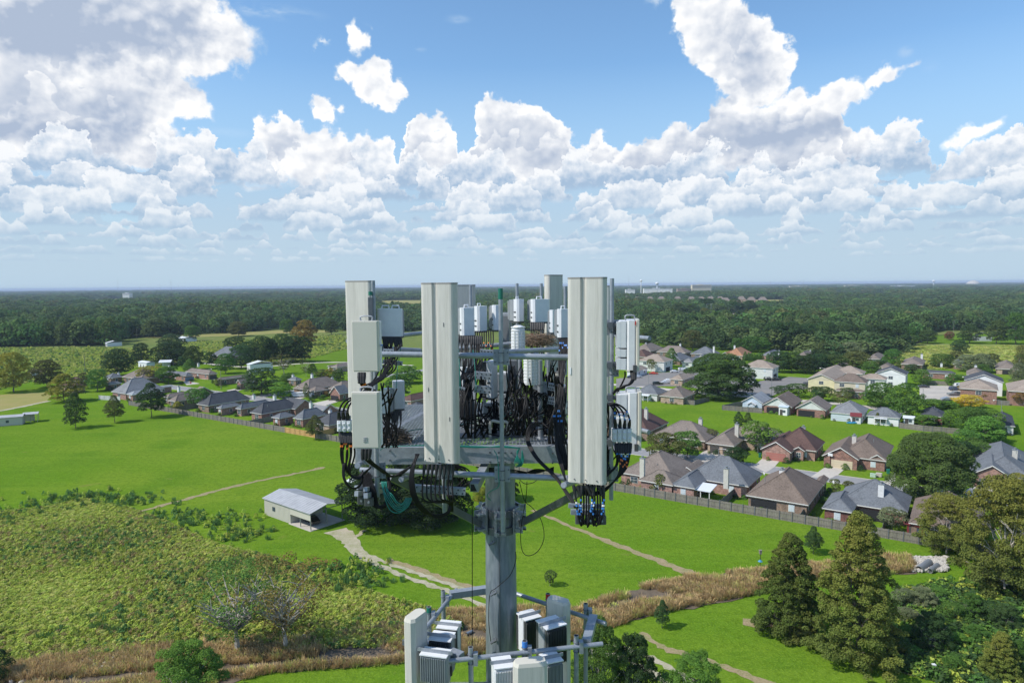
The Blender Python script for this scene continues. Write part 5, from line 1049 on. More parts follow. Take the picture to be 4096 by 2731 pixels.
# ---------------------------------------------------------------- sheds, cars, small things
def metal_building():
    A_ = G(1059, 2057); B_ = G(1243, 2124); C_ = G(1397, 2089)
    u = (B_-A_); Lx = u.length; rz = math.atan2(u.y, u.x); v = C_-B_; W = abs(-u.y*v.x+u.x*v.y)/Lx
    root = empty('metal_building', A_, rz, 'beige metal building with grey sheet roof and open carport end', 'shed')
    H = 3.5; e = Lx*.58
    rise = 1.0; ov = .3
    q = MB(); q.box((e/2, W/2, H/2), (e, W, H)); wl = q.build('wall', M['steelwall'], root)
    q = MB()
    for i in range(int(e/.45)): q.box(((i+.5)*.45, -.02, H/2), (.06, .04, H))
    q.build('rib', M['steelwall'], root)
    q = MB(); q.box(((e+Lx)/2, .03, H-.75), (Lx-e, .06, 1.5)); q.build('skirt', M['steelwall'], root)
    q = MB(); q.add([(-ov, -ov, H), (Lx+ov, -ov, H), (Lx+ov, W/2, H+rise), (-ov, W/2, H+rise), (Lx+ov, W+ov, H), (-ov, W+ov, H), (-ov, -ov, H+.12), (Lx+ov, -ov, H+.12), (Lx+ov, W/2, H+rise+.12), (-ov, W/2, H+rise+.12), (Lx+ov, W+ov, H+.12), (-ov, W+ov, H+.12)],
        [(0, 3, 2, 1), (3, 5, 4, 2), (6, 7, 8, 9), (9, 8, 10, 11), (0, 1, 7, 6), (5, 11, 10, 4), (0, 6, 9, 3), (3, 9, 11, 5), (1, 2, 8, 7), (2, 4, 10, 8)]); q.build('roof', M['steelroof'], root)
    q = MB()
    for i in range(int(Lx/.9)):
        x = (i+.5)*.9
        q.beam((x, -ov, H+.14), (x, W/2, H+rise+.14), .05, .04); q.beam((x, W/2, H+rise+.14), (x, W+ov, H+.14), .05, .04)
    q.build('roof_rib', M['steelroof'], root)
    q = MB(); q.add([(0, 0.01, H), (0, W-.01, H), (0, W/2, H+rise), (.1, 0.01, H), (.1, W-.01, H), (.1, W/2, H+rise)], [(0, 2, 1), (3, 4, 5), (0, 3, 5, 2), (2, 5, 4, 1)]); q.build('gable', M['steelwall'], root)
    for x, y in ((Lx, .1), ((e+Lx)/2, .1), (Lx, W-.1), (e+1.2, W-.1), (Lx, W*.5)):
        q = MB(); q.box((x-.1, y, H/2), (.14, .14, H)); q.build('post', M['metal'], root)
    q = MB(); q.beam((Lx, 0, H+.02), (Lx, W, H+.02), .1, .12); q.beam((Lx, W*.25, H), (Lx, W*.5, H+rise*.9), .06, .06); q.beam((Lx, W*.75, H), (Lx, W*.5, H+rise*.9), .06, .06); q.build('truss', M['metal'], root)
    q = MB(); q.box((e/2*.75, -.05, 1.9), (.9, .06, .9)); q.build('window', M['glass'], root)
    q = MB(); q.box(((e+Lx)/2, W/2, .06), (Lx-e+.6, W+.6, .12)); q.build('slab', M['concrete'], root)
    return A_, rz, Lx, W, e
A_, rz_, Lx_, W_, e_ = metal_building()
CAR = {}
def car_parts(kind):
    S = {'sedan': (4.7, 1.8, [(-2.35, .45), (-2.3, .85), (-1.6, .95), (-.95, 1.38), (.35, 1.42), (1.15, .95), (2.2, .80), (2.35, .5)], (-1.35, .95)),
         'suv': (4.8, 1.9, [(-2.4, .5), (-2.38, 1.0), (-2.1, 1.65), (.3, 1.72), (1.05, 1.1), (2.25, .98), (2.4, .55)], (-2.05, .95)),
         'pickup': (5.8, 2.0, [(-2.9, .6), (-2.88, 1.12), (-.9, 1.12), (-.75, 1.82), (.7, 1.85), (1.35, 1.2), (2.75, 1.08), (2.9, .6)], (-.7, 1.2))}[kind]
    L, W, pr, _ = S; mb = MB(); w = W/2
    low = [(-L/2, .35)]+pr+[(L/2, .35)]
    n = len(low); vs = [(x, -w*(0.84 if z > 1.15 else 1), z) for x, z in low]+[(x, w*(0.84 if z > 1.15 else 1), z) for x, z in low]
    mb.add(vs, [tuple(range(n)), tuple(range(2*n-1, n-1, -1))]+[(i, n+i, n+(i+1) % n, (i+1) % n) for i in range(n)])
    gl = MB(); cab = [(x, z) for x, z in pr if z > 1.15]; x0, x1 = cab[0][0], cab[-1][0]; zt = max(z for x, z in cab)
    for s in (-1, 1): gl.add([(x0-.05, s*(w*.93+.02), 1.02), (x1+.5, s*(w*.93+.02), 1.02), (x1+.02, s*(w*.85+.02), zt-.1), (x0+.12, s*(w*.85+.02), zt-.1)], [(0, 1, 2, 3) if s < 0 else (3, 2, 1, 0)])
    ws = MB(); i1 = pr.index((x1, [z for x, z in cab if x == x1][0])); xn, zn = pr[i1+1]
    ws.add([(xn-.08, -w*.8, zn+.10), (xn-.08, w*.8, zn+.10), (x1+.07, w*.7, zt-.06), (x1+.07, -w*.7, zt-.06)], [(0, 1, 2, 3)])
    return mb, gl, ws, L, W
PAINT = {}
def paint(c):
    k = 'paint_%d_%d_%d' % tuple(int(255*x) for x in c)
    m_ = mat(k, c, .3, .2); m_.node_tree.nodes['Principled BSDF'].inputs['Coat Weight'].default_value = .6; return m_
def car(kind, loc, rz, c, label, group='parked cars'):
    key = kind
    root = empty('car' if kind != 'pickup' else 'pickup_truck', loc, rz, label, 'car' if kind != 'pickup' else 'pickup truck', group)
    mb, gl, ws, L, W = car_parts(kind)
    mb.build('body', paint(c), root); gl.build('side_window', M['glass'], root); ws.build('windscreen', M['glass'], root)
    for sx in (-.3, .3):
        for sy in (-1, 1):
            q = MB(); y = sy*(W/2-.1); q.tube([(sx*L, y-.11, .34), (sx*L, y+.11, .34)], .34, 12); o = q.build('wheel', M['tyre'], root)
            q = MB(); q.tube([(sx*L, y+sy*.10, .34), (sx*L, y+sy*.125, .34)], .2, 8); q.build('rim', M['metal'], o)
    for sy in (-.35, .35):
        q = MB(); q.box((L/2-.02, sy*W, .68), (.08, .3, .14)); q.build('headlight', M['blind'], root)
    return root
u_ = Vector((math.cos(rz_), math.sin(rz_), 0)); v_ = Vector((-math.sin(rz_), math.cos(rz_), 0))
car('sedan', A_+u_*(e_+3.0)+v_*3.0+Vector((0, 0, .13)), rz_+2.9, (.01, .01, .012), 'black sports car parked under the metal carport', None)
gc = lambda k, x, y: G(*kk(k, x, y))+Vector((0, 0, .1))
TA = TH
car('sedan', gc(4, 990, 680), TH+math.pi*0+.35, (.55, .05, .02), 'red sedan in front of the low white annex')
car('sedan', gc(4, 1375, 645), .1, (.78, .78, .78), 'white sedan parked near the left balcony block')
car('suv', gc(4, 1525, 612), .05, (.75, .76, .78), 'white suv next to the white sedan')
car('sedan', gc(4, 1600, 600), .05, (.6, .62, .66), 'silver hatchback behind the white suv')
car('sedan', gc(4, 580, 745), .1, (.03, .05, .12), 'dark blue sedan beside the annex')
car('sedan', gc(4, 690, 742), .1, (.6, .63, .67), 'pale silver sedan beside the dark blue one')
car('suv', gc(4, 1060, 872), 0.0, (.015, .02, .018), 'black suv by the lamp post on the left car park')
car('sedan', gc(4, 1210, 852), 0.0, (.5, .53, .58), 'silver sedan beside the black suv')
car('sedan', gc(4, 1270, 815), 0.0, (.8, .8, .8), 'white sedan half behind the brick annex')
car('sedan', gc(5, 790, 865), .0, (.6, .62, .65), 'silver sedan beside the right white annex')
car('sedan', gc(5, 700, 905), .0, (.03, .035, .045), 'dark sedan under the big oak')
car('suv', gc(5, 1040, 790), .0, (.012, .02, .015), 'black suv before the balcony block, left of two')
car('pickup', gc(5, 1150, 795), .0, (.012, .015, .015), 'black pickup beside the black suv')
car('suv', gc(5, 1770, 890), .0, (.05, .06, .08), 'dark suv beside the yellow block')
car('sedan', gc(7, 450, 925), 3.0, (.05, .05, .055), 'dark grey sedan at the left of the right car park')
car('suv', gc(7, 1110, 905), .1, (.75, .75, .76), 'white suv in the right car park')
car('suv', gc(7, 1030, 975), .1, (.03, .045, .09), 'dark blue suv in the right car park')
car('pickup', gc(7, 1030, 1072), .0, (.2, .21, .22), 'grey pickup in the right car park')
car('sedan', gc(7, 885, 1160), .0, (.28, .30, .34), 'grey-blue sedan nearest the golden tree')
car('sedan', gc(2, 1960, 850)+BX*1.5, TH+1.57, (.3, .3, .3), 'grey car inside the brick carport', None)
def camper():
    root = empty('camper', gc(2, 1150, 800), .15, 'white folding camper trailer in the driveway', 'camper')
    q = MB(); q.box((0, 0, 1.0), (6.2, 2.2, 1.1), bev=.2); q.build('body', M['whitemetal'], root)
    q = MB(); q.box((0, 0, 1.9), (6.4, 2.3, .18), bev=.2); q.build('roof', M['white'], root)
    q = MB(); q.box((0, 0, 1.7), (5.4, 2.0, .4)); q.build('window_band', M['glass'], root)
    for s in (-1, 1):
        q = MB(); q.tube([(-.2, s*1.05, .32), (-.2, s*.85, .32)], .32, 12); q.build('wheel', M['tyre'], root)
camper()
# lamps and poles
def street_lamp(x, y, k, htop, label, side=1):
    b = G(*kk(k, x, y)); s = (b-Vector((0, 0, CAM_H))).dot(_f)/FPX; h = (y-htop)/K[k][2]*s
    root = empty('street_lamp', b, TH, label, 'street lamp', 'street lamps')
    q = MB(); q.tube([(0, 0, 0), (0, 0, h*.97)], .09, 8); q.build('pole', M['metal'], root)
    q = MB(); q.tube(crom([(0, 0, h*.95), (side*.8, 0, h*.99), (side*2.0, 0, h)], 3), .05, 6); q.build('arm', M['metal'], root)
    q = MB(); q.box((side*2.3, 0, h-.03), (.7, .28, .16), bev=.08); q.tube([(side*2.4, 0, h-.1), (side*2.4, 0, h-.35)], [.14, .2], 8); q.build('lamp_head', M['trim'], root)
street_lamp(1087, 430, 1, 135, 'curved street lamp before the taupe house with dark garage')
street_lamp(2100, 735, 1, 575, 'street lamp behind the slate roofs, by the dark oak')
street_lamp(240, 940, 3, 640, 'street lamp beside the grey roofs at the left end')
street_lamp(1022, 550, 9, 465, 'street lamp by the two dark garage doors')
street_lamp(1087, 1080, 5, 740, 'tall pale lamp post at the edge of the right part of the car park', -1)
street_lamp(895, 880, 4, 600, 'tall pale lamp post at the left car park', -1)
street_lamp(2080, 900, 5, 560, 'lamp post behind the yellow block', -1)
street_lamp(440, 1140, 7, 930, 'curved lamp post left in the right car park', -1)
street_lamp(1290, 950, 7, 725, 'lamp post in front of the right white block', -1)
street_lamp(1885, 1400, 7, 1155, 'lamp post beside the small billboard', -1)
def pole(b, h, label, r=.12, arm=True, group='utility poles'):
    root = empty('utility_pole', b, TH, label, 'utility pole', group)
    q = MB(); q.tube([(0, 0, 0), (0, 0, h)], [r*1.2, r*.8], 8); q.build('shaft', M['wood'], root)
    if arm: q = MB(); q.box((0, 0, h-.7), (2.2, .12, .12)); q.build('crossarm', M['wood'], root)
pole(G(*kk(8, 1440, 560)), 10, 'wooden utility pole behind the left houses', arm=False)
pole(G(*kk(1, 1365, 628)), 9, 'leaning utility pole beside the small garden tree', arm=False)
pole(G(*kk(15, 1433, 690)), 11, 'utility pole before the left wood')
pole(G(*kk(17, 1360, 595)), 14, 'tall pole with wires at the pasture edge')
pole(G(*kk(17, 472, 600)), 16, 'tall pole rising from the right oaks')
def hframe(b, h, label):
    root = empty('power_line_frame', b, .1, label, 'power line pole', 'steel power line frames')
    for x in (-2.6, 2.6): q = MB(); q.tube([(x, 0, 0), (x, 0, h)], .22, 8); q.build('leg', M['metal'], root)
    q = MB(); q.box((0, 0, h-.3), (6.6, .3, .3)); q.build('crossbeam', M['metal'], root)
hframe(G(*kk(16, 955, 560)), 24, 'steel twin-leg power line frame rising from the trees at right')
# small white and metal buildings in the fields
def barn(label, L_, B_, R_, H, roof='whitemetal', wall='whitemetal', kind='g', pit=.25, group='farm sheds', open_=False, gt=True):
    """ground points of the left, near and right corners"""
    A = G(*L_); Bp = G(*B_); Cc = G(*R_); u = Bp-A; L = max(u.length, 3); rz = math.atan2(u.y, u.x); v = Cc-Bp; W = max(3.0, abs(-u.y*v.x+u.x*v.y)/max(u.length, .1)); W = min(W, 30)
    root = empty('shed', A, rz, label, 'shed', group); q = MB()
    if open_:
        for x in (0.1, L/2, L-.1):
            for y in (.1, W-.1): p_ = MB(); p_.box((x, y, H/2), (.15, .15, H)); p_.build('post', M['metal'], root)
        q.box((L*.35, W-.15, H/2), (L*.7, .1, H*.98)); q.build('back_wall', M[wall], root)
    else: q.box((L/2, W/2, H/2), (L, W, H)); q.build('wall', M[wall], root)
    r = W/2*pit; o = .3; q = MB()
    q.add([(-o, -o, H), (L+o, -o, H), (L+o, W/2, H+r), (-o, W/2, H+r), (L+o, W+o, H), (-o, W+o, H), (-o, -o, H+.1), (L+o, -o, H+.1), (L+o, W/2, H+r+.1), (-o, W/2, H+r+.1), (L+o, W+o, H+.1), (-o, W+o, H+.1)],
        [(0, 3, 2, 1), (3, 5, 4, 2), (6, 7, 8, 9), (9, 8, 10, 11), (0, 1, 7, 6), (5, 11, 10, 4), (0, 6, 9, 3), (3, 9, 11, 5), (1, 2, 8, 7), (2, 4, 10, 8)]); q.build('roof', M[roof], root)
    if not open_:
        q = MB(); q.box((L*.3, -.03, 1.05), (1.0, .06, 2.1)); q.build('door', M['g_dark'], root)
        q = MB(); q.box((L*.65, -.03, 1.5), (.9, .06, .9)); q.build('window', M['glass'], root)
    return root
barn('white metal barn with a flat bright roof behind the left houses', kk(3, 890, 400), kk(3, 1085, 430), kk(3, 1370, 425), 3.3)
barn('open flat-roofed lean-to joined to the white barn', kk(3, 1372, 415), kk(3, 1640, 405), kk(3, 1660, 370), 3.2, open_=True)
barn('white carport with curved sheet roof beside the trailer', kk(3, 1470, 340), kk(3, 1700, 340), kk(3, 1850, 320), 5.0, open_=True)
barn('long white mobile home at the edge of the left wood', kk(15, 1102, 745), kk(15, 1120, 748), kk(15, 1300, 742), 3.0)
barn('small white field shed between two oaks', kk(14, 145, 520), kk(14, 210, 525), kk(14, 250, 510), 3.2)
barn('white-roofed farm building beyond the slate roofs', kk(1, 1965, 205), kk(1, 2040, 225), kk(2, 410, 150), 4.2)
barn('open shed with rusty blue sheet wall at the left edge, nearer part', kk(8, -350, 1530), kk(8, 380, 1475), kk(8, 400, 1440), 2.9, 'steelroof', 'steelwall')
barn('open lean-to with blue doors at the left edge, farther part', kk(8, 400, 1450), kk(8, 640, 1430), kk(8, 660, 1400), 3.0, 'steelroof', 'steelwall', open_=True)
barn('white garden shed behind the dark fence', kk(10, 878, 238), kk(10, 960, 245), kk(10, 985, 225), 2.3)
barn('small white shed with blue roof beside the cream gable', kk(5, 1222, 1425), kk(5, 1345, 1440), kk(5, 1388, 1425), 3.0, 'bluegrey', 'white')
barn('small shed with maroon barrel roof by the kayaks', kk(6, 475, 1580), kk(6, 600, 1590), kk(6, 652, 1570), 2.4, 'maroon', 'white', pit=.7)
barn('dark red metal shed behind the fence near the sycamore', kk(10, 908, 1310), kk(10, 992, 1330), kk(10, 1060, 1300), 2.3, 'maroon', 'maroon')
barn('white outbuilding on the lawn behind the left antennas', (1391, 1978), (1420, 1985), (1475, 1955), 3.2, 'whitemetal', 'offwhite')
barn('long low hip-roofed white pavilion in the far right field', kk(16, 1090, 525), kk(16, 1130, 530), kk(16, 1365, 525), 3.4, 'r_taupe', 'white', pit=.45)
barn('white house in the far green field', kk(16, 430, 470), kk(16, 500, 475), kk(16, 565, 472), 3.4, 'r_taupe', 'offwhite', pit=.6)
barn('white mobile home half hidden by trees at right', kk(16, 425, 560), kk(16, 440, 562), kk(16, 585, 555), 3.0)
barn('small barn with red walls in the far right field', kk(16, 650, 548), kk(16, 665, 550), kk(16, 695, 548), 3.0, 'r_dbrown', 'maroon')
barn('dark-roofed long house at the pasture top right', kk(17, 1545, 635), kk(17, 1560, 637), kk(17, 1690, 632), 3.6, 'r_dark', 'offwhite', pit=.5)
barn('white carport and boats beside the far pavilion', kk(16, 1140, 585), kk(16, 1160, 588), kk(16, 1300, 583), 2.6, open_=True)
# bins, boxes, dishes, playthings
def bin_(loc, c, label):
    root = empty('wheelie_bin', loc, TH+.3, label, 'bin', None); q = MB(); q.box((0, 0, .5), (.62, .7, 1.0), bev=.08, top=(1.12, 1.12)); q.build('body', M[c], root)
    q = MB(); q.box((0, 0, 1.05), (.74, .84, .1), bev=.1); q.build('lid', M[c], root)
    for s in (-.3, .3): q = MB(); q.tube([(s-.04, .33, .12), (s+.04, .33, .12)], .12, 8); q.build('wheel', M['tyre'], root)
bin_(gc(9, 1422, 553), 'green_bin', 'green wheeled bin left of the red garage door')
bin_(gc(10, 730, 712), 'green_bin', 'green wheeled bin by the brick corner behind the utility boxes')
def ubox(loc, m_, label):
    root = empty('utility_box', loc, TH, label, 'utility box', 'utility boxes on the front lawn'); q = MB(); q.box((0, 0, .4), (1.3, .8, .8), bev=.12); q.build('cabinet', M[m_], root); q = MB(); q.box((0, 0, .84), (1.36, .86, .08), bev=.12); q.build('lid', M[m_], root)
ubox(gc(10, 585, 745), 'palegreen', 'pale green utility box on the front lawn, left one')
ubox(gc(10, 642, 740), 'concrete', 'tan utility box on the front lawn, right one')
def dish(loc, label, tilt=.5):
    root = empty('satellite_dish', loc, TH+2.2, label, 'satellite dish', 'satellite dishes'); q = MB(); q.tube([(0, 0, 0), (0, 0, .5)], .04, 6); q.build('mast', M['metal'], root)
    q = MB(); n = 14; vs = [(0, 0, .5)]
    for r_, z_ in ((.22, .03), (.42, .11)):
        for i in range(n): a = 2*math.pi*i/n; vs.append((r_*math.cos(a), -.35*r_+(.5-.5)+z_, .6+r_*math.sin(a)*.9))
    vs[0] = (0, 0, .6); fs = [(0, 1+i, 1+(i+1) % n) for i in range(n)]+[(1+i, 1+n+i, 1+n+(i+1) % n, 1+(i+1) % n) for i in range(n)]
    q.add(vs, fs); q.build('reflector', M['white'], root); q = MB(); q.tube([(0, 0, .3), (0, .45, .55)], .02, 5); q.build('feed_arm', M['metal'], root)
dish(G(*kk(9, 1460, 730), 3.2), 'satellite dish at the roof corner of the blue-grey house')
dish(G(*kk(10, 200, 815), 3.2), 'satellite dish at the roof corner of the large brown house')
dish(G(*kk(10, 730, 575), 3.0), 'satellite dish by the wall right of the cream garage, upper')
dish(G(*kk(1, 1780, 1045), 4.2), 'satellite dish on the grey roof behind the left fence')
def hoop():
    root = empty('basketball_hoop', gc(10, 170, 648), TH, 'portable basketball hoop before the cream garage door', 'basketball hoop')
    q = MB(); q.tube([(0, 0, 0), (0, 0, 3.2)], .06, 6); q.build('pole', M['dark'], root); q = MB(); q.box((0, 0, .12), (1.1, .7, .24)); q.build('base', M['dark'], root)
    q = MB(); q.box((0, -.3, 3.3), (1.1, .05, .75)); q.build('backboard', M['white'], root); q = MB(); q.tube([(.23*math.cos(a*.628), -.6+.23*math.sin(a*.628), 3.05) for a in range(11)], .015, 4, cap=False); q.build('rim', M['g_red'], root)
hoop()
def kayak(x, y, c, label):
    root = empty('kayak', gc(10, x, y), .0, label, 'kayak', 'kayaks on the grass'); q = MB(); q.tube([(-1.9+i*.475, 0, .2+.02*abs(i-4)) for i in range(9)], [.04, .2, .3, .36, .38, .36, .3, .2, .04], 8); q.build('hull', mat('kayak_'+c, {'b': (.05, .35, .6), 't': (.15, .5, .6)}[c], .4), root)
    q = MB(); q.box((0, 0, .5), (.9, .4, .12), bev=.1); q.build('cockpit', M['dark'], root)
kayak(380, 228, 'b', 'blue kayak on the grass, nearer one'); kayak(392, 214, 't', 'pale blue kayak on the grass, behind')
def sign(): 
    root = empty('stop_sign', gc(1, 660, 590), 0.0, 'red octagonal stop sign at the side street corner', 'road sign'); q = MB(); q.tube([(0, 0, 0), (0, 0, 2.9)], .04, 6); q.build('post', M['metal'], root)
    q = MB(); q.tube([(0, -.06, 2.5), (0, -.03, 2.5)], .5, 8); q.build('plate', mat('sign_red', (.45, .02, .02), .5), root)
    dg = bpy.context.evaluated_depsgraph_get()
    cu = bpy.data.curves.new('lettering', 'FONT'); cu.body = 'STOP'; cu.size = .30; cu.align_x = 'CENTER'; cu.align_y = 'CENTER'; cu.extrude = .004; t_ = bpy.data.objects.new('lettering_curve', cu); C.objects.link(t_); bpy.context.view_layer.update(); me = bpy.data.meshes.new_from_object(t_.evaluated_get(bpy.context.evaluated_depsgraph_get())); bpy.data.objects.remove(t_); o = bpy.data.objects.new('lettering', me); C.objects.link(o); o.parent = root; o.location = (0, -.085, 2.5); o.rotation_euler = (math.pi/2, 0, 0); me.materials.clear(); me.materials.append(M['white'])
sign()
def bird_box():
    b = gc(13, 888, 245); root = empty('nest_box_pole', b, 0, 'bird box on a pole with a blue guard above the reeds', 'bird box'); q = MB(); q.tube([(0, 0, 0), (0, 0, 2.6)], .05, 6); q.build('pole', M['dark'], root)
    q = MB(); q.box((0, 0, 2.9), (.35, .35, .6)); q.box((0, 0, 3.22), (.5, .5, .06)); q.build('box', M['wood'], root); q = MB(); q.tube([(0, 0, 1.3), (0, 0, 1.6)], [.4, .08], 10); q.build('guard', mat('blue_guard', (.05, .25, .4), .5), root)
bird_box()
def pipe_(p, q_, r, label, m_='metal', name='culvert_pipe'):
    mb = MB(); n = 14; p = Vector(p); q_ = Vector(q_); t = (q_-p).normalized(); a = t.cross(Vector((0, 0, 1))).normalized(); b = a.cross(t); vs = []
    for c_, rr in ((p, r), (q_, r), (q_, r*.88), (p, r*.88)): vs += [c_+(a*math.cos(2*math.pi*k/n)+b*math.sin(2*math.pi*k/n))*rr for k in range(n)]
    mb.add(vs, [(i*n+k, i*n+(k+1) % n, ((i+1) % 4)*n+(k+1) % n, ((i+1) % 4)*n+k) for i in range(4) for k in range(n)])
    o = mb.build(name, M[m_]); tag(o, label, 'pipe')
c_ = gc(13, 1770, 262)
pipe_(c_+Vector((0, 0, .4)), c_+Vector((3.2, 2.5, .6)), .6, 'corrugated steel culvert pipe mouth beside white rocks, left one')
c_ = gc(13, 1830, 268); pipe_(c_+Vector((0, 0, .35)), c_+Vector((2.5, 2.0, .5)), .42, 'smaller culvert pipe mouth right of the first')
pipe_(G(2115, 1, 0)*0+gc(13, 870, 535)+Vector((0, 0, .25)), gc(13, 1000, 517)+Vector((0, 0, .3)), .12, 'white drain pipe on the ground at the foot of the dark cypress', 'white', 'drain_pipe')
c_ = G(1865, 2545)+Vector((0, 0, .4)); pipe_(c_, c_+Vector((.8, .9, -.1)), .22, 'corrugated drain pipe sticking out of the dry bank', 'metal', 'drain_pipe')
q = MB(); b_ = gc(13, 1850, 840); q.box((b_.x, b_.y, .7), (.14, .14, 1.5)); q.box((b_.x, b_.y, 1.5), (.4, .4, .25)); o = q.build('marker_post', M['white']); tag(o, 'short white post in front of the bottom right thicket', 'post')
# far landmarks on the horizon
def tower_far(x, y, htpx, label, w=2.0):
    d = 5200; b = P(x, 1200, d); b.z = 0; top = P(x, htpx, d).z; root = empty('radio_mast', b, 0, label, 'mast', 'far radio masts'); q = MB(); q.tube([(0, 0, 0), (0, 0, top)], [w, w*.35], 4); q.build('mast', M['metal'], root)
for i, (x, t) in enumerate(((474, 1118), (562, 1142), (643, 1137), (687, 1115), (2515, 1103), (3080, 1120), (3212, 1116), (3408, 1120), (3577, 1117), (3680, 1121))):
    tower_far(x, 0, t, 'thin radio mast on the horizon, %s' % ('far left group' if x < 1000 else ('right group' if x > 3000 else 'just right of the antennas')), 1.2)
def water_tower(x, yt, d, s, label):
    b = P(x, 1200, d); b.z = 0; zt = P(x, yt, d).z; root = empty('water_tower', b, 0, label, 'water tower', 'far water towers'); q = MB(); q.tube([(0, 0, 0), (0, 0, zt-s)], [s*.35, s*.25], 10); q.build('stem', M['white'], root)
    q = MB(); q.tube([(0, 0, zt-s*1.4), (0, 0, zt-s*1.0), (0, 0, zt-s*.4), (0, 0, zt)], [s*.3, s*.95, s*.95, s*.2], 14); q.build('tank', M['white'], root, smooth=True)
water_tower(2628, 1128, 4200, 12, 'white water tower left of the long white building'); water_tower(2564, 1119, 3000, 6, 'slender pale tower just right of the antennas'); water_tower(3732, 1120, 6000, 13, 'small white water tower at far right')
def far_block(x0, x1, yt, yb, d, label, m_='white', rows=3):
    a = P(x0, yb, d); b = P(x1, yb, d); zt = P((x0+x1)/2, yt, d).z; root = empty('far_building', (0, 0, 0), 0, label, 'building', 'white buildings on the horizon'); root.location = ((a.x+b.x)/2, d, 0)
    w = b.x-a.x; q = MB(); q.box((0, 10, zt/2), (w, 20, zt)); q.box((-w*.05, 10, zt+1.0), (w*.25, 14, 2)); q.build('wall', M[m_], root)
    for r_ in range(rows):
        q = MB(); q.box((0, -.1, max(2, zt-3.2-r_*4.2)), (w*.94, .3, 1.6)); q.build('window_band', M['glass'], root)
far_block(2768, 2845, 1139, 1170, 2900, 'long cream multi-storey building on the horizon right of the antennas', 'stucco')
far_block(2710, 2766, 1155, 1178, 2700, 'low tan building left of the cream one', 'r_tan', 1)
far_block(2503, 2540, 1158, 1172, 3000, 'white warehouse right beside the antennas', 'white', 1)
far_block(2575, 2690, 1154, 1168, 3300, 'row of pale commercial buildings below the driving range poles', 'white', 1)
far_block(490, 517, 1173, 1184, 2300, 'white building standing out of the left woods', 'white', 1)
far_block(3565, 3660, 1143, 1152, 4500, 'long white sheds on the right horizon', 'white', 1)
far_block(4030, 4070, 1173, 1184, 2000, 'white warehouse at the far right', 'white', 1)
far_block(3060, 3100, 1212, 1222, 1700, 'white roofed building among the right woods', 'white', 1)
far_block(3380, 3440, 1141, 1150, 4800, 'pale far buildings right of the range', 'stucco', 1)
far_block(3160, 3230, 1144, 1152, 4800, 'pale far buildings on the horizon, nearer the cream building', 'stucco', 1)
def dome_far():
    d = 7000; b = P(3890, 1200, d); root = empty('arena', (b.x, d, 0), 0, 'low domed arena on the right horizon', 'building'); z = P(3890, 1121, d).z; w = (P(3915, 1140, d).x-P(3865, 1140, d).x)/2
    q = MB(); q.tube([(0, 0, 0), (0, 0, z*.35), (0, 0, z*.65), (0, 0, z*.88), (0, 0, z)], [w, w, w*.8, w*.45, w*.05], 20); q.build('shell', M['concrete'], root, smooth=True)
dome_far()
root = empty('driving_range_net', (P(2690, 1140, 2800).x, 2800, 0), 0, 'row of tall net poles of a driving range on the horizon', 'net poles')
x_ = P(2690, 1140, 2800).x
for i, px in enumerate((2595, 2612, 2630, 2650, 2665, 2680, 2695, 2708, 2718, 2728, 2738, 2746)):
    zt = P(px, 1147-(px-2595)*.11, 2800).z; q = MB(); q.tube([(P(px, 1140, 2800).x-x_, 0, 0), (P(px, 1140, 2800).x-x_, 0, zt)], .35, 5); q.build('pole', M['metal'], root)
for (x0, y0) in ((2507, 1193), (2550, 1196), (2600, 1197), (2645, 1196), (2710, 1196), (2765, 1197), (2805, 1198), (2842, 1196), (2880, 1197), (2902, 1204), (2965, 1196), (3005, 1200), (3050, 1200)):
    h_ = 9.5; c_ = G(x0, y0+16, 0); root = empty('house', c_, TH+.3, 'taupe rooftop of a far subdivision showing above the right woods', 'house', 'rooftops above the right woods'); q = MB(); w_ = 11
    q.add([(-w_, -8, h_-1), (w_, -8, h_-1), (w_, 8, h_-1), (-w_, 8, h_-1), (-4, 0, h_+7), (4, 0, h_+7)], [(0, 1, 5, 4), (1, 2, 5), (2, 3, 4, 5), (3, 0, 4), (3, 2, 1, 0)]); q.build('roof', M['r_taupe'], root); q = MB(); q.box((0, 0, h_/2-.5), (2*w_-1, 15, h_-1)); q.build('wall', M['brick_tan'], root)
for (x0, y0) in ((3815, 1240), (3918, 1255), (3950, 1250), (1370+450, 1207), (1845, 1206), (1870, 1208)):
    c_ = G(x0, y0+12, 0); root = empty('house', c_, TH, 'pale house wall showing among the woods, %s' % ('right' if x0 > 3000 else 'behind the antennas'), 'house', 'pale houses among the woods'); q = MB(); q.add([(-7, -6, 9), (7, -6, 9), (7, 6, 9), (-7, 6, 9), (-3, 0, 13), (3, 0, 13)], [(0, 1, 5, 4), (1, 2, 5), (2, 3, 4, 5), (3, 0, 4), (3, 2, 1, 0)]); q.build('roof', M['r_grey'], root); q = MB(); q.box((0, 0, 4.5), (13, 11, 9)); q.build('wall', M['white'], root)
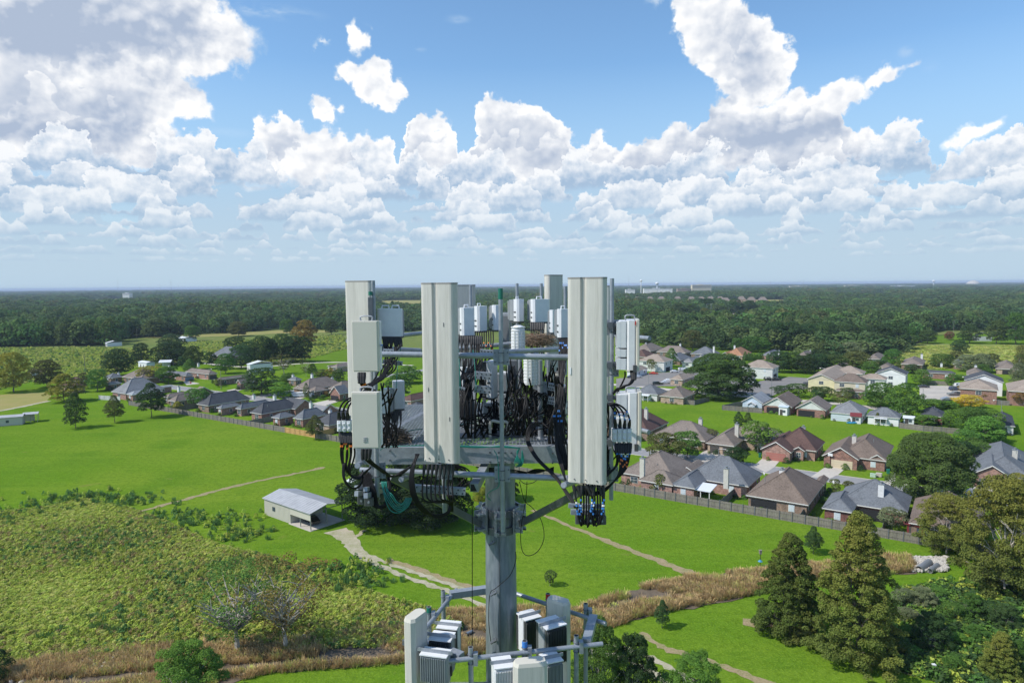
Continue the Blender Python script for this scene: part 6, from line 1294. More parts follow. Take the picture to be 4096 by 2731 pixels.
# ---------------------------------------------------------------- weeds, reeds, rocks (masses)
def in_poly_pts(poly, n, seed):
    rg = np.random.default_rng(seed); xs = [p[0] for p in poly]; ys = [p[1] for p in poly]
    A_ = np.column_stack([rg.uniform(min(xs), max(xs), n), rg.uniform(min(ys), max(ys), n)]); return A_[inpoly(A_, poly)], rg
def tuft(seed, n, spread, lean, wd, m_, droop=.3):
    rg = np.random.default_rng(seed); V = []
    for i in range(n):
        a = rg.uniform(0, 6.28); r_ = spread*math.sqrt(rg.random()); b = np.array([r_*math.cos(a), r_*math.sin(a), 0]); d = np.array([math.cos(a), math.sin(a), 0])*lean*rg.uniform(.2, 1)+rg.normal(size=3)*.08; h = rg.uniform(.55, 1)
        t = b+d*h+np.array([0, 0, h]); s = np.array([-math.sin(a+rg.uniform(-1, 1)), math.cos(a), 0])*wd; m2 = (b+t)/2+np.array([0, 0, h*.12*(1-droop)])
        V += [b-s*.6, b+s*.6, m2+s, m2-s, m2-s, m2+s, t+s*.25-np.array([0, 0, droop*.1]), t-s*.25]
    return quads_mesh('tuft', np.array(V), len(V)//4, m_)
def herb(seed, n, m_, qs=.16):
    V, q = crown_arrays('dome', seed, 9, n, qs, (.2, .34), 1.0, sparse=.5); return quads_mesh('herb', V, q, m_)
gm1 = leafmat('weed_green', (.15, .19, .03), (.23, .25, .05), (.12, .15, .025), .25, 2.45); gm2 = leafmat('weed_yellow', (.24, .25, .07), (.30, .28, .10), (.18, .20, .04), .25, 2.3); gm3 = leafmat('weed_dark', (.06, .12, .035), (.09, .15, .04), (.05, .10, .03), .2, 2.0); gm4 = leafmat('weed_brown', (.20, .15, .06), (.15, .15, .05), (.26, .19, .09), .2, 1.7)
rd1 = leafmat('dry_reed', (.42, .31, .15), (.50, .38, .20), (.34, .24, .12), .2, 1.35); rd2 = leafmat('dry_reed_brown', (.27, .19, .09), (.36, .26, .13), (.22, .16, .07), .2, 1.9)
A_, rg = in_poly_pts([(p.x, p.y) for p in WILD], 90000, 11)
n_ = min(len(A_), 46000); A_ = A_[:n_]; f = np.sin(A_[:, 0]*.13+2*np.sin(A_[:, 1]*.08))+np.sin(A_[:, 1]*.17+1.5*np.sin(A_[:, 0]*.09)); u = rg.random(n_)
idx = np.where(u+f*.13 < .34, 0, np.where(u+f*.13 < .56, 1, np.where(u < .62, 2, np.where(u < .74, 3, np.where(u < .9, 4, 5)))))
near_edge = rg.random(n_)
scatter('wild_meadow_plants', np.column_stack([A_, np.full(n_, .05)]), rg.uniform(.3, .95, n_)*(1+.3*f), rg.uniform(.55, 1.25, n_), idx, [herb(1, 70, gm1, .17), herb(2, 70, gm2, .15), herb(3, 80, gm3, .15), herb(4, 60, gm4, .13), tuft(5, 60, .35, .35, .02, gm1), tuft(6, 60, .35, .4, .02, gm2)])
ed = []
for (x, y, n0, w_) in ((480, 2005, 90, 14), (330, 1985, 40, 8), (860, 2085, 70, 12), (955, 2140, 60, 8), (1360, 2290, 80, 9), (1440, 2330, 60, 7), (500, 2500, 90, 12), (180, 2010, 60, 12), (40, 2060, 60, 12), (700, 2070, 60, 12), (1180, 2300, 50, 12)):
    c_ = G(x, y); 
    for j in range(n0): ed.append((c_.x+R.gauss(0, w_*.4), c_.y+R.gauss(0, w_*.25), 0))
ed = np.array(ed); scatter('tall_weeds', ed, rg.uniform(.6, 1.5, len(ed)), rg.uniform(.8, 1.5, len(ed)), rg.integers(0, 3, len(ed)), [herb(8, 90, gm3, .13), herb(9, 90, gm1, .12), tuft(10, 70, .35, .3, .022, gm3)])
A_, rg = in_poly_pts([(p.x, p.y) for p in BANK], 60000, 12); 
sp_ = 40000; A_ = A_[:sp_]; A_ = A_[(np.sin(A_[:, 0]*.30+1.7*np.sin(A_[:, 1]*.42))+np.sin(A_[:, 1]*.55+1.2*np.sin(A_[:, 0]*.21))+rg.normal(size=len(A_))*.45) > -.65]
# leave the brook bed itself open along the middle of the left bank
keep = ~((A_[:, 0] < -12) & (np.abs(A_[:, 1]-(82+(A_[:, 0]+40)*.14)) < 1.0)); A_ = A_[keep]; n_ = len(A_)
scatter('dry_reeds', np.column_stack([A_, np.full(n_, .05)]), rg.uniform(.4, 1.2, n_)*(1+.25*np.sin(A_[:, 0]*.35+A_[:, 1]*.2)), rg.uniform(.9, 1.8, n_), np.where(rg.random(n_)+.15*np.sin(A_[:, 0]*.22+1.3*np.sin(A_[:, 1]*.3)) < .60, 0, np.where(rg.random(n_) < .60, 1, 2)), [tuft(21, 46, .30, .45, .028, rd1, .6), tuft(22, 46, .32, .5, .028, rd2, .6), tuft(23, 50, .35, .4, .024, gm2, .5)])
A_, rg = in_poly_pts([(p.x, p.y) for p in THICK], 9000, 13); n_ = len(A_)
scatter('undergrowth', np.column_stack([A_, np.full(n_, .05)]), rg.uniform(.5, 1.8, n_), rg.uniform(1.2, 2.4, n_), rg.integers(0, 4, n_), [herb(31, 90, L_['green'], .13), herb(32, 90, L_['bright'], .13), herb(33, 90, gm1, .13), herb(34, 80, L_['dark'], .13)])
# rough plants of the far-left meadow and the pale pasture
pl = gp([(-300, 1640), (-300, 1395), (250, 1390), (430, 1392), (640, 1395), (700, 1372), (1180, 1352), (1370, 1340), (1400, 1390), (1180, 1450), (820, 1440), (640, 1450), (400, 1510), (120, 1530), (0, 1560)])
A_, rg = in_poly_pts(pl, 60000, 14); n_ = min(22000, len(A_)); A_ = A_[:n_]
scatter('meadow_weeds', np.column_stack([A_, np.full(n_, .0)]), rg.uniform(.3, 1.2, n_)*np.where(rg.random(n_) < .04, 2.2, 1), rg.uniform(1.1, 2.8, n_), rg.integers(0, 4, n_), [herb(41, 50, gm1, .2), herb(42, 50, gm1, .2), herb(43, 50, gm2, .2), herb(44, 50, gm3, .2)])
pl = gp([(3560, 1480), (3600, 1420), (3660, 1382), (4300, 1382), (4300, 1470), (3900, 1475)])
A_, rg = in_poly_pts(pl, 6000, 15); n_ = min(3000, len(A_)); A_ = A_[:n_]
scatter('pasture_weeds', np.column_stack([A_, np.full(n_, .0)]), rg.uniform(.3, .9, n_), rg.uniform(1.5, 4.0, n_), rg.integers(0, 2, n_), [herb(51, 40, gm2, .2), herb(52, 40, gm1, .2)])
def rock_mesh(seed):
    rr = random.Random(seed); bm = bmesh.new(); bmesh.ops.create_icosphere(bm, subdivisions=1, radius=.5)
    for v in bm.verts: v.co *= rr.uniform(.7, 1.2)
    me = bpy.data.meshes.new('rock'); bm.to_mesh(me); bm.free(); me.materials.append(M['rock']); return me
rk = []
for i in range(520):
    c_ = G(*kk(13, R.uniform(1725, 1925), R.uniform(185, 262))); rk.append((c_.x, c_.y, .3))
for i in range(700):
    x = R.uniform(0, 1240); y = 2700-x*.105+R.gauss(0, 16); c_ = G(x, y); rk.append((c_.x, c_.y, .15))
rk = np.array(rk); scatter('rubble', rk, R and np.random.default_rng(4).uniform(.3, .9, len(rk)), np.random.default_rng(6).uniform(.3, 1.0, len(rk)), np.random.default_rng(7).integers(0, 3, len(rk)), [rock_mesh(1), rock_mesh(2), rock_mesh(3)])

mesh_ = None
for h_ in [o for o in C.objects if o.parent is None and o.get('category') == 'house' and o.get('group') in (gA, gB, gC)]:
    ws = [c_ for c_ in h_.children if c_.name.startswith('wall')]
    for w_ in ws[:2]:
        xs = [v.co.x for v in w_.data.vertices]; ys = [v.co.y for v in w_.data.vertices]
        for j in range(5):
            if j < 3: x, y = R.uniform(min(xs), max(xs)), min(ys)-R.uniform(.7, 1.3)
            else: x, y = max(xs)+R.uniform(.6, 1.2), R.uniform(min(ys), max(ys))
            p_ = h_.location+Vector((x*math.cos(TH)-y*math.sin(TH), x*math.sin(TH)+y*math.cos(TH), 0))
            if abs(toab(p_)[1]-LINE_B) < 1.2: continue
            cm, tm = TPL['bush_m0']; r_ = empty('shrub', p_, R.uniform(0, 6), 'small shrub planted against a house wall', 'shrub', 'foundation shrubs by the house walls'); sz = R.uniform(.9, 1.9); r_.scale = (sz, sz, sz*R.uniform(.6, 1.0))
            o = bpy.data.objects.new('crown', cm); C.objects.link(o); o.parent = r_; o.material_slots[0].link = 'OBJECT'; o.material_slots[0].material = L_[R.choice(('green', 'dark', 'olive', 'bright'))]
# ================================================================ the tower
def smat(name, c, rough=.55, metal=.0, var=None, vs=3, **k): return mat(name, c, rough, metal, var=var, vs=vs, **k)
M['galv'] = mat('galvanised_steel', (.33, .36, .40), .48, .35, var=(.23, .255, .29), vs=2.5, vd=8, var2=(.42, .45, .48), vs2=18, bump=.002, bs=30)
M['galvp'] = mat('weathered_pole_steel', (.22, .26, .30), .5, .3, var=(.14, .17, .20), vs=1.6, vd=9, var2=(.34, .375, .41), vs2=9, stretch=(1, 1, .22), lo=.42, hi=.6)
M['galvd'] = mat('dark_galvanised_steel', (.15, .165, .185), .5, .35, var=(.10, .11, .125), vs=4, vd=6)
M['radome'] = mat('aged_radome', (.61, .585, .535), .6, 0, var=(.47, .45, .405), vs=2.2, vd=9, var2=(.67, .64, .585), vs2=14, stretch=(6, 6, .35), bump=.0015, bs=60)
M['radome2'] = mat('smooth_radome', (.64, .61, .53), .5, 0, var=(.59, .56, .48), vs=1.5)
M['rruw'] = mat('white_radio_paint', (.78, .79, .80), .45, 0, var=(.70, .71, .73), vs=5, vd=6)
M['rrug'] = mat('grey_radio_fins', (.36, .38, .40), .5, .2, var=(.28, .30, .32), vs=3)
M['fin'] = mat('dark_fins', (.09, .095, .10), .5, .3)
M['cap'] = mat('grey_rim', (.30, .28, .26), .6)
M['cable'] = mat('black_cable', (.009, .009, .010), .5, spec=.25)
M['boot'] = mat('rubber_boot', (.02, .02, .022), .6)
M['teal'] = mat('teal_ground_wire', (.012, .21, .165), .45)
M['tapeb'] = mat('blue_tape', (.05, .22, .60), .5); M['tapeo'] = mat('orange_tape', (.75, .18, .03), .5); M['taper'] = mat('red_tape', (.55, .03, .03), .5); M['tapew'] = mat('white_tape', (.75, .75, .7), .5)
M['greencap'] = mat('green_tape', (.01, .16, .11), .5)
M['twig'] = mat('nest_twigs', (.16, .11, .07), .95, var=(.28, .21, .15), vs=20)
PX, PY = P(2003, 2200, 10.8).x, 10.8
POLE = Vector((PX, PY, 0))
# ---- monopole
root = empty('monopole', POLE, 0, 'tall blue-grey galvanised steel monopole in the centre', 'tower')
def zat(y, Y): return P(2003, y, Y).z
q = MB(); zt = zat(1830, PY); pts = [(0, 0, 0), (0, 0, 20), (0, 0, 40), (0, 0, zt)]; q.tube(pts, [.62, .44, .275, .235], 32); q.build('shaft', M['galvp'], root, smooth=False)
q = MB(); q.box((-.02, -.262, 42), (.012, .02, 5)); q.build('weld_seam', M['galvd'], root)
zc1, zc2 = zat(2040, PY), zat(2105, PY)
for i, z in enumerate((zc1, zc2)):
    q = MB(); n = 24
    q.tube([(0, 0, z-.06), (0, 0, z+.06)], .285, 24); q.build('collar', M['galvd'], root)
for k in range(6):
    a = math.radians(30+60*k); c_, s_ = math.cos(a), math.sin(a); q = MB()
    q.box((.30*c_, .30*s_, (zc1+zc2)/2+.02), (.03, .19, .40), a); q.box((.36*c_, .36*s_, (zc1+zc2)/2+.14), (.14, .17, .03), a); q.box((.36*c_, .36*s_, (zc1+zc2)/2-.10), (.14, .17, .03), a); q.box((.37*c_+.06*s_, .37*s_-.06*c_, (zc1+zc2)/2+.02), (.15, .015, .34), a); q.build('bracket', M['galv'], root)
    for dz in (-.1, 0, .1):
        q = MB(); q.tube([(.42*c_, .42*s_, (zc1+zc2)/2+dz), (.47*c_, .47*s_, (zc1+zc2)/2+dz)], .018, 6); q.build('bolt', M['galvd'], root)
for (x, y) in ((1968, 2165), (1975, 2365), (1975, 2555)):
    p = P(x, y, PY-.26)-POLE; q = MB(); q.tube([p, p+Vector((.02, -.08, 0))], .022, 6); q.tube([p+Vector((-.05, -.07, -.03)), p+Vector((.05, -.07, .03))], .02, 6); q.build('step_bolt', M['galvd'], root)
# ---- upper platform
FY = 9.2
zdeck = zat(1783, FY); zb = zat(1850, FY)
proot = empty('antenna_platform', (PX, PY, zdeck), 0, 'upper triangular steel platform with grating deck and pipe rails', 'platform')
off = Vector((PX, PY, zdeck))
def L_p(p): return Vector(p)-off
hb = zdeck-zb
fl = P(1432, 1810, FY); fr = P(2330, 1822, FY); cz = (zdeck+zb)/2
back = [Vector((fl.x, FY, cz)), Vector((fr.x, FY, cz)), Vector((PX+1.35, 12.6, cz)), Vector((PX-1.15, 12.6, cz))]
for i in range(4):
    a, b = back[i], back[(i+1) % 4]; q = MB(); q.beam(L_p(a), L_p(b), .09, hb); q.build('edge_beam', M['galv'], proot)
q = MB()
for x in (1450, 1500, 1560, 1960, 1995, 2020, 2045, 2210, 2235): 
    for y in (1800, 1838):
        p = L_p(P(x, y+(x-1450)*.016, FY-.048)); q.tube([p, p-Vector((0, .02, 0))], .012, 6)
q.build('bolt_row', M['galvd'], proot)
# grating: bearing bars both ways
q = MB(); z_ = zdeck-.012
x0, x1, y0, y1 = fl.x+.05, fr.x-.05, FY+.05, 12.5
def yb_(x): return y1
nx = 60
for i in range(nx):
    x = x0+(x1-x0)*i/(nx-1); yy = min(y1, 12.5-0*abs(x)); q.add([(x-.004-off.x, y0-off.y, -.03), (x+.004-off.x, y0-off.y, -.03), (x+.004-off.x, yy-off.y, -.03), (x-.004-off.x, yy-off.y, -.03), (x-.004-off.x, y0-off.y, .0), (x+.004-off.x, y0-off.y, .0), (x+.004-off.x, yy-off.y, .0), (x-.004-off.x, yy-off.y, .0)], [(3, 2, 1, 0), (4, 5, 6, 7), (0, 1, 5, 4), (1, 2, 6, 5), (2, 3, 7, 6), (3, 0, 4, 7)])
for i in range(44):
    y = y0+(y1-y0)*i/43; q.add([(x0-off.x, y-.006-off.y, -.002), (x1-off.x, y-.006-off.y, -.002), (x1-off.x, y+.006-off.y, -.002), (x0-off.x, y+.006-off.y, -.002), (x0-off.x, y-.006-off.y, .006), (x1-off.x, y-.006-off.y, .006), (x1-off.x, y+.006-off.y, .006), (x0-off.x, y+.006-off.y, .006)], [(3, 2, 1, 0), (4, 5, 6, 7), (0, 1, 5, 4), (2, 3, 7, 6)])
q.build('grating', M['galv'], proot)
for (cx, cy, w, d) in ((PX-.15, PY-.85, 1.0, .55), (PX+.75, PY-.5, .55, .9), (PX-.75, PY+.2, .6, .9), (PX+.1, PY+.9, 1.2, .5)):
    q = MB(); q.box((cx-off.x, cy-off.y, .012), (w, d, .012)); q.build('deck_plate', M['galvd'], proot)
# arms under the deck and to the pole
for a, b in (((fl.x+.35, FY+.1), (PX-.2, PY)), ((fr.x-.35, FY+.1), (PX+.2, PY)), ((PX, 12.5), (PX, PY+.2))):
    q = MB(); q.beam((a[0]-off.x, a[1]-off.y, -.12), (b[0]-off.x, b[1]-off.y, -.12), .12, .16); q.build('support_arm', M['galvd'], proot)
zc = (zc1+zc2)/2
for (x, y, Y) in ((1560, 1905, 9.0), (2345, 1955, 9.1)):
    e = P(x, y, Y); s_ = 1 if e.x > PX else -1
    q = MB(); q.beam(L_p((PX+s_*.32, PY-.25, zc)), L_p(e), .07, .10); q.build('diagonal_brace', M['galvd'], proot)
# rails: pipes at hand height and below the deck
RY = 8.62
def pipe(name, p, q_, r, m_, parent, n=12): mb = MB(); mb.tube([L_p(p), L_p(q_)], r, n); return mb.build(name, m_, parent)
rp = .038
zu = zat(1423, RY); zl0, zl1 = P(1440, 1880, RY), P(2262, 1912, RY)
up0, up1 = P(1520, 1416, RY), P(2300, 1429, RY)
pipe('face_pipe', up0, up1, rp, M['galv'], proot)
pipe('face_pipe', zl0, P(2300, 1914, RY), rp*1.05, M['galv'], proot)
zu = up0.z; zl = zl0.z
cen = Vector((PX, PY))
def rot_side(p, k):     # the other two faces of the triangle
    a = math.radians(120*k); v = Vector((p[0]-PX, p[1]-PY)); return (PX+v.x*math.cos(a)-v.y*math.sin(a), PY+v.x*math.sin(a)+v.y*math.cos(a))
for k in (1, 2):
    for z, r_ in ((zu, rp), (zl, rp)):
        a = rot_side((PX+(-1.25 if k == 1 else -.9), RY+.15), k); b = rot_side((PX+(.9 if k == 1 else 1.25), RY+.15), k)
        pipe('face_pipe', (a[0], a[1], z), (b[0], b[1], z), r_, M['galv'], proot)
# front mast with green cap, its clamps
def vpipe(name, x, yt, yb, Y, r, m_, parent, n=12): a = P(x, yt, Y); b = P(x, yb, Y); b.x = a.x; b.y = Y; return pipe(name, a, b, r, m_, parent, n)
def clamp(x, y, Y, parent, w=.16, h=.17, d=.05):
    c_ = L_p(P(x, y, Y)); q = MB(); q.box(c_, (w, d*.4, h), bev=0)
    q.build('clamp_plate', M['galv'], parent)
    q = MB()
    for dx in (-1, 1):
        for dz in (-1, 1): q.tube([c_+Vector((dx*w*.38, -.03, dz*h*.36)), c_+Vector((dx*w*.38, .05, dz*h*.36))], .008, 6)
    for dz in (-.3, .3): q.tube(crom([c_+Vector((-w*.25, 0, dz*h)), c_+Vector((-w*.22, -.05, dz*h)), c_+Vector((0, -.075, dz*h)), c_+Vector((w*.22, -.05, dz*h)), c_+Vector((w*.25, 0, dz*h))], 2), .006, 5)
    q.build('u_bolt', M['galvd'], parent)
def mount(label, x, yt, yb, Y, r=.028, capm=None, cl=()):
    a = P(x, yt, Y); b = P(x, yb, Y); rt = empty('mount_pipe', (a.x, Y, b.z), 0, label, 'pipe', 'vertical mounting pipes')
    L = a.z-b.z; q = MB(); q.tube([(0, 0, 0), (0, 0, L)], r, 14); q.tube([(0, 0, L), (0, 0, L+.002)], r*.8, 14); q.build('tube', M['galv'], rt)
    if capm: q = MB(); q.tube([(0, 0, L-.13), (0, 0, L+.004)], r*1.08, 14); q.build('tape_band', M[capm], rt)
    for y in cl:
        z = P(x, y, Y).z-b.z
        q = MB(); q.box((0, .05, z), (.20, .02, .20)); q.build('clamp_plate', M['galv'], rt)
        q = MB()
        for dz in (-.06, .06):
            q.tube([(r*1.15*math.cos(t), -r*1.15*math.sin(t)*1.0, z+dz) for t in [i*math.pi/6 for i in range(7)]], .006, 5)
            for s_ in (-1, 1): q.tube([(s_*.08, .03, z+dz), (s_*.08, .1, z+dz)], .01, 6)
        q.build('u_bolt', M['galvd'], rt)
    return rt
mount('front centre pipe with a green taped top', 2002, 1155, 2126, RY-.08, .028, 'greencap', (1430, 1900))
mount('tall pipe at the right behind the large panel', 2448, 1114, 1998, 8.9, .028, None, (1310, 1478, 1900))
mount('pipe fixed to the back of the far left panel', 1492, 1124, 1560, 9.15, .027)
mount('pipe behind the second panel, shorter', 1882, 1140, 1500, 11.4, .027)
mount('grey pipe standing behind the white radios, left of three', 2068, 1134, 1420, 12.0, .028)
mount('grey pipe standing behind the white radios, middle', 2165, 1134, 1420, 12.0, .028)
mount('grey pipe between the far panel and the large right panel', 2261, 1145, 1500, 11.5, .03)
mount('pipe below the lower left beige box', 1505, 1790, 1985, 8.35, .031, None, (1885,))
mount('pipe running down behind the second panel to the lower bar', 1775, 1850, 2050, 8.45, .029, None, (1890,))
mount('pipe under the large right panel', 2350, 1937, 2045, 8.4, .029)
mount('mid pipe rising from a flared base plate on the deck', 2160, 1440, 1790, 9.7, .036, None, (1555,))
mount('thin inner pipe right of the ribbed cylinder', 2193, 1410, 1720, 10.4, .026)
mount('thin inner pipe left of the ribbed cylinder', 2080, 1430, 1760, 10.2, .03)
mount('rear pipe seen left through the cables', 1935, 1450, 1760, 10.8, .03)
b_ = P(2160, 1790, 9.7); q = MB(); q.box((b_.x, b_.y, b_.z+.01), (.36, .3, .02)); q.tube([(b_.x, b_.y, b_.z+.02), (b_.x, b_.y, b_.z+.16)], [.12, .04], 8); o = q.build('base_plate', M['galv']); tag(o, 'flared base plate bolted to the deck', 'base plate')
# the short cross pipe in the upper right of the face
def loose_pipe(label, p, q_, r, name='cross_pipe'):
    mb = MB(); mb.tube([p, q_], r, 12); mb.tube([p, Vector(p)+(Vector(p)-Vector(q_)).normalized()*.004], r*.8, 12); o = mb.build(name, M['galv']); tag(o, label, 'pipe', 'cross pipes'); return o
loose_pipe('inclined cross pipe just above the front rail, open end by the centre mast', P(2018, 1408, 8.75), P(2260, 1395, 10.4), .036)
loose_pipe('rear rail pipe behind the ribbed cylinder', P(1830, 1395, 11.5), P(2190, 1360, 11.9), .036)
loose_pipe('upper rear rail behind the white radio at left', P(1530, 1395, 9.4), P(1680, 1402, 10.4), .036)
loose_pipe('short stub pipe under the lower left of the face', P(1430, 1862, 8.9), P(1465, 1848, 9.6), .04)
loose_pipe('short pipe end pointing out under the deck, left', P(1605, 1917, 8.5), P(1680, 1890, 9.6), .036)
loose_pipe('short pipe end under the large right panel', P(2255, 1940, 8.4), P(2330, 1915, 9.4), .04)
q = MB(); a = P(1897, 1950, 8.5); q.beam(a, a+Vector((.12, .9, .05)), .11, .11); q.add([a+Vector((-.045, -.002, -.045)), a+Vector((.045, -.002, -.045)), a+Vector((.045, -.002, .045)), a+Vector((-.045, -.002, .045))], [(0, 1, 2, 3)], 1); o = q.build('square_tube', [M['galv'], M['dark']]); tag(o, 'square tube with open end hung under the lower rail left of the centre mast', 'tube')  # dark end face stands for the shade inside the tube
# ---- panel antennas
def panel(label, x0, x1, yt, yb, Y, yaw=0.0, depth=.2, groove=True, m_='radome', mountback=True, round_=.05, group='panel antennas', bolts=True):
    a = P(x0, yt, Y); b = P(x1, yt, Y); w = (b.x-a.x); H = a.z-P((x0+x1)/2, yb, Y).z; cx = (a.x+b.x)/2; zb_ = a.z-H
    ww = w
    rt = empty('panel_antenna', (cx, Y+depth/2, zb_), yaw, label, 'antenna', group)
    # outline with rounded corners and a shallow double groove on the face
    r = round_; o_ = []; hw, hd = ww/2, depth/2
    def arc(cx_, cy_, a0, a1, n=4): return [(cx_+r*math.cos(a0+(a1-a0)*i/n), cy_+r*math.sin(a0+(a1-a0)*i/n)) for i in range(n+1)]
    o_ += arc(-hw+r, -hd+r, math.pi, 1.5*math.pi)
    if groove: g = ww*.055; o_ += [(-g*2.6, -hd), (-g*1.9, -hd+.022), (-g*.55, -hd+.030), (g*.35, -hd+.002), (g*1.4, -hd+.0)]
    o_ += arc(hw-r, -hd+r, 1.5*math.pi, 2*math.pi)+arc(hw-r, hd-r, 0, .5*math.pi)+arc(-hw+r, hd-r, .5*math.pi, math.pi)
    n = len(o_); q = MB(); q.add([(x, y, .03) for x, y in o_]+[(x, y, H-.02) for x, y in o_], [(i, (i+1) % n, n+(i+1) % n, n+i) for i in range(n)]+[tuple(range(n-1, -1, -1)), tuple(range(n, 2*n))])
    q.build('radome', M[m_], rt)
    for z0, z1, nm in ((0, .03, 'bottom_cap'), (H-.02, H, 'top_cap')):
        q = MB(); k = 1.012; q.add([(x*k, y*k, z0) for x, y in o_]+[(x*k, y*k, z1) for x, y in o_], [(i, (i+1) % n, n+(i+1) % n, n+i) for i in range(n)]+[tuple(range(n-1, -1, -1)), tuple(range(n, 2*n))]); q.build(nm, M['cap'] if nm == 'top_cap' else M['radome'], rt)
    if bolts:
        q = MB()
        for x in (-.3, 0, .3): q.tube([(x*ww, -hd-.004, .045), (x*ww, -hd-.012, .045)], .008, 6)
        q.build('screw', M['galvd'], rt)
    if mountback:
        for z in (H*.15, H*.85):
            q = MB(); q.box((0, hd+.05, z), (.16, .10, .10)); q.build('mounting_bracket', M['galvd'], rt)
    return rt, H
pA, hA = panel('tall beige panel antenna front right, largest of all, with central groove', 2274, 2431, 1109, 1934, 8.0, math.radians(-20), .16)
pB, hB = panel('tall beige grooved panel antenna left of the centre mast', 1680, 1828, 1131, 1850, 8.25, math.radians(-20), .17)
panel('beige panel antenna at far left, seen from behind its right side', 1371, 1499, 1123, 1858, 9.3, math.radians(-24), .15, False)
panel('pale panel antenna partly hidden behind the grooved left panel', 1815, 1900, 1139, 1640, 11.6, math.radians(12), .15, False)
panel('pale panel antenna rising behind the two white radios', 2178, 2252, 1099, 1470, 12.2, math.radians(30), .17, False)
panel('narrow edge of a panel antenna behind the large right one', 2420, 2439, 1142, 1700, 9.5, 0, .12, False, round_=.02)
for (x, y, lab) in ((1500, 1197, 'dark steel channel clamped to the far left panel with green tape ring'),):
    a = P(x-18, 1190, 9.1); rt = empty('steel_channel', (a.x, a.y, a.z-.25), 0, lab, 'channel'); q = MB(); q.box((0, 0, 0), (.06, .05, .5)); q.build('channel', M['galvd'], rt); q = MB(); q.tube([(0, 0, .28), (0, 0, .33)], .028, 10); q.build('tape_ring', M['greencap'], rt)
q = MB()
for (x, z) in ((-.13, .9), (.09, 1.7), (.15, .55)): q.box((x, -.0885, z), (.006, .004, .05))
q.build('scuff_mark', M['galvd'], pB)
q = MB(); q.box((-.185, -.086, hA*.55), (.018, .004, .085)); q.build('label', M['rruw'], pA)
# ---- box antennas with a radome face
def boxant(label, x0, x1, yt, yb, Y, yaw, depth=.14, backm='rruw', group='small box antennas'):
    a = P(x0, yt, Y); b = P(x1, yt, Y); w = b.x-a.x; H = a.z-P(x0, yb, Y).z
    rt = empty('box_antenna', ((a.x+b.x)/2, Y+depth/2, a.z-H), yaw, label, 'antenna', group)
    q = MB(); q.box((0, -depth*.25, H/2), (w, depth*.5, H), bev=.012); q.box((0, -depth/2-.004, H/2), (w*.93, .012, H*.96), bev=.0); q.build('radome', M['radome2'], rt)
    q = MB(); q.box((.01, depth*.25+.001, H/2), (w*.94, depth*.5, H*.96), bev=.01); q.build('body', M[backm], rt)
    q = MB(); n = 12
    for i in range(n): q.box((-w*.4+w*.8*i/(n-1), depth*.62, H/2), (.01, depth*.25, H*.85))
    q.build('heat_sink', M['rrug'], rt)
    q = MB(); q.tube(crom([(-w*.22, 0, H), (-w*.20, 0, H+.045), (w*.20, 0, H+.045), (w*.22, 0, H)], 4), .009, 6); q.build('handle', M['rrug'], rt)
    return rt, w, H
bx1 = boxant('upper beige flat box antenna with carrying handle, front left', 1406, 1512, 1284, 1487, 7.45, math.radians(-3), .17)
bx2 = boxant('lower beige flat box antenna with three small slanted bars, front left', 1404, 1514, 1570, 1793, 7.4, math.radians(-3), .17)
q = MB(); H_ = bx2[2]
for i in range(3): q.beam((-.022+0, -.098, .075+i*.020), (.022, -.098, .083+i*.020), .006, .006)
q.build('logo_bars', M['rrug'], bx2[0])
q = MB(); q.box((.165, .0, bx1[2]*.51), (.006, .08, .018)); q.build('blue_label', M['tapeb'], bx1[0])
# ---- radio units
def radio(label, x0, x1, yt, yb, Y, yaw, depth=.28, handles=2, face='rruw', fins='rrug', group='white radio units', sides=True, name='radio_unit'):
    a = P(x0, yt, Y); b = P(x1, yt, Y); w = b.x-a.x; H = a.z-P(x0, yb, Y).z
    rt = empty(name, ((a.x+b.x)/2, Y+depth/2, a.z-H), yaw, label, 'radio unit', group)
    q = MB(); q.box((0, -depth*.22, H/2), (w, depth*.5, H), bev=.03); q.build('front_cover', M[face], rt)
    q = MB(); q.box((0, depth*.24, H/2), (w*.86, depth*.44, H*.94), bev=.015)
    n = 11
    for i in range(n): q.box((-w*.42+w*.84*i/(n-1), depth*.5, H/2), (.008, depth*.12, H*.84))
    q.build('heat_sink', M[fins], rt)
    q = MB(); q.box((0, -depth*.05, -.015), (w*.9, depth*.75, .03)); q.build('connector_plate', M['fin'], rt)
    for i in range(handles):
        xx = (i-(handles-1)/2)*w*.42; q = MB(); q.tube([(xx-w*.15, -.02, H), (xx-w*.14, -.02, H+.04), (xx+w*.14, -.02, H+.04), (xx+w*.15, -.02, H)], .009, 6); q.build('handle', M['rruw'], rt)
    if sides:
        q = MB()
        for z in (.2, .42): q.box((-w/2-.004, -depth*.2, H*z), (.008, .05, .02), bev=0)
        q.build('latch', M['fin'], rt)
    return rt, w, H
radios = []
def RU(*a, **k): r_ = radio(*a, **k); radios.append((r_, a[5])); return r_
RU('white radio with two handles right of the far left panel', 1508, 1608, 1235, 1346, 9.4, math.radians(-8), .22)
RU('white radio with shaded face right beside the grooved left panel', 1832, 1888, 1231, 1342, 10.2, math.radians(25), .26, 1)
RU('white radio in the middle of three beside the centre mast', 1886, 1936, 1225, 1324, 10.9, math.radians(40), .28, 1)
RU('white radio nearest the centre mast on its left', 1964, 1992, 1221, 1320, 11.0, math.radians(20), .28, 0)
RU('white radio on the grey pipe, left of two facing pair', 2048, 2084, 1197, 1286, 11.4, math.radians(35), .30, 1)
RU('white radio on the grey pipe, right of the pair, larger shaded face', 2118, 2193, 1197, 1288, 11.3, math.radians(22), .30, 1)
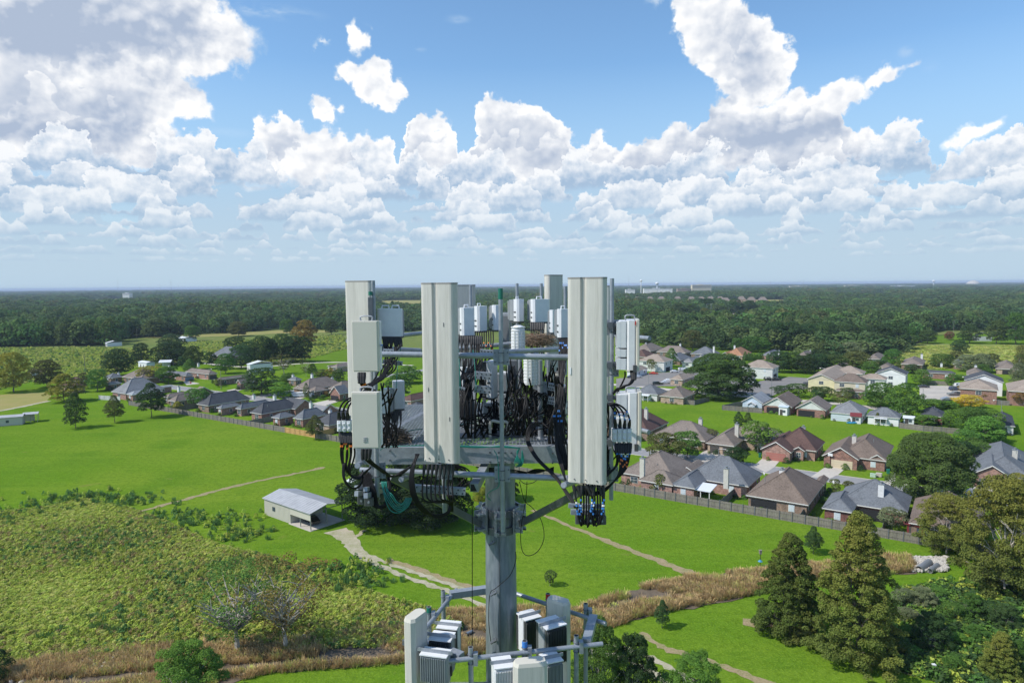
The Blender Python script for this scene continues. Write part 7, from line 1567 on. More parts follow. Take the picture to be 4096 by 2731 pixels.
RU('white radio tucked against the left edge of the large right panel', 2226, 2276, 1236, 1350, 9.6, math.radians(20), .2, 1)
RU('narrow white radio with brackets next to the far panel', 2198, 2216, 1240, 1330, 10.4, math.radians(10), .2, 0)
RU('white radio behind the lower beige box, left part', 1524, 1560, 1556, 1654, 9.3, math.radians(-20), .2, 0)
RU('ribbed white radio beside it with rounded top', 1562, 1608, 1527, 1636, 9.6, math.radians(14), .3, 0)
RU('black-finned radio with white side in the middle, behind perforated shelves', 1922, 1986, 1445, 1592, 10.1, math.radians(70), .22, 0, face='rruw', fins='fin')
RU('white finned radio just right of the centre mast, upper', 1990, 2048, 1492, 1568, 11.2, math.radians(150), .25, 0)
RU('white finned radio just right of the centre mast, lower', 1990, 2046, 1572, 1662, 11.2, math.radians(150), .25, 0)
RU('white finned radio left of the large right panel, low', 2220, 2270, 1545, 1660, 9.4, math.radians(170), .2, 0)
RU('ribbed grey drum-like radio behind the centre mast', 2008, 2044, 1252, 1400, 12.0, math.radians(170), .3, 0, face='rrug')
panel('short beige panel antenna low between the pipes', 2222, 2262, 1487, 1545, 9.9, 0, .1, False, 'radome2', False, .015, bolts=False)
panel('pale panel lower part seen behind the pipes, right of centre', 2200, 2234, 1440, 1700, 11.0, math.radians(10), .1, False, 'radome2', False, .02, bolts=False)
panel('pale panel seen low behind the cables, left of centre', 1815, 1905, 1560, 1700, 11.3, math.radians(8), .1, False, 'rruw', False, .02, bolts=False)
RU('grey finned radio low behind the centre mast, left side', 1945, 1985, 1610, 1690, 10.9, math.radians(160), .24, 0, face='rrug')
RU('grey radio above the deck between cylinder and far pipe', 2140, 2185, 1560, 1650, 11.0, math.radians(165), .22, 0, face='rrug', fins='fin')
RU('pale radio low behind the second panel edge', 1832, 1872, 1470, 1560, 10.6, math.radians(20), .22, 0)
RU('dark-finned radio deep between the pipes under the nest', 2108, 2150, 1440, 1520, 11.6, math.radians(170), .24, 0, face='rrug', fins='fin')
RU('grey radio at the rear right of the deck', 2195, 2232, 1640, 1740, 10.6, math.radians(175), .22, 0, face='rrug')
# right hand pair seen edge-on
def sideant(label, x0, x1, yt, yb, Y, fin_top=True):
    a = P(x0, yt, Y); b = P(x1, yt, Y); w = b.x-a.x; H = a.z-P(x0, yb, Y).z; d = .42
    rt = empty('active_antenna', (a.x, Y, a.z-H), math.radians(-6), label, 'antenna', 'edge-on antennas at right')
    q = MB(); q.box((w*.92, d/2, H/2), (w*.16, d, H), bev=.01); q.build('radome', M['radome2'], rt)
    q = MB(); q.box((w*.63, d/2, H/2), (w*.42, d*.94, H*.97), bev=.02); q.build('body', M['rruw'], rt)
    q = MB(); zs = ((0.02, .24), (.27, .42), (.45, .97)) if fin_top else ((.0, .55), (.66, .95))
    for z0, z1 in zs:
        q.box((w*.22, d/2, H*(z0+z1)/2), (w*.40, d*.86, H*(z1-z0)), bev=.02)
        for i in range(9): q.box((w*.01, d*.08+d*.84*i/8, H*(z0+z1)/2), (.05, .012, H*(z1-z0)*.96))
    q.build('heat_sink', M['rruw'], rt)
    q = MB(); q.tube(crom([(w*.35, d*.2, H*.98), (w*.36, d*.2, H+.05), (w*.75, d*.2, H+.05), (w*.77, d*.2, H*.98)], 4), .011, 6); q.build('handle', M['rrug'], rt)
    for z in (H*.1, H*.88):
        q = MB(); q.beam((-.16, d*.3, z), (w*.1, d*.3, z), .05, .05); q.box((-.1, d*.3, z), (.06, .12, .09)); q.build('pipe_bracket', M['galvd'], rt)
    q = MB(); q.box((w*.78, -.005, H*.05), (w*.16, .03, .09)); q.build('cable_cover', M['fin'], rt)
    return rt
s1 = sideant('tall finned active antenna seen edge-on at right, upper, with wire handle', 2474, 2558, 1279, 1484, 8.75)
s2 = sideant('large white active antenna seen edge-on at right, lower', 2474, 2566, 1568, 1800, 8.6, False)
q = MB(); q.box((.215, -.004, .62), (.014, .006, .05)); q.build('red_label', M['taper'], s1)
# filter boxes with cables in and out
def filt(label, x0, x1, yt, yb, Y, n=4):
    a = P(x0, yt, Y); b = P(x1, yt, Y); w = b.x-a.x; H = a.z-P(x0, yb, Y).z; rt = empty('filter_unit', (a.x, Y, a.z-H), 0, label, 'filter unit', 'white filter boxes')
    for i in range(n):
        q = MB(); q.box((w*(i+.5)/n, .06, H/2), (w/n*.93, .12, H*(.94+.06*(i % 2))), bev=.01)
        for z in (.25, .7): q.box((w*(i+.5)/n, -.004, H*z), (w/n*.5, .012, .02)); q.tube([(w*(i+.5)/n, 0, H*z), (w*(i+.5)/n, -.015, H*z)], .008, 6)
        q.build('housing', M['rruw'], rt)
        for z0, z1 in ((H, H+.05), (0, -.05)):
            q = MB(); q.tube([(w*(i+.5)/n, .05, z0), (w*(i+.5)/n, .05, z1)], .018, 8); q.build('connector', M['galv'], rt)
    return rt
filt('pair of white filter boxes with cables, left of the lower beige box', 1346, 1404, 1682, 1726, 8.0, 3)
filt('row of white filter boxes with cables at right of the large panel', 2450, 2528, 1716, 1768, 8.3, 4)
# ribbed surge-protection cylinders
def dome_unit(label, x, yt, yb, Y, wpx):
    a = P(x, yt, Y); r = wpx/2/FPX*Y; H = a.z-P(x, yb, Y).z; rt = empty('surge_protector', (a.x, Y, a.z-H), 0, label, 'surge protector', 'ribbed white cylinders')
    q = MB(); q.tube([(0, 0, 0), (0, 0, H-.12), (0, 0, H-.05), (0, 0, H-.015), (0, 0, H)], [r, r, r*.93, r*.75, r*.45], 24); q.build('shell', M['rruw'], rt, smooth=False)
    q = MB()
    for i in range(int(H/.045)): q.tube([(0, 0, .02+i*.045), (0, 0, .032+i*.045)], r*1.04, 24)
    q.build('rib', M['offwhite'], rt)
    for k in range(4):
        q = MB(); a_ = math.radians(-120+k*30); q.box((r*1.02*math.cos(a_), r*1.02*math.sin(a_), (H-.08)/2), (.012, .012, H-.1), a_); q.build('seam', M['offwhite'], rt)
    return rt
dome_unit('domed ribbed grey-white cylinder above the front rail', 2072, 1301, 1402, 9.9, 56)
dome_unit('larger ribbed white cylinder just below the front rail', 2124, 1408, 1536, 9.5, 60)
# perforated shelves, cable bars
def perf(label, p, q_, h, nh=9, rows=2, name='perforated_bar'):
    p = Vector(p); q_ = Vector(q_); d = q_-p; L = d.length; rt = empty(name, p, math.atan2(d.y, d.x), label, 'bracket', 'perforated steel bars'); rt.rotation_euler = (0, -math.asin(d.z/L), math.atan2(d.y, d.x))
    q = MB(); q.box((L/2, 0, 0), (L, .012, h)); q.box((L/2, .025, h/2), (L, .05, .006)); q.build('plate', M['galv'], rt)
    q = MB()
    for r_ in range(rows):
        for i in range(nh):
            x = L*(i+.5+.25*(r_ % 2))/nh; z = h*((r_+.5)/rows-.5)
            if x < L-.01: q.tube([(x, -.0065, z), (x, -.009, z)], .010, 8)
    q.build('hole_shade', M['dark'], rt)  # black discs on a solid plate stand for the dark of its perforations
    return rt
perf('long perforated steel bar holding cables below the second panel', P(1649, 1953, 8.3), P(1862, 1967, 8.3), .085, 9)
perf('perforated bar behind the cables at the far left radio', P(1530, 1447, 9.2), P(1610, 1455, 9.2), .05, 5, 1)
perf('perforated bar above the deck left of the centre mast', P(1920, 1404, 9.8), P(1985, 1410, 9.8), .05, 5, 1)
perf('flat bar at the upper left behind the beige box', P(1532, 1403, 8.9), P(1575, 1405, 8.9), .04, 3, 1)
for (x0, x1, y, Y) in ((1896, 1966, 1500, 9.6), (1896, 1966, 1555, 9.6), (1828, 1858, 1560, 9.4), (1828, 1858, 1610, 9.4), (2192, 2222, 1545, 9.5), (2192, 2222, 1600, 9.5)):
    perf('slotted mounting shelf %s' % ('in front of the black-finned radio' if 1890 < x0 < 2000 else ('beside the second panel' if x0 < 1890 else 'left of the large right panel')), P(x0, y, Y), P(x1, y+6, Y), .10, 4, 2, 'slotted_shelf')
def cbar(label, p, q_):
    rt = empty('cable_bar', p, 0, label, 'bracket', 'lower cable bars'); d = Vector(q_)-Vector(p)
    q = MB(); q.beam((0, 0, 0), d, .05, .06); q.build('strut', M['galv'], rt); q = MB(); q.beam((-.02, .09, .05), d+Vector((-.02, .09, .05)), .05, .05); q.build('strut', M['galv'], rt)
    for t in (.25, .55, .88):
        q = MB(); c_ = d*t+Vector((0, -.06, -.07)); q.box(c_, (.11, .06, .10), bev=.01); q.build('cable_clamp', M['fin'], rt); q = MB(); q.tube([c_+Vector((0, -.03, 0)), c_+Vector((0, -.045, 0))], .016, 6); q.build('bolt', M['galv'], rt)
    return rt
cbar('double strut with three cable clamps under the large right panel', P(2283, 2046, 8.1), P(2420, 2050, 8.1))
cbar('short double strut with cable clamps at the lower left', P(1425, 1974, 8.2), P(1525, 1962, 8.9))
cbar('second short strut beside it, slightly higher', P(1462, 1982, 8.0), P(1530, 1960, 8.9))
# ladder hoop / tie frame on the deck
q = MB(); a = P(1962, 1690, 9.7); b = P(2030, 1690, 9.7); dz = Vector((0, 0, -.32))
q.tube(crom([a+dz, a, (a+b)/2+Vector((0, 0, .01)), b, b+dz*.5], 5), .022, 8); o = q.build('cable_hoop', M['radome2']); tag(o, 'pale bent hoop guiding cables behind the centre mast', 'bracket')
# nests
def nest(label, c_, rx, rz_, n, seed):
    rr = random.Random(seed); q = MB()
    for i in range(n):
        a = rr.uniform(0, 6.28); rr_ = rr.uniform(.3, 1)*rx; p = Vector((rr_*math.cos(a), rr_*math.sin(a)*.8, rr.uniform(-1, 1)*rz_*(1-.4*rr_/rx))); d = Vector((-math.sin(a)+rr.uniform(-.7, .7), math.cos(a)+rr.uniform(-.7, .7), rr.uniform(-.35, .35))).normalized()*rr.uniform(.06, .20)
        q.tube([Vector(c_)+p-d, Vector(c_)+p+Vector((0, 0, .01)), Vector(c_)+p+d], rr.uniform(.002, .0045), 4, cap=False)
    o = q.build('bird_nest', M['twig']); tag(o, label, 'nest', 'bird nests')
nest('twiggy bird nest behind the ribbed cylinder', P(2145, 1362, 10.9), .34, .11, 420, 1)
nest('twiggy bird nest on the deck beside the lower beige box', P(1568, 1748, 9.5), .26, .12, 330, 2)
# ---- cables
CG = random.Random(21)
def bundle(label, paths, r=.011, m_='cable', group='black cable bundles', tapes=(), boots=False, name='cable_bundle', n=6):
    a0 = Vector(paths[0][0]); rt = empty(name, a0, 0, label, 'cables', group)
    for i, pth in enumerate(paths):
        c_ = crom([Vector(p)-a0 for p in pth], 5); q = MB(); q.tube(c_, r, n); q.build('cable' if m_ != 'teal' else 'wire', M[m_], rt, smooth=True)
        if boots:
            for e, e2 in ((c_[0], c_[1]),):
                d = (e2-e).normalized(); q = MB(); q.tube([e, e+d*.05, e+d*.13], [r*1.9, r*2.0, r*1.3], 8); q.build('boot', M['boot'], rt)
        for (t, tm) in tapes:
            k = max(1, min(len(c_)-3, int(round(t*(len(c_)-2)+CG.uniform(-1.2, 1.2))))); d = (c_[k+1]-c_[k]).normalized(); q = MB(); q.tube([c_[k], c_[k]+d*.024], r*1.12, 8); q.build('tape', M[tm], rt)
    return rt
def jit(p, s=.02): return Vector(p)+Vector((CG.gauss(0, s), CG.gauss(0, s), CG.gauss(0, s)))
def fan(x0, x1, y, Y, n): return [P(x0+(x1-x0)*(i+.5)/n, y, Y) for i in range(n)]
def drop(label, starts, mids, end, **k):     # every start runs through jittered mid points and gathers at the end
    ps = []
    for s in starts:
        pth = [s]+[jit(m_, .03) for m_ in mids]+[jit(end, .025)]
        ps.append(pth)
    return bundle(label, ps, **k)
# second panel, below
st = fan(1690, 1822, 1856, 8.3, 8)
ps = []
for i, s in enumerate(st):
    d = P(1690+(i*17), 1945+CG.uniform(-5, 5), 8.25); e = P(1700+i*16, 1990+CG.uniform(0, 18), 8.2); g = P(1790+i*3, 2010, 8.3); 
    ps.append([s, s.lerp(d, .5), d, e, g, P(1797+i*2, 2045, 8.35)])
bundle('black cables with rubber boots hanging below the second panel through the perforated bar', ps, boots=True)
ps = []
for i in range(7):
    o_ = CG.gauss(0, 5); ps.append([P(1668+o_, 1815, 8.3), P(1645+i*2, 1870, 8.2), P(1638+i*3, 1930, 8.15), P(1650+i*4, 1990+i*2, 8.15), P(1690+i*5, 2045+i, 8.2), P(1745, 2058+i*2, 8.25), P(1790+i, 2045+i, 8.3), P(1800+i*1.5, 1990, 8.35)])
bundle('thick loop of black cables swinging below the deck left of the centre', ps, r=.010)
# large right panel, below
st = fan(2286, 2420, 1940, 8.05, 8); ps = []
for i, s in enumerate(st):
    b = P((2310, 2318, 2326, 2362, 2366, 2372, 2408, 2412)[i], 2050, 8.0); f = P((2325, 2335, 2345, 2350, 2375, 2385, 2395, 2400)[i], 2095+CG.uniform(0, 15), 8.0); e = P((2335, 2345, 2355, 2370, 2390, 2400, 2380, 2410)[i], 2050, 8.02)
    ps.append([s, s.lerp(b, .5)+Vector((CG.gauss(0, .03), 0, 0)), b, f+Vector((0, 0, 0)), e, e+Vector((0.0, .03, .35))])
bundle('black cables with blue and white tape under the large right panel', ps, boots=True, tapes=((.25, 'tapeb'), (.29, 'tapew'), (.33, 'tapeb'), (.38, 'tapeb')))
# big right sweep
ps = []
for i in range(7):
    ps.append([P(2462+i*10, 1772, 8.35), P(2466+i*9, 1810, 8.3), P(2480+i*4, 1850+i*4, 8.25), P(2470-i*2, 1905+i*3, 8.2), P(2425-i*2, 1950+i*3, 8.2), P(2370-i*3, 1968+i*2, 8.25), P(2318-i*4, 1940+i*2, 8.3)])
bundle('sweep of black cables from the right filter boxes down under the large panel', ps, boots=True, tapes=((.12, 'tapeb'), (.16, 'tapew'), (.2, 'tapeb'), (.3, 'tapeo')))
ps = []
for i in range(4):
    ps.append([P(2462+i*18, 1712, 8.35), P(2461+i*19, 1680, 8.3), P(2458+i*16, 1650-i*2, 8.3), P(2445+i*10, 1625-i*2, 8.35), P(2425+i*3, 1616-i, 8.45), P(2405, 1640, 8.6)])
bundle('four arched cables with blue and white tape entering the right filter boxes', ps, boots=True, tapes=((.22, 'tapeb'), (.28, 'tapew'), (.34, 'tapeb')))
ps = [[P(2528+i*5, 1482, 8.8), P(2530+i*4, 1510, 8.75), P(2518+i*2, 1535, 8.7), P(2490, 1552-i*3, 8.7), P(2468, 1555+i*3, 8.75), P(2452, 1575, 8.85)] for i in range(3)]
bundle('thick black cables curving from the upper edge-on antenna back to the pipe', ps, r=.015, boots=True)
ps = [[P(2500, 1486, 8.8), P(2500, 1505, 8.8), P(2490, 1530, 8.8), P(2475, 1560, 8.85), P(2462, 1600, 8.85)]]
bundle('single black cable beside the upper edge-on antenna', ps, r=.012)
# behind the large right panel: dense vertical runs
ps = []
for i in range(16):
    x = CG.uniform(2395, 2475); ps.append([P(x+CG.gauss(0, 8), 1600+CG.uniform(0, 60), 8.9), P(x+CG.gauss(0, 10), 1700, 8.95), P(x+CG.gauss(0, 14), 1780, 8.9), P(x+CG.gauss(0, 12), 1860, 8.9), P(2400+CG.gauss(0, 16), 1935, 8.7)])
bundle('dense black cables descending behind the large right panel', ps, r=.010)
ps = []
for i in range(12):
    x = 2210+i*5; ps.append([P(2235+i*4, 1352, 9.5), P(2238+i*4, 1400, 9.4), P(2250+CG.gauss(0, 8), 1480, 9.2), P(2240+CG.gauss(0, 8), 1580, 9.0), P(2228+CG.gauss(0, 10), 1680, 8.9), P(2250+CG.gauss(0, 8), 1780, 8.8), P(2262+CG.gauss(0, 6), 1880, 8.7)])
bundle('black cables down the left edge of the large right panel', ps, r=.010, tapes=((.12, 'tapeb'), (.66, 'tapeb')))
ps = []
for i in range(5):
    ps.append([P(2260, 1640+i*6, 9.0), P(2238, 1648+i*5, 8.95), P(2226+i*2, 1690, 8.9), P(2222+i*2, 1780, 8.8), P(2240+i*3, 1860, 8.6), P(2262, 1920, 8.5)])
bundle('looped black cables left of the large right panel', ps, r=.010)
# long diagonal from the deck to the right strut
ps = [[P(2166-i*3, 1690, 9.3), P(2120+i*3, 1700+i*3, 9.1), P(2105+i*3, 1760, 9.0), P(2140+i*3, 1830, 8.8), P(2200+i*3, 1890, 8.6), P(2232+i*2, 1925, 8.5), P(2270+i*3, 1985, 8.3), P(2300+i*3, 2030, 8.15)] for i in range(5)]
bundle('long diagonal run of tied black cables from the deck to the lower right strut', ps, r=.010)
ps = [[P(2166, 1688+i*3, 9.3), P(2200+i, 1720, 9.2), P(2215+i*2, 1770, 9.2), P(2240, 1800+i*4, 9.3), P(2262, 1798, 9.4)] for i in range(2)]
bundle('thin looped cables on the deck beside the flared base', ps, r=.008)
# left: lower beige box group
ps = []
for i in range(3):
    ps.append([P(1357+i*18, 1680, 8.05), P(1356+i*17, 1650, 8.0), P(1368+i*14, 1615+i*4, 8.0), P(1395+i*8, 1594+i*6, 8.1), P(1420, 1590+i*8, 8.25)])
bundle('arched black cables over the left filter boxes', ps, r=.012, boots=True)
ps = []
for i in range(8):
    x = 1360+i*7; ps.append([P(x, 1730, 8.05), P(x+4, 1770, 8.0), P(x+2+CG.gauss(0, 4), 1820, 8.0), P(1372+i*4, 1860+i*5, 8.0), P(1395+i*6, 1895+i*3, 8.05), P(1430+i*3, 1908-i*2, 8.1), P(1462+i*3, 1890-i*3, 8.2)])
bundle('looping black cables below the left filter boxes with orange tape', ps, r=.011, boots=True, tapes=((.2, 'tapeo'),))
ps = []
for i in range(3):
    ps.append([P(1372+i*3, 1850, 8.0), P(1372+i*3, 1905+i*2, 7.95), P(1390+i*4, 1940+i*2, 7.95), P(1420+i*2, 1955-i*2, 8.0), P(1448, 1930-i*4, 8.1), P(1450, 1880, 8.2)])
bundle('lowest wide loop of black cable at the far left', ps, r=.010)
ps = []
for i in range(9):
    ps.append([P(1440+i*5, 1890+CG.uniform(-6, 6), 8.3), P(1448+i*5, 1925, 8.25), P(1462+i*5, 1965, 8.2), P(1480+i*4, 2010+CG.uniform(0, 12), 8.2), P(1510+i*3, 2022+CG.uniform(0, 14), 8.2), P(1540+i*2, 2010, 8.3), P(1555+i, 1960, 8.5), P(1548+i, 1900, 8.7)])
bundle('tangle of black cables hanging at the lower left struts', ps, r=.010)
ps = []
for i in range(3):
    ps.append([P(1438+i*9, 1490, 8.0), P(1438+i*9, 1515, 7.98), P(1446+i*8, 1540, 8.0), P(1470+i*5, 1556, 8.15), P(1500, 1560+i*5, 8.4)])
bundle('booted cables leaving the bottom of the upper beige box', ps, r=.013, boots=True, tapes=((.5, 'tapeo'),))
ps = []
for i in range(12):
    x = 1535+i*6; ps.append([P(x, 1350, 9.4), P(x+CG.gauss(0, 3), 1385, 9.35), P(1560+CG.gauss(0, 14), 1430, 9.2), P(1555+CG.gauss(0, 16), 1475, 9.0), P(1520+CG.gauss(0, 10), 1515, 8.8), P(1480+CG.gauss(0, 12), 1545, 8.6), P(1440+CG.gauss(0, 10), 1590, 8.4)])
bundle('many black cables sweeping from the left white radio down behind the beige boxes', ps, r=.011, boots=True)
ps = []
for i in range(8):
    x = 1545+i*8; ps.append([P(x, 1655-(i > 3)*12, 9.4), P(x+CG.gauss(0, 3), 1690, 9.35), P(x-8+CG.gauss(0, 4), 1730, 9.3), P(x-15, 1775, 9.25)])
bundle('cables dropping from the ribbed radio to the deck at left', ps, r=.010, boots=True)
ps = [[P(1452+i*14, 1795, 7.95), P(1452+i*13, 1822, 7.95), P(1470+i*8, 1845, 8.05), P(1520+i*6, 1880, 8.3), P(1560+i*5, 1905, 8.5), P(1605, 1895-i*4, 8.5), P(1640, 1868, 8.4)] for i in range(3)]
bundle('booted cables from the bottom of the lower beige box running right', ps, r=.013, boots=True, tapes=((.18, 'tapeb'), (.22, 'tapew')))
# centre: right side of the second panel
ps = []
for i in range(13):
    x = 1836+i*7.5; ps.append([P(x, 1345, 10.1), P(x+CG.gauss(0, 2), 1400, 10.0), P(x+CG.gauss(0, 4), 1460, 9.8), P(1850+CG.gauss(0, 20), 1530, 9.5), P(1840+CG.gauss(0, 14), 1600, 9.3), P(1845+CG.gauss(0, 14), 1680, 9.2)])
bundle('black cables falling from the white radios behind the second panel', ps, r=.011, boots=True)
ps = []
for i in range(9):
    x = 1900+i*9; ps.append([P(x, 1325, 10.8), P(x, 1370, 10.7), P(x-10+CG.gauss(0, 5), 1440, 10.4), P(1880+CG.gauss(0, 20), 1520, 10.0), P(1870+CG.gauss(0, 14), 1600, 9.7)])
bundle('black cables falling from the radios next to the centre mast', ps, r=.010, tapes=((.3, 'tapeo'),))
ps = []
for i in range(8):
    x = 2125+i*7; ps.append([P(x, 1292, 11.2), P(x, 1330, 11.1), P(x+CG.gauss(0, 3), 1370, 11.0), P(x+CG.gauss(0, 8), 1440, 10.8)])
bundle('black cables with red tape dropping from the paired radios into the nest', ps, r=.011, boots=True, tapes=((.5, 'taper'),))
for w in range(5):
    ps = []
    for i in range(9):
        cx, cy, cY = CG.uniform(1870, 2230), CG.uniform(1600, 1765), CG.uniform(9.5, 10.8); a = CG.uniform(0, 6.28); rr = CG.uniform(22, 62); pts = []
        for j in range(6):
            t = a+j*CG.uniform(.6, 1.0); pts.append(P(cx+rr*math.cos(t)*1.5, min(1780, cy+rr*math.sin(t)*.9), cY+.15*math.sin(t*1.3)))
        ps.append(pts)
    bundle('tangled black cable coils lying over the deck, %s' % ('front layer', 'second layer', 'third layer', 'rear layer', 'deepest layer')[w], ps, r=.0085)
for w, (x0, x1) in enumerate(((2030, 2110), (2080, 2170), (2150, 2215))):
    ps = []
    for i in range(12):
        x = CG.uniform(x0, x1); ps.append([P(x+CG.gauss(0, 6), 1435+CG.uniform(0, 60), 9.9+CG.uniform(-.3, .5)), P(x+CG.gauss(0, 14), 1520, 9.9), P(x+CG.gauss(0, 16), 1590, 9.9), P(x+CG.gauss(0, 20), 1660, 9.9), P(x+CG.gauss(0, 30), 1740, 9.8)])
    bundle('upright thicket of black cables %s the deck centre' % ('left of', 'at', 'right of')[w], ps, r=.009)
for k in range(3):
    ps = []
    for i in range(4):
        c_ = (2105+k*22, 1600+k*12); rr = 34+i*5+k*4; ps.append([P(c_[0]+rr*1.25*math.cos(t*.7), c_[1]+rr*math.sin(t*.7), 9.55+.05*i) for t in range(10)])
    bundle('round coil of thin cable hung on the inner pipes, %s' % ('left', 'middle', 'right')[k], ps, r=.006)
ps = []
for i in range(10):
    x0 = 1835+i*30; ps.append([P(x0, 1800, 9.35), P(x0+CG.uniform(20, 60), 1805+CG.uniform(-15, 5), 9.5), P(x0+CG.uniform(60, 120), 1770+CG.uniform(-10, 10), 9.8), P(x0+CG.uniform(90, 160), 1745, 10.2)])
bundle('cables lying along the front of the deck', ps, r=.009)
ps = []
for i in range(6):
    ps.append([P(1905+i*8, 1868, 9.2), P(1960, 1872+i*5, 9.3), P(2060, 1880+i*6, 9.3), P(2140, 1892-i*3, 9.3), P(2215, 1868+i*4, 9.2)])
bundle('slack cables sagging under the deck beam', ps, r=.009)
for w, (x0, x1, y0, y1, Y) in enumerate(((1838, 1930, 1440, 1760, 9.6), (1905, 1990, 1590, 1740, 9.9), (2040, 2130, 1480, 1740, 9.4), (2130, 2230, 1440, 1700, 10.0), (2195, 2268, 1500, 1780, 9.2), (1990, 2100, 1600, 1750, 10.6))):
    ps = []
    for i in range(10):
        x = CG.uniform(x0, x1); h = (y1-y0); xb = x+CG.gauss(0, 14)
        ps.append([P(x, y0+CG.uniform(0, h*.25), Y+CG.uniform(-.2, .3)), P(x+CG.gauss(0, 7), y0+h*.35, Y+.1), P((x+xb)/2+CG.gauss(0, 10), y0+h*.6, Y), P(xb+CG.gauss(0, 12), y0+h*.82, Y), P(xb+CG.gauss(0, 16), y1+CG.uniform(-10, 10), Y+.1)])
    bundle('heavy curtain of black cables above the deck, %s' % ('beside the second panel', 'under the black-finned radio', 'just right of the centre mast', 'around the ribbed cylinder', 'next to the large right panel', 'at the rear of the deck')[w], ps, r=.0125)
ps = []
for i in range(14):
    x = CG.uniform(1465, 1590); ps.append([P(x, 1560+CG.uniform(-30, 30), 8.7), P(x+CG.gauss(0, 25), 1640, 8.8), P(x+CG.gauss(0, 25), 1720, 8.8), P(x+CG.gauss(0, 20), 1790, 8.8)])
bundle('dark cables behind the lower beige box', ps, r=.011)
ps = []
for i in range(12):
    ps.append([P(1800+CG.gauss(0, 20), 1850, 8.8), P(1830+CG.gauss(0, 25), 1880+CG.gauss(0, 8), 8.8), P(1850+CG.gauss(0, 25), 1930+CG.gauss(0, 10), 8.8), P(1800+CG.gauss(0, 20), 1985, 8.6)])
bundle('slack black cables between the second panel and the square tube', ps, r=.010)
for (x, y, Y, w_, h_) in ((2052, 1500, 10.3, .16, .5), (2150, 1600, 10.6, .22, .4), (1870, 1640, 10.4, .2, .35), (2235, 1700, 9.8, .16, .3), (2080, 1620, 10.0, .14, .22)):
    p_ = P(x, y, Y); rt = empty('junction_box', p_, CG.uniform(-.5, .5), 'small grey junction box among the cables, %s' % ('left' if x < 1900 else ('near the large right panel' if x > 2200 else ('upper' if y < 1550 else ('lower middle' if x > 2100 else 'beside the base of the ribbed cylinder')))), 'junction box', 'junction boxes among the cables')
    q = MB(); q.box((0, 0, 0), (w_, .12, h_), bev=.015); q.build('housing', M['rrug'], rt); q = MB(); q.box((0, -.065, 0), (w_*.85, .015, h_*.9)); q.build('lid', M['galvd'], rt)
# single thin lines on the pole
bundle('thin black cable running down the left of the pole to the lower platform', [[P(1889, 2030, 9.9), P(1889, 2240, 9.9), P(1889, 2480, 9.9), P(1889, 2731, 9.9)]], r=.007, group='single black lines')
bundle('thin black cable clipped to the front of the pole', [[P(2062, 2205, 10.56), P(2063, 2240, 10.5), P(2040, 2300, 10.5), P(1985, 2350, 10.5), P(1960, 2375, 10.5), P(1955, 2480, 10.5), P(1964, 2570, 10.5)]], r=.006, group='single black lines')
bundle('thin black cable hanging in a free loop right of the pole', [[P(2078, 1925, 10.2), P(2098, 2000, 10.2), P(2130, 2030, 10.2), P(2165, 2080, 10.2), P(2176, 2150, 10.2), P(2150, 2205, 10.2), P(2108, 2221, 10.2), P(2086, 2190, 10.2), P(2084, 2110, 10.2), P(2104, 1990, 10.2), P(2108, 1925, 10.2)]], r=.006, group='single black lines')
bundle('small curved line under the lower rail right of the mast', [[P(2078, 1918, 9.0), P(2100, 1934, 9.0), P(2130, 1930, 9.0), P(2150, 1918, 9.0)]], r=.005, group='single black lines')
# teal ground wires
ps = [[P(1525+i*4, 1925, 8.3), P(1533+i*4+CG.gauss(0, 3), 1960, 8.25), P(1543+i*5, 2002-i*5, 8.2), P(1568+i*4+CG.gauss(0, 3), 2040-i*7, 8.2), P(1600+i+CG.gauss(0, 3), 2050-i*7, 8.2), P(1632-i*3, 2025-i*4, 8.2), P(1648-i*5, 1990, 8.25)] for i in range(6)]
bundle('loop of teal ground wires hanging at the lower left', ps, r=.0055, m_='teal', group='teal ground wires', name='wire_bundle')
ps = [[P(2080, 1790, 9.1), P(2072-i, 1810, 9.1), P(2058+i*5, 1850, 9.08), P(2066+i*4, 1868-i, 9.08), P(2085+i*2, 1835, 9.1), P(2088, 1800, 9.1)] for i in range(6)]
bundle('coil of teal ground wires hung on the front deck beam', ps, r=.0055, m_='teal', group='teal ground wires', name='wire_bundle')
ps = [[P(1520, 1800, 9.1), P(1545, 1788, 9.1), P(1640, 1783, 9.1), P(1760, 1780+i, 9.12), P(1900, 1790-i*2, 9.12), P(2010, 1783+i*2, 9.1), P(2080, 1792, 9.1)] for i in range(4)]
bundle('teal ground wires lying along the front edge of the deck', ps, r=.006, m_='teal', group='teal ground wires', name='wire_bundle')
ps = [[P(1976, 1800, 8.5), P(1990, 1830, 8.45), P(1994, 1900, 8.45), P(1994, 1945, 8.45), P(1960, 1965, 8.5), P(1948, 1985, 8.55), P(1962, 2000, 8.6)]]
bundle('single teal wire hanging along the centre mast', ps, r=.006, m_='teal', group='teal ground wires', name='wire_bundle')
ps = [[P(1600+i*60, 1345+i*20, 9.6), P(1602+i*58, 1400, 9.5), P(1590+i*62, 1470, 9.3), P(1585+i*64, 1560, 9.2)] for i in (0, 4, 5)]
bundle('thin teal wires among the upright cables', ps, r=.005, m_='teal', group='teal ground wires', name='wire_bundle')
ps = [[P(1615, 1745, 9.7), P(1640, 1722, 9.7), P(1690, 1716, 9.8)], [P(1830, 1705, 9.9), P(1870, 1690, 9.9), P(1900, 1695, 9.9)], [P(2000, 1680, 10), P(2030, 1655, 10), P(2050, 1650, 10)]]
bundle('short teal wires at the back of the deck', ps, r=.007, m_='teal', group='teal ground wires', name='wire_bundle')
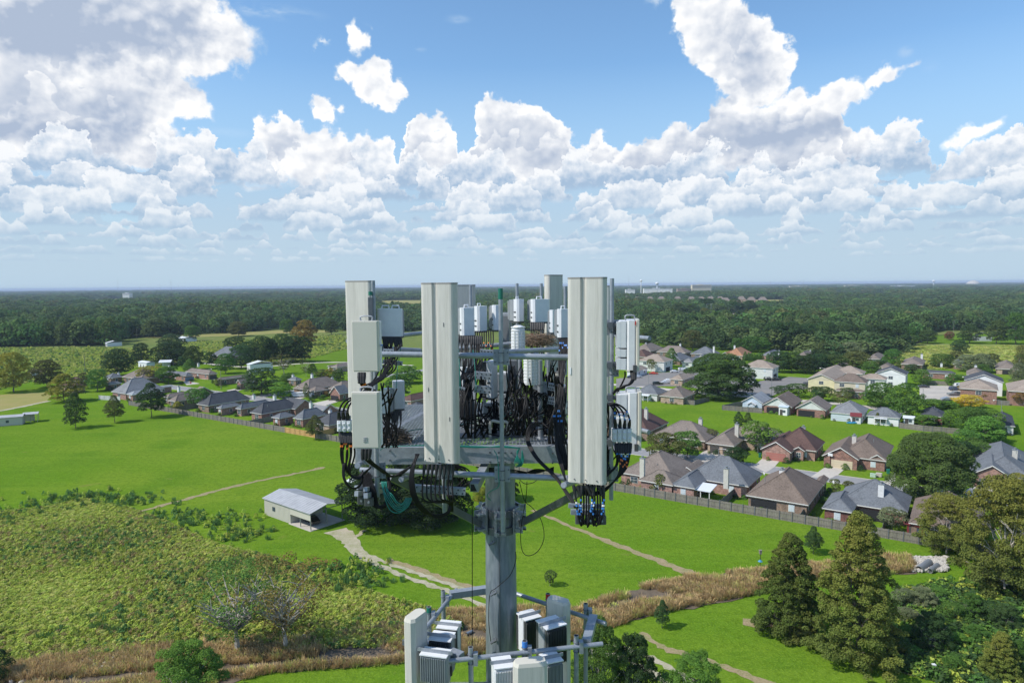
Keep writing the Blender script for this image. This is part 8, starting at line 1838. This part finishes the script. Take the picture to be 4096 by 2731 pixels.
# ---------------------------------------------------------------- lower platform
ZR = 42.75
r2 = empty('lower_pipe_frame', (PX, PY, ZR), 0, 'lower triangular frame of galvanised pipes round the pole', 'platform')
off2 = Vector((PX, PY, ZR))
def G2(x, y, dz=0): return G(x, y, ZR+dz)
for a, b in (((1627, 2607), (1826, 2358)), ((2000, 2352), (2424, 2494)), ((1752, 2647), (2410, 2574))):
    q = MB(); q.tube([G2(*a)-off2, G2(*b)-off2], .035, 14); q.build('face_pipe', M['galv'], r2)
for a, b in (((1800, 2378), (1945, 2357)), ((1667, 2560), (1846, 2627)), ((2374, 2468), (2346, 2570))):
    q = MB(); q.beam(G2(*a)-off2+Vector((0, 0, .0)), G2(*b)-off2, .13, .11); q.build('corner_plate', M['galv'], r2)
gc0 = G(1970, 2731, ZR-1.15)
for k in range(3):
    a = math.radians(90+120*k); q = MB(); q.beam((.2*math.cos(a), .2*math.sin(a), -1.3), (1.5*math.cos(a), 1.5*math.sin(a), -1.2), .12, .14); q.build('support_arm', M['galvd'], r2)
q = MB()
for i in range(16): q.beam((-1.0+.06*i, -1.35, -1.12), (-1.0+.06*i, -.3, -1.12), .012, .03)
for i in range(12): q.beam((-1.02, -1.35+.095*i, -1.115), (-.08, -1.35+.095*i, -1.115), .02, .02)
q.build('grating', M['galv'], r2)
q = MB(); q.beam((-1.05, -1.4, -1.12), (-.9, -.1, -1.12), .05, .12); q.build('grating_frame', M['galv'], r2)
def post2(label, x, yt, capm=None, L=2.2, cl=.0):
    t = G2(x, yt+26); t.z = ZR+.16; rt = empty('mount_pipe', (t.x, t.y, t.z-L), 0, label, 'pipe', 'vertical pipes of the lower frame')
    q = MB(); q.tube([(0, 0, 0), (0, 0, L)], .036, 16); q.build('tube', M['galv'], rt); q = MB(); q.tube([(0, 0, L-.001), (0, 0, L+.001)], .029, 14); q.build('bore_shade', M['dark'], rt)  # dark disc on the capped tube stands for the shade inside it
    if capm: q = MB(); q.tube([(0, 0, L-.09), (0, 0, L-.004)], .039, 16); q.build('tape_band', M[capm], rt)
    q = MB()
    for z in (L-.1, L-.24): q.tube([(.042*math.cos(t_), .042*math.sin(t_), z) for t_ in [i*math.pi/6 for i in range(13)]], .007, 5)
    q.build('u_bolt', M['galvd'], rt); q = MB(); q.box((.07, .0, L-.17), (.06, .10, .17)); q.build('clamp_plate', M['galv'], rt)
post2('lower frame pipe at upper left corner', 1773, 2372); post2('lower frame pipe with green taped top', 1716, 2438, 'greencap'); post2('lower frame pipe at the left corner', 1653, 2518)
post2('lower frame pipe at front, left of the white radio', 1883, 2604); post2('short lower frame pipe with blue taped top', 2099, 2578, 'tapeb', 1.0); post2('lower frame pipe at front right', 2305, 2556); post2('lower frame pipe at the right corner', 2343, 2425); post2('lower frame pipe with red taped top', 2192, 2384, 'taper', 1.6)
def panel2(label, x0, x1, y, Y, yaw, w, d, H=2.2):
    c_ = P((x0+x1)/2, y, Y); rt = empty('panel_antenna', (c_.x, Y, c_.z-H), yaw, label, 'antenna', 'antennas of the lower frame')
    q = MB(); q.box((0, 0, H/2-.02), (w, d, H-.04), bev=.05); q.build('radome', M['radome'], rt)
    q = MB(); q.box((0, 0, H-.02), (w, d, .05), bev=.05, top=(.9, .86)); q.build('top_cap', M['radome2'], rt)
    for z in (.4, H-.45): q = MB(); q.box((0, d/2+.05, z), (.10, .12, .08)); q.build('mounting_bracket', M['galvd'], rt)
    return rt
panel2('lower left panel antenna, seen from above, beside the left pipes', 1622, 1702, 2455, 9.4, math.radians(62), .38, .20)
panel2('lower right panel antenna with speckled rounded top', 2180, 2288, 2395, 10.5, math.radians(-35), .38, .20)
panel2('front panel antenna cut by the bottom edge of the picture', 2048, 2192, 2640, 8.9, math.radians(8), .46, .20)
def radio2(label, x, y, Y, yaw, w=.30, d=.34, H=.5, face='rrug', fins='fin'):
    c_ = P(x, y, Y); rt = empty('radio_unit', (c_.x, Y, c_.z-H), yaw, label, 'radio unit', 'grey radio units of the lower frame')
    q = MB(); q.box((0, 0, H/2), (w, d*.5, H), bev=.012); q.build('housing', M[face], rt)
    q = MB(); q.box((0, 0, H+.008), (w*1.0, d*.92, .016)); q.build('top_cover', M['rruw'], rt)
    for s in (-1, 1):
        q = MB(); q.box((0, s*d*.33, H/2), (w*.96, d*.14, H*.9), bev=.0)
        for i in range(12): q.box((-w*.44+w*.88*i/11, s*d*.45, H/2), (.007, d*.1, H*.88))
        q.build('heat_sink', M[fins], rt)
    q = MB()
    for s in (-1, 1): q.tube([(s*w*.3+.018*math.cos(t), 0, H+.03+.018*math.sin(t)) for t in [i*math.pi/5 for i in range(11)]], .004, 5, cap=False)
    q.build('lifting_eye', M['galv'], rt)
    q = MB(); q.box((0, -d*.1, H+.04), (w*1.3, .012, .05)); q.build('mounting_rail', M['galv'], rt)
    return rt
radio2('grey finned radio at the lower left, rear one of two', 1795, 2500, 10.3, math.radians(-12), .34, .3, face='rruw')
radio2('grey finned radio at the lower left, front one of two', 1768, 2545, 9.6, math.radians(-12), .34, .3)
radio2('finned radio under the left corner plate', 1742, 2610, 9.2, math.radians(-14), .4, .25, .4, fins='rrug')
radio2('grey finned radio right of the pole, left one of two', 2115, 2460, 10.5, math.radians(28), .30, .34, .55, face='rruw')
radio2('large dark-finned radio right of the pole, right one of two', 2205, 2490, 9.9, math.radians(28), .36, .36, .6)
radio2('white-topped radio left of the bottom front antenna', 2010, 2650, 9.1, math.radians(12), .28, .34, .6, face='rruw', fins='rruw')
radio2('grey radio behind the bottom front antenna, right', 2205, 2630, 9.3, math.radians(20), .26, .3, .6, face='rruw', fins='rrug')
ps = [[P(1710+i*13, 2665, 9.2), P(1712+i*13, 2690, 9.2), P(1718+i*11, 2715, 9.2), P(1725+i*9, 2745, 9.2)] for i in range(8)]
bundle('black cables under the lower left radio', ps, r=.013, boots=True)
ps = [[P(2150, 2545, 10.2), P(2170, 2560, 10.2), P(2180, 2590, 10.1)], [P(2160, 2560, 10.1), P(2190, 2570, 10.1), P(2215, 2600, 10)]]
bundle('short cables behind the front lower pipe', ps, r=.01)
def haze(density=8e-5, col=(.62,.74,.95)):
    mb = MB(); mb.box((0, 9900, 28), (25000, 21000, 60)); 
    m_ = bpy.data.materials.new('haze_air'); m_.use_nodes = True; nt = m_.node_tree; nt.nodes.clear()
    o = nt.nodes.new('ShaderNodeOutputMaterial'); v = nt.nodes.new('ShaderNodeVolumePrincipled'); v.inputs['Density'].default_value = density; v.inputs['Color'].default_value = (*col, 1); v.inputs['Anisotropy'].default_value = 0.0
    nt.links.new(v.outputs[0], o.inputs['Volume'])
    h = mb.build('haze', m_); tag(h, kind='stuff'); return h
haze()
